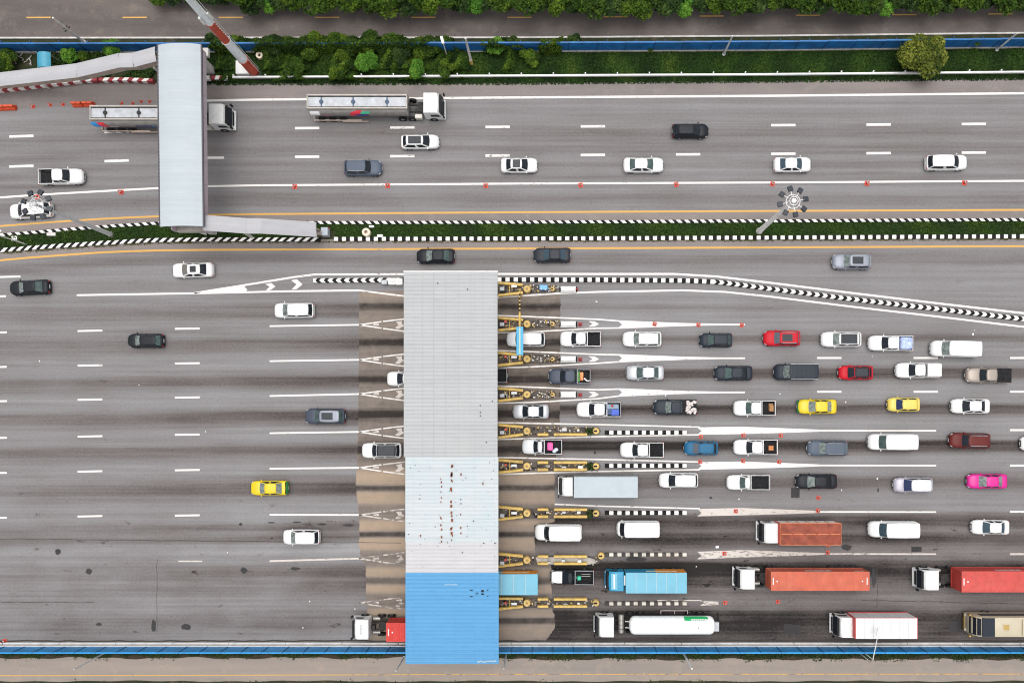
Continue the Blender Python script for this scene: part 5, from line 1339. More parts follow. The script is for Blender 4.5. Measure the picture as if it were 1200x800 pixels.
def get_car(k):
    if k in CM: return CM[k]
    c = CAR[k]; d = {}
    for nm, mb in car_meshes(k).items():
        d[nm] = mb.mesh(nm.rstrip('LR') if nm.startswith('side') else nm, [P['white']], 32 if nm not in ('roof',) else 50)
    a0, a1, r1, r0 = c['cab']; x0, x1 = a1-.22, (a1+r1)/2-.28
    if k in ('suv', 'mpv', 'hatch'): x1 = (a1+r1)/2-.42
    mb = MB(); hw = c['rw']*c['W']/2/.88; mb.box(x1, x0, -hw*.62, hw*.62, c['H']-.04, c['H']+.012, 0, .01); d['sunroof'] = mb.mesh('sunroof', [M_glass])
    mb = MB(); mb.box(r1+.18, a1-.12, -hw*.80, hw*.80, c['H']-.05, c['H']+.010, 0, .02); d['roof_panel'] = mb.mesh('roof_panel', [M_glass])
    mb = MB()
    rx0, rx1 = r1+.15, a1-.15; mb.tube([(rx0, 0, c['H']-.04), (rx0+.1, 0, c['H']+.035), (rx1-.1, 0, c['H']+.035), (rx1, 0, c['H']-.04)], .028, 6); d['roof_rail'] = mb.mesh('roof_rail', [M_galv], 40)
    if k in ('van', 'fvan'):
        rb = MB()
        for q_ in range(6): xx = r1+.35+q_*(a1-r1-.6)/5; rb.box(xx-.05, xx+.05, -c['rw']*c['W']/2/.88*.78, c['rw']*c['W']/2/.88*.78, c['H']-.03, c['H']+.014, 0, .008)
        d['roof_rib'] = rb.mesh('roof_rib', [P['white']])
        rb = MB()
        for s_ in (-1, 1): yy = s_*c['rw']*c['W']/2/.88*.95; rb.box(r1+.1, a1-.05, yy-.02, yy+.02, c['H']-.055, c['H']-.005)
        d['drip_rail'] = rb.mesh('drip_rail', [M_galv])
    mb = MB(); w2 = c['W']/2; mb.box(c['L']/2-.06, c['L']/2+.015, -w2*.42, w2*.42, .42, .66, 0, .012); d['grille'] = mb.mesh('grille', [M_black])
    if c.get('bed'):
        b1, b0 = c['bed'][0], -c['L']/2; mb = MB(); mb.box(b0+.07, b1-.07, -w2*.97+.065, w2*.97-.065, .50, .54)
        for y0, y1 in ((-w2*.97+.062, -w2*.97+.085), (w2*.97-.085, w2*.97-.062)): mb.box(b0+.07, b1-.07, y0, y1, .54, 1.0)
        for k_ in range(9): mb.box(b0+.1, b1-.1, -.7+k_*.17, -.65+k_*.17, .541, .556)
        for s_ in (-1, 1): mb.box(-1.55-.42, -1.55+.42, min(s_*.55, s_*w2*.90), max(s_*.55, s_*w2*.90), .541, .78, 0, .05)
        d['bed_liner'] = mb.mesh('bed_liner', [M_liner])
        mb = MB(); mb.box(b0+.02, b1-.02, -w2*.94, w2*.94, 1.025, 1.09, 0, .03); d['bed_cover'] = mb.mesh('bed_cover', [M_liner])
        mb = MB(); zc = c['H']-.02
        for s_ in (-1, 1): mb.tube([(b0+.05, s_*w2*.92, 1.0), (b0+.05, s_*w2*.90, zc-.35), (b1-.02, s_*w2*.90, zc-.35)], .035, 6)
        mb.cyl((b0+.05, -w2*.9, zc-.35), (b0+.05, w2*.9, zc-.35), .035, .035, 6); mb.cyl((b1-.08, -w2*.9, zc-.35), (b1-.08, w2*.9, zc-.35), .035, .035, 6); d['cargo_rail'] = mb.mesh('cargo_rail', [M_galv], 40)
        mb = MB()
        mb.loft([[(x, -w2*.93, 1.0), (x, w2*.93, 1.0), (x, w2*.93, 1.35), (x, w2*.78, zc), (x, -w2*.78, zc), (x, -w2*.93, 1.35)][::-1] for x in (b0+.03, b1+.0)]); d['canopy'] = mb.mesh('canopy', [P['white']], 30)
    CM[k] = d; return d
def car(kind, xl, xr, cy, col, label, cat, left=True, group=None, roof=None, glass=None, sun=False, panel=False, rails=None, bed=None, ang=0.0, hood=None, name=None, rear=None, trim=None, h=.85):
    c = CAR[kind]; d = get_car(kind)
    if kind in ('van', 'fvan'): h = 1.1
    g_ = G((xl+xr)/2, cy, h); root = empty(name or {'sedan':'saloon_car','hatch':'hatchback_car','suv':'suv_car','mpv':'minivan','van':'passenger_van','fvan':'passenger_van','pickup':'pickup_truck','pickup1':'pickup_truck'}[kind], (g_[0], g_[1], .0), (math.pi if left else 0)+R(ang))
    sx = (xr-xl)*(HC-h)/HC/S/c['L']; root.scale = (sx, 1.03, 1)
    tag(root, label, cat, group)
    p = P[col]; g1 = glass or M_glass
    b = link_m('body', d['body'], root, p)
    link_m('roof', d['roof'], root, P[roof] if roof else p)
    link_m('windscreen', d['windscreen'], root, g1); link_m('rear_window', d['rear_window'], root, rear or g1)
    for s_ in 'LR': link_m('side_window', d['side_window'+s_], root, M_glass)
    if sun: link('sunroof', d['sunroof'], root)
    if panel: link('roof_panel', d['roof_panel'], root)
    hw = c['rw']*c['W']/2/.88
    if (rails if rails is not None else c['rails']):
        for s_ in (-1, 1): link('roof_rail', d['roof_rail'], root, (0, s_*hw*.9, 0))
    a0 = c['cab'][0]; w2 = c['W']/2
    for s_ in (-1, 1):
        link_m('mirror', ME_MIR, root, p, (a0-.28, s_*(w2+.05), c['belt']+.02))
        hl = link('headlight', ME_HL, root, (c['L']/2-.26, s_*w2*.72, c['nose']-.075)); hl.rotation_euler = (0, R(14), -s_*R(38))
        link('taillight', ME_TL, root, (-c['L']/2+.07, s_*w2*.72, c['tail']-.12) if not c.get('bed') else (-c['L']/2+.02, s_*w2*.88, .85))
    for x in (c['L']/2-.86, -c['L']/2+(.82 if not c.get('bed') else 1.1)):
        for s_ in (-1, 1):
            wv = link('wheel', ME_T, root, (x, s_*(w2-.10), .33), 0 if s_ > 0 else math.pi); link('rim', ME_R, wv)
    link('grille', d['grille'], root)
    if 'roof_rib' in d: link_m('roof_rib', d['roof_rib'], root, p); link('drip_rail', d['drip_rail'], root)
    link('number_plate', ME_PL, root, (-c['L']/2-.012, 0, .62 if not c.get('bed') else .5)); link('number_plate', ME_PL, root, (c['L']/2+.026, 0, .48))
    if trim:
        mb = MB(); w2_ = c['W']/2; x_ = -c['L']/2 if trim == 'tail' else c['L']/2-.34; zt_ = c['tail']+.19 if trim == 'tail' else c['nose']+.035
        mb.box(x_-.015, x_+.355, -w2_*.90, w2_*.90, .34, zt_, 0, .13); mb.obj('bumper', P['green'], root, 40)
    if c.get('bed'):
        link('bed_liner', d['bed_liner'], root)
        if bed == 'cover': link('bed_cover', d['bed_cover'], root)
        if bed == 'coverw': link_m('canopy', d['canopy'], root, p)
        if bed == 'rail': link('cargo_rail', d['cargo_rail'], root)
    return root
def on(root, name, mb, m, label, cat, lx, ly=0.0, lz=0.0, group=None, smooth=None):
    """a load that stands in the vehicle: top level, placed from the vehicle's frame"""
    a = root.rotation_euler.z; sx = root.scale[0]; x = root.location.x+math.cos(a)*lx*sx-math.sin(a)*ly; y = root.location.y+math.sin(a)*lx*sx+math.cos(a)*ly
    o = mb.obj(name, m, None, smooth, (x, y, lz), a); return tag(o, label, cat, group)
gU = 'cars on the upper carriageway heading right'; gL = 'cars driving left after the toll'; gQ = 'vehicles queuing for the toll booths'; gE = 'cars on the lane past the toll plaza'
# upper carriageway
car('hatch', 470, 514.5, 165.8, 'white', 'white hatchback with black glass roof on the upper road, just below the tanker cab', 'car', False, gU, panel=True, ang=.5)
car('suv', 403.3, 447, 196.5, 'dusk', 'dark blue-grey suv on the upper road, below the middle of the silver tanker', 'car', False, gU)
car('sedan', 587, 630, 193.3, 'white', 'white saloon with black panoramic roof on the upper road above the toll canopy', 'car', False, gU, panel=True)
car('hatch', 788, 830.5, 153, 'black', 'black hatchback in the highest lane of the upper road', 'car', False, gU, rails=False)
car('sedan', 731, 778, 193, 'white', 'white saloon with greenish windscreen on the upper road, below and left of the black hatchback', 'car', False, gU, glass=M_glassg)
car('sedan', 907.5, 951, 192.5, 'white', 'white saloon above the right high mast light', 'car', False, gU, glass=mat('blue_glass', (.035,.06,.08), .1, spec=.3), ang=.4)
car('mpv', 1085.5, 1134, 190.3, 'white', 'white minivan on the upper road near the right edge', 'car', False, gU, ang=.5)
car('pickup', 45.5, 97.5, 206.8, 'white', 'white pickup with empty black bed left of the footbridge', 'pickup truck', False, gU, ang=1.0)
car('mpv', 10.5, 60, 246.5, 'white', 'white car under the lamp ring of the left high mast, heading left', 'car', True, None, ang=4)
# after the toll
car('sedan', 10.5, 57, 336.7, 'black', 'black saloon with pale windscreens at the left edge', 'car', True, gL, glass=M_glassl, ang=3, rear=M_glassg)
car('sedan', 201, 249.3, 316.2, 'white', 'white saloon with small black sunroof below the footbridge', 'car', True, gL, sun=True, ang=1.5, glass=mat('sand_glass', (.12,.11,.10), .1), rear=M_glass)
car('mpv', 321, 367.5, 363.5, 'white', 'white minivan just below the exit chevrons', 'car', True, gL, ang=.5, glass=M_glassl, rear=M_glass)
car('hatch', 149, 191, 399, 'black', 'black hatchback with pale windscreen left of centre, alone in its lane', 'car', True, gL, glass=M_glassl, rear=M_glassg)
car('suv', 357.5, 404, 487.5, 'slate', 'dark slate suv with black sunroof, left of the canopy', 'car', True, gL, roof='greyblue', sun=True, glass=M_glassg)
car('suv', 424, 470.5, 527.6, 'white', 'white suv with large black roof panel leaving the canopy', 'car', True, gL, panel=True, roof='black')
car('sedan', 453, 500, 443.6, 'white', 'white car bonnet just emerging from the left side of the canopy', 'car', True, gL)
car('sedan', 293, 337, 571.6, 'yellow', 'yellow taxi with green tail after the toll', 'taxi', True, gL, ang=.5, glass=M_glassl, trim='tail')
car('mpv', 331.3, 374.5, 629, 'white', 'white minivan in the lowest used lane after the toll', 'car', True, gL, glass=M_glassl, rear=M_glass)
# past the plaza
car('sedan', 488, 532.5, 299.8, 'black', 'black saloon passing just above the canopy', 'car', True, gE, glass=M_glassl, rear=M_glassg, ang=.3)
car('sedan', 625, 668.5, 298.6, 'charcoal', 'charcoal saloon passing above and right of the canopy', 'car', True, gE, glass=mat('blue_glass', (.035,.06,.08), .1, spec=.3), ang=.3)
car('suv', 975.5, 1020.5, 306.4, 'greyblue', 'grey-blue suv with small black sunroof on the exit lane at right', 'car', True, gE, sun=True, glass=M_glassl, ang=-.5)
# queue lane 1
car('mpv', 593.7, 638.5, 397.4, 'pearl', 'pearl white minivan under the cyan gantry sign', 'car', True, gQ, roof='white')
q2 = car('pickup', 656.6, 703.7, 397, 'white', 'white pickup with empty black bed, right behind the minivan under the sign', 'pickup truck', True, gQ)
car('suv', 730, 775, 397.2, 'white', 'white suv with roof rails in the highest queue, third from the booth', 'car', True, gQ, glass=M_glassl)
car('hatch', 820, 858, 398.4, 'navy', 'small black-blue hatchback ahead of the red suv', 'car', True, gQ, glass=M_glassg)
car('suv', 895, 937.5, 396.2, 'red', 'bright red suv with roof rails and black sunroof', 'car', True, gQ, sun=True, glass=mat('grey_glass', (.08,.09,.11), .08))
car('suv', 962.5, 1009, 397.5, 'white', 'white suv with dark roof panel behind the bright red suv', 'car', True, gQ, panel=True, glass=M_glassl)
q = car('pickup', 1018, 1069.5, 402, 'white', 'white pickup loaded with a blue-white bundle in the highest queue', 'pickup truck', True, gQ, ang=-.5)
mb = MB(); mb.box(-.78,.72,-.74,.74,0,.75,0,.14)
for k in range(6): mb.ell((random.uniform(-.5,.5),random.uniform(-.5,.5),.68),(.28,.25,.18))
on(q, 'wrapped_bundle', mb, mat('blue_wrap', (.38,.46,.72), .7, 0, 0, .2, 2.5, dirt=.8, dirtcol=(.16,.22,.55)), 'blue and white wrapped bundle filling the bed of the white pickup in the highest queue', 'bundle', -1.72, 0, .56, None, 50)
car('van', 1092, 1148, 408.6, 'white', 'long white passenger van last in the highest queue', 'van', True, gQ, glass=M_glassl, ang=-1.6)
# queue lane 2
q = car('pickup', 547, 594.5, 440, 'black', 'black pickup mostly under the canopy, only its railed bed showing', 'pickup truck', True, gQ, bed='rail')
q = car('pickup', 643, 691.8, 441, 'slate', 'slate blue pickup with cargo rails, second queue from the top', 'pickup truck', True, gQ, bed='rail', ang=-.4)
mb = MB(); mb.box(-.16,.16,-.66,.66,0,.5,0,.04); on(q, 'green_crate', mb, mat('crate_green', (.10,.25,.06), .7, 0, 0, .4, 6), 'green crate across the bed front of the slate blue pickup', 'crate', -1.12, 0, .56)
mb = MB(); mb.box(-.2,.2,-.55,.5,0,.5,0,.08); mb.ell((0,.15,.5),(.2,.3,.14)); on(q, 'orange_sack', mb, mat('sack_orange', (.75,.28,.12), .8), 'orange sack beside the green crate in the slate blue pickup', 'sack', -1.55, 0, .56, None, 50)
mb = MB(); mb.tube([(-.4,.5,.3),(-.1,.55,.35),(.3,.2,.4)], .10, 8); on(q, 'white_roll', mb, M_white, 'white roll lying at the tail of the slate blue pickup bed', 'roll', -2.15, 0, .5, None, 50)
car('sedan', 734, 778, 436.6, 'silver', 'silver-white saloon with green windows, second queue from the top', 'car', True, gQ, roof='pearl', glass=M_glassg)
car('sedan', 837.5, 881.8, 437, 'navy', 'dark navy saloon in the second queue from the top', 'car', True, gQ, glass=M_glassg, rear=M_glass)
car('van', 908, 958, 435.6, 'navy', 'long black minivan right of the dark navy saloon', 'car', True, gQ, glass=M_glassl, name='minivan', h=.9)
car('hatch', 983, 1023, 436.5, 'red', 'red hatchback with black roof', 'car', True, gQ, roof='black', panel=True, rear=M_glass)
car('pickup', 1050, 1100, 433.8, 'white', 'white pickup with closed white canopy on its bed, between red hatchback and taupe pickup', 'pickup truck', True, gQ, bed='coverw')
car('pickup', 1132, 1184.5, 439.5, 'taupe', 'taupe pickup with black covered bed at the right', 'pickup truck', True, gQ, bed='cover', ang=-.5)
# queue lane 3
car('sedan', 601, 643, 482, 'silver', 'silver saloon with white roof leading the third queue from the top', 'car', True, gQ, roof='white')
q = car('pickup', 676, 727.5, 479.6, 'white', 'white pickup carrying blue crates and metal frames', 'pickup truck', True, gQ, bed='rail')
for k, (lx, ly, l_, w_, hh, m, nm, lb, ct) in enumerate(((-1.95,.35,.48,.36,.7,mat('crate_blue', (.02,.07,.42), .5),'blue_crate','bright blue crate in the bed of the white pickup','crate'),(-1.25,.3,.3,.34,.6,mat('crate_navy', (.03,.06,.14), .6),'dark_crate','dark crate ahead of the bright blue crate','crate'),(-1.6,-.35,.8,.30,.55,mat('frame_grey', (.16,.22,.28), .5, .3),'metal_frame_stack','stack of grey-blue metal frames beside the blue crate','frames'))):
    mb = MB(); mb.box(-l_, l_, -w_, w_, 0, hh, 0, .03)
    if k == 2:
        for j in range(5): mb.box(-l_+.05+j*.34, -l_+.12+j*.34, -w_, w_, hh, hh+.08)
    else: mb.box(-l_*.8, l_*.8, -w_*.1, w_*.1, hh, hh+.04)
    on(q, nm, mb, m, lb, ct, lx, ly, .56)
mb = MB(); mb.ell((0,0,.15),(.16,.16,.16)); on(q, 'orange_ball', mb, M_orange, 'small orange object on top of the frames', 'ball', -1.6, -.45, 1.1, None, 50)
q = car('pickup', 766, 816, 477, 'navy', 'dark navy pickup loaded with white sacks', 'pickup truck', True, gQ, glass=M_glassl, sun=False, bed='cover')
mb = MB()
for k in range(34): mb.ell((random.uniform(-.62,.62),random.uniform(-.72,.72),random.uniform(.05,.35)),(random.uniform(.14,.26),random.uniform(.12,.2),.14), 0, 8, 5)
on(q, 'sack_heap', mb, mat('sack_white', (.62,.56,.54), .85, 0, 0, .2, 5), 'heap of white and pink sacks on the back of the dark navy pickup', 'sacks', -2.0, 0, 1.05, None, 50)['kind'] = 'stuff'
q = car('pickup', 860, 908.5, 478, 'white', 'white pickup with brown boards in the rear of its black bed', 'pickup truck', True, gQ, glass=M_glassg)
mb = MB(); mb.box(-.25,.25,-.55,.3,0,.25); mb.box(-.3,.2,-.35,.4,.25,.42); on(q, 'wooden_board', mb, mat('wood_brown', (.30,.15,.06), .8), 'brown boards lying in the black bed behind the white cab, third queue', 'boards', -2.1, 0, .56)
car('sedan', 935, 980.5, 476.2, 'yellow', 'yellow taxi with green bonnet edge in the third queue', 'taxi', True, gQ, glass=M_glassl, trim='nose')
car('hatch', 1040.5, 1077.7, 473.8, 'lemon', 'small lemon yellow hatchback behind the yellow taxi', 'car', True, gQ, glass=mat('deep_blue_glass', (.015,.025,.075), .1, spec=.3), rear=P['lemon'])
car('sedan', 1115, 1160.2, 475.6, 'white', 'white saloon last in the third queue from the top', 'car', True, gQ, ang=-.3)
# queue lane 4
q = car('pickup1', 612, 658.5, 523.2, 'pearl', 'pearl white pickup with pink and blue bags beside the fifth island', 'pickup truck', True, gQ, ang=-.3)
mb = MB(); mb.box(-.35,.35,-.45,.55,0,.55,0,.12); on(q, 'pink_bag', mb, mat('bag_pink', (.75,.10,.32), .7), 'bright pink bag in the bed of the pearl white pickup', 'bag', -1.05, -.1, .56, None, 50)
mb = MB()
for k in range(3): mb.ell((k*.12-.1,.0+k*.1,.25),(.26,.24,.26))
on(q, 'pale_bag', mb, mat('bag_pale', (.55,.65,.75), .7), 'pale blue and white bags behind the pink bag', 'bag', -1.75, .35, .56, None, 50)
q = car('pickup', 727, 777.5, 527, 'white', 'white pickup with a spare tyre in its black bed', 'pickup truck', True, gQ)
mb = MB(); n = 16
rg = lambda r, z: [(r*math.cos(2*math.pi*i/n), r*math.sin(2*math.pi*i/n), z) for i in range(n)]
mb.loft([rg(.34,0), rg(.38,.1), rg(.34,.2), rg(.18,.2), rg(.16,.05)]); on(q, 'spare_tyre', mb, M_tyre, 'spare tyre lying in the bed of the white pickup ahead of the blue hatchback', 'tyre', -1.5, 0, .56, None, 40)
car('hatch', 802, 841.5, 525, 'blue', 'blue hatchback between the two rows of orange cones', 'car', True, gQ, glass=mat('grey_glass', (.08,.09,.11), .08), rear=M_glass, ang=-.5)
q = car('pickup', 860, 911, 523.8, 'white', 'white pickup with orange-brown crates, right of the blue hatchback', 'pickup truck', True, gQ)
mb = MB(); mb.box(-.3,.3,-.3,.3,0,.45,0,.03); mb.box(-.26,.26,-.26,.26,.45,.47); on(q, 'brown_crate', mb, mat('crate_brown', (.42,.16,.06), .8), 'orange-brown crate in the bed of the white pickup right of the blue hatchback', 'crate', -1.85, .1, .56)
car('suv', 946.5, 993, 525, 'dusk', 'steel blue suv in the fourth queue from the top', 'car', True, gQ, glass=M_glassl, ang=-.3)
car('van', 1018.5, 1074, 517.6, 'white', 'long white high-roof van with greenish windscreen in the fourth queue', 'van', True, gQ, glass=M_glassg)
car('suv', 1113, 1160, 516, 'maroon', 'maroon suv near the right edge', 'car', True, gQ, ang=-1.2)
car('sedan', 1197, 1243, 519.5, 'white', 'white car nose entering at the right edge beside the maroon suv', 'car', True, gQ)
# queue lane 5
car('mpv', 772.5, 818, 562.6, 'white', 'white minivan right behind the pale blue box lorry', 'car', True, gQ)
car('pickup1', 852, 902, 565, 'white', 'white single cab pickup with long empty black bed', 'pickup truck', True, gQ, glass=M_glassg)
car('sedan', 933, 981, 564, 'black', 'black saloon with pale windscreen above two orange cones', 'car', True, gQ, glass=M_glassl, rear=M_black)
car('mpv', 1047.5, 1092.5, 568, 'lilac', 'silver-lilac minivan left of the magenta taxi', 'car', True, gQ, roof='pearl', glass=mat('deep_blue_glass2', (.02,.03,.08), .1, spec=.3))
car('sedan', 1134, 1180.5, 563.7, 'magenta', 'bright magenta taxi behind the silver-lilac minivan', 'taxi', True, gQ, glass=M_glassl)
# queue lane 6
car('van', 627, 682, 623.6, 'white', 'white passenger van with black windscreen at the booth, sixth queue', 'van', True, gQ)
car('fvan', 723, 773, 619.4, 'white', 'white flat-nosed van behind the first white van', 'van', True, gQ)
car('van', 1018.7, 1076, 620, 'white', 'white high-roof van behind the rust tarpaulin lorry', 'van', True, gQ, glass=mat('blue_glass', (.035,.06,.08), .1, spec=.3))
car('sedan', 1139, 1183, 617.6, 'white', 'white saloon last in the sixth queue', 'car', True, gQ, glass=mat('blue_glass', (.035,.06,.08), .1, spec=.3), ang=-.8)
# queue lane 7 pickup
q = car('pickup1', 645, 695.8, 675.6, 'black', 'pickup with white bonnet, black cab roof and railed dark bed ahead of the blue lorry', 'pickup truck', True, gQ, bed='rail', ang=-.5)
mb = MB(); w2 = .9
rr = []
for x, zz, ww in ((1.2,1.115,.70),(1.8,1.10,.70),(2.2,1.03,.66),(2.45,.95,.55)): rr.append([(x,-ww,zz+.045),(x,-ww*.5,zz+.062),(x,0,zz+.066),(x,ww*.5,zz+.062),(x,ww,zz+.045)])
mb.loft(rr, 0, False, False); mb.f = [tuple(reversed(f)) for f in mb.f]; mb.obj('bonnet', P['white'], q, 60)
mb = MB(); mb.box(-.22,.22,-.25,.25,0,.6,0,.05); on(q, 'green_drum', mb, mat('drum_green', (.01,.38,.22), .5), 'green jerrycan in the dark bed of the pickup with white bonnet', 'jerrycan', -.85, .1, .56)
for k, yy in enumerate((-.35, -.1)):
    mb = MB(); mb.cyl((-.55,0,0),(.55,0,0),.05,.05,8); on(q, 'metal_pipe', mb, M_steel, ['upper pipe lying in the dark bed behind the green jerrycan','lower pipe lying in the dark bed behind the green jerrycan'][k], 'pipe', -1.65, yy, .9)
mb = MB(); mb.tube([(.16*math.cos(t*.7),.16*math.sin(t*.7),.02) for t in range(10)], .03, 6); on(q, 'cable_coil', mb, M_galv, 'small pale coil on the cab side of the green jerrycan', 'coil', -.42, .1, .75)

# ------------------------------------------------------------------ lorries
mb = MB(); mb.cyl((0,-.14,0),(0,.14,0),.5,.5,20); ME_LT = mb.mesh('wheel', [M_tyre], 40)
mb = MB(); mb.cyl((0,.12,0),(0,.15,0),.28,.2,12); ME_LR = mb.mesh('rim', [M_rim], 40)
def lwheels(root, xs, w2=1.12):
    for x in xs:
        for s_ in (-1, 1):
            o = link('wheel', ME_LT, root, (x, s_*w2, .5), 0 if s_ > 0 else math.pi); link('rim', ME_LR, o)
def lorry_cab(root, xf, xb, m, h=2.95, w2=1.2, deflector=True, glassm=None, vis=True, wind=None):
    """cab-over cab between xb (rear) and xf (front bumper)"""
    L_ = xf-xb; mb = MB(); prof = [(xf-.02,.45),(xf,.9),(xf-.02,1.45),(xf-.30,2.35),(xf-.55,h-.12),(xf-.75,h-.02),(xb+.1,h),(xb,h-.08),(xb,.75),(xb+.2,.6)]
    rr = []
    for t, q in ((-1,.0),(-.96,.05),(-.5,.07),(.5,.07),(.96,.05),(1,.0)):
        rr.append([(x + (0 if x < xb+.3 else -.10*(abs(t) > .95)-.03*(abs(t)>.99)), t*w2, z-(.05 if z > h-.2 and abs(t) > .99 else 0)) for x, z in prof])
    mb.loft(rr); cab = mb.obj('cab', m, root, 35)
    mb = MB(); g = []
    for t in (-.93, -.4, .4, .93):
        g.append([(xf+.005-.05*abs(t)**4, t*w2, 1.48), (xf-.275-.05*abs(t)**4, t*w2, 2.36)])
    for a, b in zip(g[:-1], g[1:]): mb.add([a[0], b[0], b[1], a[1]], [(0,1,2,3)])
    mb.obj('windscreen', glassm or M_glass, root)
    for s_ in (-1, 1):
        mb = MB(); y = s_*(w2+.004); q = [(xf-.35, y, 1.5), (xf-.55, y, 2.25), (xb+.75, y, 2.25), (xb+.75, y, 1.5)]; mb.add(q, [(0,1,2,3) if s_ < 0 else (3,2,1,0)]); mb.obj('side_window', M_glass, root)
        mb = MB(); mb.box(xf-.02, xf+.16, min(s_*(w2+.02), s_*(w2+.26)), max(s_*(w2+.02), s_*(w2+.26)), 1.6, 2.25, 0, .03); mb.obj('mirror', M_black, root)
        mb = MB(); mb.box(xf-.05, xf+.05, s_*.95-.16, s_*.95+.16, .62, .82, 0, .02); mb.obj('headlight', M_lamp, root)
    mb = MB(); mb.box(xf-.15, xf+.10, -w2*.98, w2*.98, .38, .60, 0, .04); mb.obj('bumper', m, root)
    mb = MB(); mb.box(xf-.42, xf-.12, -w2*.9, w2*.9, h-.38, h-.30, 0, .01); mb.obj('sun_visor', M_black, root)
    mb = MB(); mb.box(xf-.02, xf+.02, -w2*.7, w2*.7, .9, 1.35); mb.obj('grille', M_black, root)
    mb = MB(); mb.box(xb+.35, xb+.8, -.35, .35, h, h+.05, 0, .02); mb.obj('roof_hatch', m, root)
def chassis(root, x0, x1, z=.95):
    mb = MB()
    for s_ in (-1, 1): mb.box(x0, x1, s_*.42-.06, s_*.42+.06, z-.22, z)
    k = x0+.4
    while k < x1: mb.box(k, k+.1, -.42, .42, z-.18, z-.04); k += 1.1
    mb.obj('chassis', M_chassis, root)
def bodybox(root, x0, x1, w2, z0, z1, m, name='cargo_box', ribs=0, sidem=None, tb=True):
    mb = MB(); mb.box(x0, x1, -w2, w2, z0, z1, 0, .03); o = mb.obj(name, m, root)
    if ribs:
        mb = MB()
        for k in range(1, ribs): x = x0+(x1-x0)*k/ribs; mb.box(x-.02, x+.02, -w2+.04, w2-.04, z1+.002, z1+.018)
        mb.obj('roof_seam', mat('seam_pale', (.42,.45,.48), .6), root)
    mb = MB()
    for s_ in (-1, 1): mb.box(x0-.04, x0-.003, s_*w2*.5-.03, s_*w2*.5+.03, z0+.1, z1-.1)
    mb.box(x0-.02, x0-.003, -.02, .02, z0+.05, z1-.05); mb.obj('door_bar', M_galv, root)
    return o
def lorry(name, xc0, xc1, cyp, cabh, label, left=True, group=None, cabw=1.2):
    """root at the ground point under the cab front; xc0 = photo x of the cab front at mid height"""
    g_ = G(xc0, cyp, 1.5); root = empty(name, (g_[0], g_[1], 0), math.pi if left else 0); tag(root, label, 'lorry' , group); return root
def lx(root, px, h):  # photo x seen at height h -> local x of the vehicle (heading left or right)
    X = G(px, 0, h)[0]; return (root.location.x-X) if abs(root.rotation_euler.z) > 1 else (X-root.location.x)
gT = 'lorries and tankers queuing in the lower lanes'
# pale box lorry, lane 5
def ly(root, py, h):
    Y = G(0, py, h)[1]; return (root.location.y-Y) if abs(root.rotation_euler.z) > 1 else (Y-root.location.y)
r = lorry('box_lorry', 655, 0, 569.2, 2.7, 'white-cabbed lorry with long pale blue box at the fifth queue', group=gT)
lorry_cab(r, 0, lx(r, 671.5, 2.7), M_white, 2.75, 1.12); b0, b1 = lx(r, 747.5, 3.3), lx(r, 672.5, 3.3)
bodybox(r, b0, b1, 1.27, 1.0, 3.3, M_boxg, ribs=0); chassis(r, b0+.1, -.8); lwheels(r, [-1.2, b0+2.6, b0+1.4], 1.02)
# blue lorry under the canopy and the blue lorry behind it
for nm, pc, p0, p1, yy0, yy1, lb in (('a', 520, 545, 630.2, 672.3, 697, 'blue lorry half hidden by the canopy, tail sticking out'), ('b', 710, 733.5, 805, 670.7, 695, 'blue lorry with blue cab and sky blue box, orange stripe along its side')):
    cy_ = (yy0+yy1)/2; g_ = G(pc, cy_, 3.5); r = empty('box_lorry', (g_[0], g_[1], 0), math.pi); tag(r, lb, 'lorry', gT)
    w2 = (yy1-yy0)/2*(HC-3.6)/HC/S
    r.location.x = G(pc, cy_, 1.5)[0]
    b0, b1 = lx(r, p1, 3.5), lx(r, p0, 3.5)
    bodybox(r, b0, b1, w2, 1.1, 3.5, M_boxb, ribs=6)
    # side graphics on the upper flank, facing the middle of the plaza
    mb = MB(); y = -(w2+.006); mb.box(b0+.05, b0+(b1-b0)*.50, y-.012, y, 1.25, 3.42); mb.obj('orange_side_panel', M_boxo, r)
    mb = MB(); mb.box(b0+1.1, b0+(b1-b0)*.66, y-.026, y-.014, 2.35, 2.75); mb.obj('cream_side_stripe', mat('stripe_cream', (.7,.6,.4), .6), r)
    mb = MB(); mb.box(b0+(b1-b0)*.5+.01, b1-.05, y-.012, y, 1.25, 3.42); mb.obj('blue_side_panel', P['truckblue'], r)
    lorry_cab(r, 0, -2.15, P['truckblue'], 2.6, 1.18)
    mb = MB(); mb.box(-1.35, -.55, -1.0, 1.0, 2.6, 2.66, 0, .02); mb.obj('roof_panel', M_boxb, r)
    mb = MB(); mb.box(-1.05, -.85, -.85, .85, 2.661, 2.70, 0, .015); mb.obj('light_bar', M_white, r)
    mb = MB(); mb.box(-2.65, -2.12, -.75, .45, 2.45, 2.75, 0, .05); mb.obj('air_deflector', M_white, r)
    mb = MB(); mb.box(-2.5, -2.3, -.5, .25, 2.752, 2.78); mb.obj('vent', M_black, r)
    chassis(r, b0+.1, -.8); lwheels(r, [-1.2, b0+2.4, b0+1.2], 1.05)
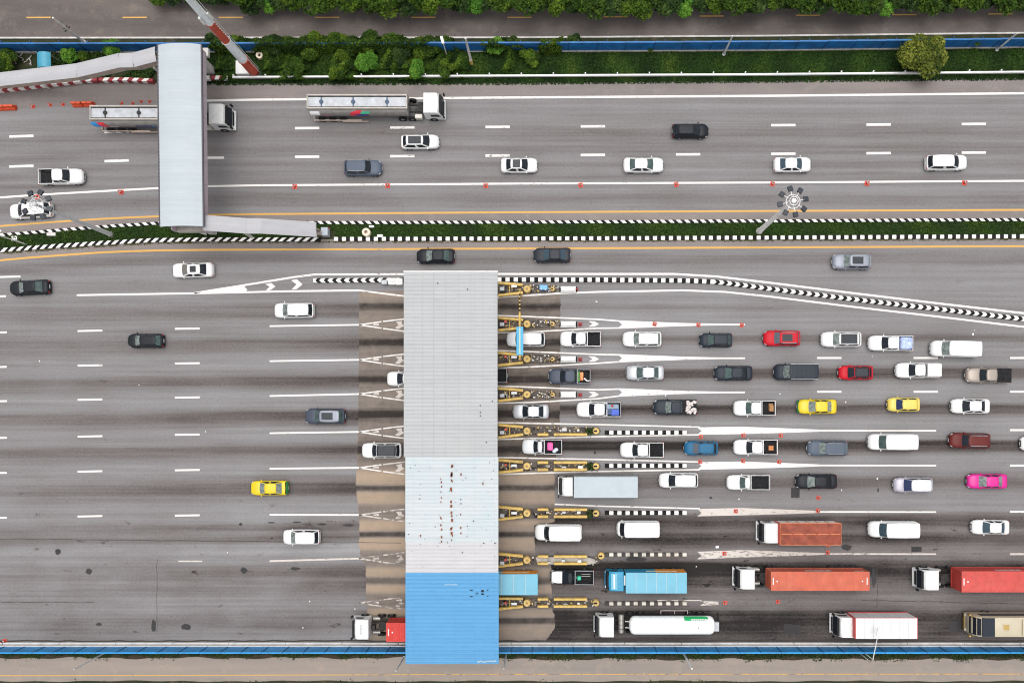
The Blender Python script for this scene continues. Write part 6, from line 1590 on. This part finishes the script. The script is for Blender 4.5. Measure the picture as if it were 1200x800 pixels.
# rust tarpaulin lorry, lane 6
g_ = G(889, 622.8, 1.5); r = empty('tarpaulin_lorry', (g_[0], g_[1], 0), math.pi); tag(r, 'white-cabbed lorry with rust orange tarpaulin top and pale side panels', 'lorry', gT)
b0, b1 = lx(r, 986, 3.6), lx(r, 914.5, 3.6); w2 = 1.27
yo = ly(r, 625.6, 3.6)
mb = MB(); mb.box(b0, b1, yo-w2, yo+w2, 1.1, 3.35); mb.obj('cargo_body', mat('side_pale', (.60,.55,.52), .6, 0, 0, .1, 1, dirt=.3), r)
mb = MB(); rr = []; n = 20
for k in range(n+1):
    x = b0+.02+(b1-b0-.04)*k/n; q = .05 if k % 4 == 0 else random.uniform(0,.02)
    rr.append([(x, yo-w2-.02, 3.36), (x, yo-w2-.02, 3.50+q), (x, yo-w2*.5, 3.56+q*.6), (x, yo, 3.62+q), (x, yo+w2*.5, 3.56+q*.6), (x, yo+w2+.02, 3.50+q), (x, yo+w2+.02, 3.36)])
mb.loft(rr); mb.obj('tarpaulin', M_tarp, r, 20)
mb = MB()
for yy in (yo-w2-.03, yo+.0, yo+w2+.03): mb.cyl((b0, yy, 3.6 if abs(yy-yo) < .1 else 3.5), (b1, yy, 3.6 if abs(yy-yo) < .1 else 3.5), .05 if abs(yy-yo) > .1 else .07, None, 6)
mb.cyl((b0,yo-w2,3.5),(b0,yo+w2,3.5),.05,.05,6); mb.cyl((b1,yo-w2,3.5),(b1,yo+w2,3.5),.06,.06,6); mb.obj('tarpaulin_edge', mat('tarp_edge', (.52,.17,.07), .8), r)
mb = MB()
for k in range(7): x = b0+.1+(b1-b0-.25)*k/6; mb.box(x, x+.1, yo-w2-.035, yo-w2-.002, 1.15, 3.34)
mb.obj('side_post', mat('post_rust', (.45,.14,.08), .8), r)
mb = MB(); mb.box(b1+.003, b1+.10, yo-w2, yo+w2, 1.1, 3.35); mb.obj('front_board', mat('board_red', (.40,.015,.01), .6), r)
lorry_cab(r, 0, -2.2, M_white, 2.85, 1.2); chassis(r, b0+.1, -.8); lwheels(r, [-1.2, b0+2.6, b0+1.3], 1.08)
# containers and their tractors
def container(x0p, x1p, y0p, y1p, ztop, z0, m, label, group, writing=True, front_left=True):
    """roof rectangle in photo px at height ztop"""
    A = G(x0p, y0p, ztop); B = G(x1p, y1p, ztop); cx_, cy_ = (A[0]+B[0])/2, (A[1]+B[1])/2
    lx_, w2 = (B[0]-A[0])/2, (A[1]-B[1])/2; root = empty('shipping_container', (cx_, cy_, z0)); tag(root, label, 'container', group); hgt = ztop-z0
    mb = MB(); t = .16
    for sx in (-1, 1):
        for sy in (-1, 1): mb.box(min(sx*lx_, sx*(lx_-t)), max(sx*lx_, sx*(lx_-t)), min(sy*w2, sy*(w2-t)), max(sy*w2, sy*(w2-t)), 0, hgt)
    for sy in (-1, 1):
        for za, zb in ((0,.16),(hgt-.12,hgt)): mb.box(-lx_+t, lx_-t, min(sy*w2, sy*(w2-.1)), max(sy*w2, sy*(w2-.1)), za, zb)
    for sx in (-1, 1):
        for za, zb in ((0,.16),(hgt-.12,hgt)): mb.box(min(sx*lx_, sx*(lx_-.1)), max(sx*lx_, sx*(lx_-.1)), -w2+t, w2-t, za, zb)
    mb.obj('frame', m, root)
    def corr(L0, L1, f, n):
        vs = []; fs = []
        for k in range(n+1):
            for q in range(4):
                a = k+[0,.35,.5,.85][q]
                if a > n: break
                x = L0+(L1-L0)*a/n; d = 0 if q in (0, 1) else 1; vs += f(x, d)
        for k in range(len(vs)//2-1): fs.append((2*k, 2*k+2, 2*k+3, 2*k+1))
        return vs, fs
    nn = max(6, int(lx_*2/.28))
    for sy in (-1, 1):
        mb = MB(); vs, fs = corr(-lx_+t, lx_-t, lambda x, d: [(x, sy*(w2-.02-.045*d), .16), (x, sy*(w2-.02-.045*d), hgt-.12)], nn); mb.add(vs, fs if sy < 0 else [tuple(reversed(f)) for f in fs]); mb.obj('side_panel', m, root)
    mb = MB(); vs, fs = corr(-lx_+.1, lx_-.1, lambda x, d: [(x, w2-.1, hgt-.012-.018*d), (x, -w2+.1, hgt-.012-.018*d)], nn); mb.add(vs, [tuple(reversed(f)) for f in fs]); mb.obj('roof', m, root)
    for sx in (-1, 1):
        mb = MB(); vs, fs = corr(-w2+t, w2-t, lambda y, d: [(sx*(lx_-.03-.04*d*(sx < 0)), y, .16), (sx*(lx_-.03-.04*d*(sx < 0)), y, hgt-.12)], 8); mb.add(vs, fs if sx > 0 else [tuple(reversed(f)) for f in fs])
        mb.obj('end_panel' if sx < 0 else 'door', m, root)
    mb = MB()
    for y in (-.75,-.35,.35,.75): mb.cyl((lx_+.03,y,.1),(lx_+.03,y,hgt-.1),.025,.025,6)
    mb.obj('lock_rod', M_galv, root)
    mb = MB(); mb.box(-lx_+.22, -lx_+.34, -.42, .42, hgt-.008, hgt+.004); mb.box(lx_-.34, lx_-.24, -.42, .42, hgt-.008, hgt+.004)
    for x in (-lx_+.75, lx_-.85): mb.box(x-.08, x+.08, -.08, .08, hgt-.008, hgt+.004)
    mb.obj('roof_marking', M_white, root)
    if writing:
        # worn white lettering high on the flank that faces the plaza; letters too blurred in the photo to read
        mb = MB(); x = -1.55
        rr_ = random.Random(3)
        while x < 1.35:
            wl = rr_.choice([.16,.20,.13]); mb.box(x, x+.06, w2+.002, w2+.014, hgt-1.05, hgt-.35); 
            if wl > .14: mb.box(x+.05, x+wl, w2+.002, w2+.014, hgt-.95 if rr_.random() < .6 else hgt-.55, hgt-.83 if rr_.random() < .6 else hgt-.42); mb.box(x+wl-.05, x+wl, w2+.002, w2+.014, hgt-.9, hgt-.5)
            x += wl+.06
        for k in range(6): mb.box(lx_-1.6+k*.18, lx_-1.5+k*.18, w2+.002, w2+.012, hgt-.5, hgt-.35)
        mb.obj('lettering', M_white, root)
    return root
gC = 'shipping containers on lorries'
def tractor(pc, pcb, cyp, h, label, rear_px, rear_h, cabm=M_white, wtr=1.18):
    g_ = G(pc, cyp, 1.5); r = empty('container_lorry', (g_[0], g_[1], 0), math.pi); tag(r, label, 'lorry', gT)
    lorry_cab(r, 0, -2.15, cabm, h, wtr); e = lx(r, rear_px, rear_h)
    chassis(r, e+.1, -.9, 1.2)
    mb = MB(); mb.cyl((-3.6,0,1.2),(-3.6,0,1.28),.55,.55,16); mb.box(-2.7,-2.25,-.25,.3,1.1,1.75,0,.04); mb.obj('fifth_wheel', M_chassis, r)
    for s_ in (-1, 1): mb = MB(); mb.cyl((-3.2, s_*.85, .75), (-2.3, s_*.85, .75), .27, .27, 12); mb.obj('fuel_tank', M_steel, r, 40)
    lwheels(r, [-1.25, -3.3, -4.5]); lwheels(r, [e+4.2, e+2.9, e+1.6])
    mb = MB()
    for s_ in (-1, 1): mb.box(e+1.0, e+4.8, s_*1.12-.2, s_*1.12+.2, 1.03, 1.07)
    mb.obj('mudguard', M_black, r)
    return r
r = tractor(861, 885, 676.2, 2.9, 'white tractor unit and trailer under the orange container', 1017, 1.2)
container(903.5, 1019, 669.6, 691.8, 3.9, 1.25, M_contO, 'long faded orange container with white side lettering', gC)
r = tractor(1074, 1101, 677.2, 2.9, 'white tractor unit and trailer under the red container at the right edge', 1243, 1.2)
container(1127, 1244, 669, 693.6, 4.1, 1.25, M_contR, 'long faded red container cut by the right edge', gC)
r = tractor(414, 434, 734, 2.9, 'white tractor unit and trailer leaving under the blue canopy roof', 560, 1.2)
mb = MB(); mb.box(-1.3,-1.15,-.6,.55,2.9,2.98,0,.02); mb.obj('roof_vent', M_galv, r)
container(452.5, 566, 729.5, 751.5, 3.9, 1.25, M_contF, 'bright red container coming out from under the blue roof', gC, writing=False)
# gas tanker, lane 8
def tank(root, x0, x1, r_, zc, m, name='tank', sy=1.0, yo=0):
    mb = MB(); n = 32; rr = []
    for x, q in ((x0,.30),(x0+.06,.55),(x0+.2,.80),(x0+.42,.95),(x0+.7,1),(x1-.7,1),(x1-.42,.95),(x1-.2,.80),(x1-.06,.55),(x1,.30)):
        rr.append([(x, yo+r_*sy*q*math.cos(2*math.pi*i/n), zc+r_*q*math.sin(2*math.pi*i/n)) for i in range(n)])
    mb.loft(rr); return mb.obj(name, m, root, 40)
def decal(root, name, xa, xb, a0, a1, r_, zc, m, sy=1.0, round_l=False, off=.008, yo=0):
    """thin painted patch lying on the tank shell between two angles"""
    mb = MB(); n = 10; rows = []
    for k in range(n+1):
        t = R(a0+(a1-a0)*k/n); u = 2*k/n-1
        ins = (xb-xa)*.18*(1-math.sqrt(max(0, 1-u*u))) if round_l else 0
        rows += [(xa+ins, yo+(r_*sy+off)*math.cos(t), zc+(r_+off)*math.sin(t)), (xb-ins*(round_l == 2), yo+(r_*sy+off)*math.cos(t), zc+(r_+off)*math.sin(t))]
    fs = [(2*k, 2*k+1, 2*k+3, 2*k+2) for k in range(n)]
    mb.add(rows, fs); mb.obj(name, m, root)
g_ = G(697, 731, 1.5); r = empty('gas_tanker', (g_[0], g_[1], 0), math.pi); tag(r, 'white gas tanker lorry with green side logo in the lowest queue', 'lorry', gT)
lorry_cab(r, 0, -2.25, M_white, 3.0, 1.2); e0, e1 = lx(r, 838, 2.6), lx(r, 737.5, 2.6); yo = ly(r, 732.8, 2.6); tank(r, e0, e1, 1.12, 2.25, mat('tank_white', (.80,.80,.80), .3, 0, .3), yo=yo)
decal(r, 'green_logo', e0+.9, e0+3.8, 172, 130, 1.12, 2.25, mat('logo_green', (.015,.36,.11), .5), round_l=True, yo=yo)
mb = MB()
# white word strip on the logo (blurred lettering)
rr_ = random.Random(5); x = e0+1.1
while x < e0+2.9:
    wl = rr_.choice([.12,.16,.2]); 
    for (t0, t1) in ((37,48),):
        a, b = R(t0), R(t1); y0, z0, y1, z1 = yo-1.145*math.cos(a), 2.25+1.145*math.sin(a), yo-1.145*math.cos(b), 2.25+1.145*math.sin(b)
        mb.add([(x,y0,z0),(x+wl,y0,z0),(x+wl,y1,z1),(x,y1,z1)], [(0,1,2,3)])
    x += wl+.05
mb.obj('lettering', M_white, r)
decal(r, 'green_stripe', e0+.9, e0+2.8, 2, 26, 1.12, 2.25, MATS['logo_green'], yo=yo)
chassis(r, e0-.5, -.9, 1.0)
mb = MB(); mb.cyl((-3.25,-1.15,1.35),(-3.25,1.05,1.35),.34,.34,16); mb.obj('cross_tank', M_steel, r, 40)
mb = MB()
for y in (-.5, .02, .55): mb.cyl((-3.25,y,1.35),(-3.25,y+.05,1.35),.355,.355,16)
mb.obj('tank_strap', M_chassis, r)
lwheels(r, [-1.25, -4.4, -5.7]); lwheels(r, [e0+2.8, e0+1.5])
mb = MB(); mb.box(e0-.75, e0-.1, -.2, .95, .8, 1.3, 0, .04); mb.box(e0-.55,e0-.25,-.1,.85,1.303,1.32); mb.obj('rear_cabinet', M_galv, r)
mb = MB(); mb.box(e0-.85, e0-.7, -1.2, 1.2, .5, .7); mb.obj('bumper', M_black, r)
mb = MB()
mb.tube([(e0+3.1,-1.15,1.0),(e0+3.1,-1.55,1.0),(e0+6.4,-1.55,1.0),(e0+6.4,-1.15,1.0)], .035, 6); mb.tube([(e0+4.7,-1.55,1.0),(e0+4.7,-1.15,1.0)], .035, 6); mb.obj('side_guard', mat('guard_pink', (.62,.5,.5), .6), r)
mb = MB(); mb.cyl((e0+2.15,yo+.05,3.3),(e0+2.15,yo+.05,3.42),.07,.07,8); mb.obj('valve', M_black, r)
mb = MB(); 
for y in (-.35, .4): mb.cyl((e1-.1,yo+y,2.0),(e1+.45,yo+y,1.9),.05,.05,8)
mb.obj('hose_pipe', M_white, r)
# white lorry with red trim, lane 8
g_ = G(976, 731.5, 1.5); r = empty('box_lorry', (g_[0], g_[1], 0), math.pi); tag(r, 'white box lorry with red trim below the orange container', 'lorry', gT)
lorry_cab(r, 0, -2.35, M_white, 3.0, 1.22); b0, b1 = lx(r, 1075, 4.0), lx(r, 1003, 4.0); w2 = 1.24; yo = ly(r, 736, 4.0)
mb = MB(); mb.box(b0, b1, yo-w2, yo+w2, 1.1, 4.0, 0, .03); mb.obj('cargo_box', M_boxw, r)
mb = MB()
for k in range(1, 7): x = b0+(b1-b0)*k/7; mb.box(x-.02, x+.02, yo-w2+.04, yo+w2-.04, 4.002, 4.02)
for k in range(1, 4): x = b0+(b1-b0)*k/4; mb.box(x-.03, x+.03, yo-w2-.02, yo-w2-.002, 1.4, 3.9)
mb.obj('box_seam', mat('seam_pale', (.42,.45,.48), .6), r)
M_trim = mat('trim_red', (.50,.03,.03), .5); mb = MB()
mb.box(b0, b1, yo-w2-.05, yo-w2-.003, 1.1, 1.32); mb.box(b0+.04, b1, yo-w2-.04, yo-w2+.0, 3.96, 4.03); mb.box(b1+.003, b1+.06, yo-w2, yo+w2, 1.1, 3.2); mb.box(b1+.003,b1+.06,yo-w2,yo+w2,3.203,4.0); mb.box(b0-.05, b0-.003, yo-w2, yo+w2, 1.1, 3.98); mb.obj('red_trim', M_trim, r)
mb = MB()
for k in range(9): x = b0+.5+k*.75; mb.box(x, x+.25, yo-w2-.10, yo-w2-.05, 1.1, 1.3)
mb.obj('marker_lamp', M_tail, r)
chassis(r, b0+.1, -.9); lwheels(r, [-1.3, b0+3.0, b0+1.7])
# coach
g_ = G(1134, 730, 1.5); r = empty('coach', (g_[0], g_[1], 0), math.pi); tag(r, 'cream and gold coach with dark front roof at the right edge', 'bus', gT)
mb = MB(); prof = []; Lb = 11.6
rr = []
for x, q, zt in ((0,.90,1.6),(-.06,.96,2.2),(-.35,.99,2.95),(-.8,1,3.3),(-1.4,1,3.42),(-Lb+.4,1,3.42),(-Lb+.05,.97,3.3),(-Lb,.93,3.0)):
    w_ = 1.24*q; rr.append([(x,-w_*.96,.35),(x,-w_,.6),(x,-w_,zt-.35),(x,-w_*.93,zt-.08),(x,-w_*.8,zt),(x,w_*.8,zt),(x,w_*.93,zt-.08),(x,w_,zt-.35),(x,w_,.6),(x,w_*.96,.35)])
mb.loft(rr); yo = ly(r, 731.5, 3.4); o = mb.obj('body', P['cream'], r, 35)
mb = MB(); g = []
for t in (-.88,-.4,.4,.88):
    g.append([(.012-.02*abs(t),t*1.2,1.25),(-.03,t*1.2,2.1),(-.33,t*1.19,2.93),(-.77,t*1.15,3.30)])
for a, b in zip(g[:-1], g[1:]):
    for k in range(3): mb.add([a[k], b[k], b[k+1], a[k+1]], [(0,1,2,3)])
mb.obj('windscreen', M_glass, r, 40)
mb = MB(); mb.box(-2.35, -.83, -1.12, 1.12, 3.30, 3.455, 0, .03); mb.obj('roof_cap', P['navy'], r)
for s_ in (-1, 1):
    mb = MB(); mb.box(-Lb+.6, -1.0, s_*1.243-.006, s_*1.243+.006, 1.7, 2.75); mb.obj('side_window', M_glass, r)
    mb = MB(); mb.tube([(-.25,s_*1.1,2.9),(.25,s_*1.25,2.6)], .04, 6); mb.box(.12,.35,s_*1.28-.12,s_*1.28+.12,2.1,2.65,0,.04); mb.obj('mirror', P['gold'], r)
    mb = MB(); mb.ell((0.0,s_*.9,.85),(.08,.2,.1)); mb.obj('headlight', M_lamp, r)
mb = MB(); mb.box(-.06,.07,-1.12,1.12,.38,.75,0,.03); mb.obj('bumper', P['gold'], r)
for x0, x1, w_ in ((-4.2,-3.2,.45),(-9.6,-5.6,.95)):
    mb = MB(); mb.box(x0, x1, -w_, w_, 3.40, 3.46 if w_ < .5 else 3.62, 0, .04); mb.obj('roof_hatch' if w_ < .5 else 'air_conditioner', P['cream'], r)
mb = MB(); mb.box(-4.05,-3.35,-.32,.32,3.461,3.475); mb.obj('hatch_panel', P['gold'], r)
lwheels(r, [-2.6, -Lb+3.2], 1.1)
# the two silver tankers on the upper road, heading right
def silver_tanker(xa, xb, xf, y, label, flat, ang=0.0, hidden_tail=False):
    g_ = G(xf, y, 1.5); r = empty('fuel_tanker', (g_[0], g_[1], 0), R(ang)); tag(r, label, 'lorry', 'silver fuel tankers on the upper road')
    lorry_cab(r, 0, -2.3, M_white, 3.0, 1.22)
    x0 = G(xa, 0, 2.6)[0]-g_[0]; x1 = G(xb, 0, 2.6)[0]-g_[0]
    # oval shell, flat ends
    mb = MB(); n = 36; rr = []
    for x, q in ((x0,.9),(x0+.05,.98),(x0+.2,1),(x1-.2,1),(x1-.05,.98),(x1,.9)):
        rr.append([(x, 1.24*q*math.copysign(abs(math.cos(2*math.pi*i/n))**.85, math.cos(2*math.pi*i/n)), 2.15+1.05*q*math.copysign(abs(math.sin(2*math.pi*i/n))**.85, math.sin(2*math.pi*i/n))) for i in range(n)])
    mb.loft(rr); mb.obj('tank', M_steel, r, 40)
    # walkway trough on top between two coaming rails
    mb = MB(); mb.box(x0+.05, x1-.05, -.58, .58, 3.12, 3.24); mb.obj('walkway', mat('walkway_pale', (.37,.385,.41), .5, .1, 0, .12, 2, dirt=.2), r)
    for s_ in (-1, 1): mb = MB(); mb.box(x0+.1, x1-.1, s_*.62-.05, s_*.62+.05, 3.2, 3.26); mb.obj('coaming_shade', M_black, r)  # shade along the inner coaming edges, put in as black strips
    mb = MB()
    for s_ in (-1, 1): mb.box(x0-.05, x1+.05, s_*.78-.10, s_*.78+.10, 2.95, 3.42, 0, .03)
    mb.box(x0-.05, x0+.08, -.68, .68, 3.0, 3.38); mb.box(x1-.08, x1+.05, -.68, .68, 3.0, 3.38); mb.obj('coaming', mat('coaming_tan', (.34,.31,.28), .5, .2, 0, .1, 1, dirt=.25), r)
    for f in (.14, .46, .80):
        x = x0+(x1-x0)*f; mb = MB(); mb.cyl((x,0,3.24),(x,0,3.36),.26,.24,14); mb.box(x-.07, x+.07, -.55, .55, 3.24, 3.28); mb.obj('manhole', mat('hatch_blue', (.015,.05,.10), .5) if flat else M_chassis, r, 40)
    chassis(r, x0+.2, -.9, 1.05)
    mb = MB(); mb.box(x0+.1, x0+6.0, -1.42, -1.30, .62, .80); mb.box(x0+3.6, x0+6.8, -1.5, -1.42, .5, .62); mb.box(x0+.05, x0+.2, -1.2, 1.2, .6, .85); mb.obj('side_guard', mat('guard_tan', (.45,.36,.30), .6), r)
    lwheels(r, [-1.3, -4.0, -5.2]); lwheels(r, [x0+1.1, x0+2.4, x0+3.7], 1.2)
    mb = MB(); mb.box(-3.6, -2.7, -1.25, -.75, .55, 1.2, 0, .05); mb.obj('fuel_box', mat('box_cream', (.55,.52,.46), .5), r)
    mb = MB(); mb.cyl((x1+.1,.2,1.9),(x1+.5,.2,1.9),.2,.2,10); mb.box(-3.2,-2.5,-.6,.6,1.2,1.6,0,.05); mb.obj('valve_box', M_chassis, r)
    return r, x0, x1
def shell_patch(r, xa, xb, a0, a1, m, name, skew=0.0, rnd=False):
    mb = MB(); n = 8; rows = []
    for k in range(n+1):
        t = R(a0+(a1-a0)*k/n); c_, s_ = math.cos(t), math.sin(t); y = (1.24*abs(c_)**.85+.02)*math.copysign(1, c_); z = 2.15+(1.05*abs(s_)**.85+.02)*math.copysign(1, s_)
        u = 2*k/n-1; ins = (xb-xa)*.5*(1-math.sqrt(max(0,1-u*u*.98))) if rnd else 0
        rows += [(xa+ins+skew*k/n, y, z), (xb-ins+skew*k/n, y, z)]
    mb.add(rows, [(2*k, 2*k+2, 2*k+3, 2*k+1) for k in range(n)]); mb.obj(name, m, r)
M_lr = mat('logo_red', (.62,.03,.05), .4); M_lb = mat('logo_blue', (.02,.25,.60), .4); M_ldb = mat('logo_dark_blue', (.03,.04,.22), .4); M_lg = mat('logo_green2', (.05,.40,.22), .4)
r, x0, x1 = silver_tanker(362, 478, 520, 125.5, 'silver fuel tanker with blue hatches and oval side logo, right of the footbridge', True)
# oval emblem low on the flank that faces the plaza (angles below -y side)
shell_patch(r, x0+5.0, x0+7.1, 182, 216 if False else 150 if False else 212, M_lr, 'oval_emblem', 0, True)
shell_patch(r, x0+5.0, x0+6.2, 170, 202, M_lr, 'emblem_red'); shell_patch(r, x0+6.2, x0+7.2, 165, 190, M_lg, 'emblem_green'); shell_patch(r, x0+5.7, x0+7.0, 186, 200, M_ldb, 'emblem_blue')
for o_ in list(r.children):
    if o_.name.startswith(('oval_emblem', 'emblem_')): bpy.data.objects.remove(o_)
shell_patch(r, x0+5.0, x0+7.3, 176, 206, M_lr, 'emblem_oval', 0, True)
for o_ in list(r.children):
    if o_.name.startswith('emblem_oval'): bpy.data.objects.remove(o_)
def south_patch(r, xa, xb, z0, z1, m, name, skew=0.0, rnd=False, lift=.02):
    """painted patch on the -y flank between two heights"""
    mb = MB(); n = 8; rows = []
    for k in range(n+1):
        z = z0+(z1-z0)*k/n; s_ = max(-1, min(1, (z-2.15)/1.05)); sn = abs(s_)**(1/.85); cs = math.sqrt(max(0, 1-sn*sn))
        y = -(1.24*cs**.85)-lift; u = 2*k/n-1; ins = (xb-xa)*.5*(1-math.sqrt(max(0,1-u*u*.98))) if rnd else 0
        rows += [(xa+ins+skew*k/n, y, z+lift*.4), (xb-ins+skew*k/n, y, z+lift*.4)]
    mb.add(rows, [(2*k, 2*k+1, 2*k+3, 2*k+2) for k in range(n)]); mb.obj(name, m, r)
south_patch(r, x0+4.9, x0+7.3, 1.75, 2.95, M_lr, 'emblem', 0, True); south_patch(r, x0+5.5, x0+7.3, 1.85, 2.5, M_ldb, 'emblem_core', 0, True, .03); south_patch(r, x0+6.2, x0+7.3, 2.5, 2.85, M_lg, 'emblem_green', .2, False, .035)
south_patch(r, x0+.15, x0+1.3, 2.15, 2.85, mat('logo_white', (.75,.75,.76), .4), 'white_panel', 0, False, .02)
south_patch(r, x0+1.5, x0+2.6, 2.05, 2.25, mat('logo_pink', (.60,.2,.22), .5), 'lettering', 0, False, .022)
r, x0, x1 = silver_tanker(109.5, 232, 272, 138.2, 'silver fuel tanker with blue and red tail passing under the footbridge', False)
south_patch(r, x0+.1, x0+1.3, 1.6, 2.85, M_lb, 'tail_blue', -.4, False); south_patch(r, x0+1.05, x0+1.9, 1.6, 2.85, M_lr, 'tail_red', -.6, False, .025)
south_patch(r, x0+1.7, x0+2.8, 2.0, 2.2, M_white, 'lettering', 0, False, .03)
for k in range(4): south_patch(r, x0+5.1+k*.55, x0+5.5+k*.55, 1.8, 2.35, M_ldb, 'dark_letter', -.2, False, .02)
south_patch(r, x0+7.0, x0+7.5, 1.8, 2.4, M_lb, 'blue_emblem', -.2, True)
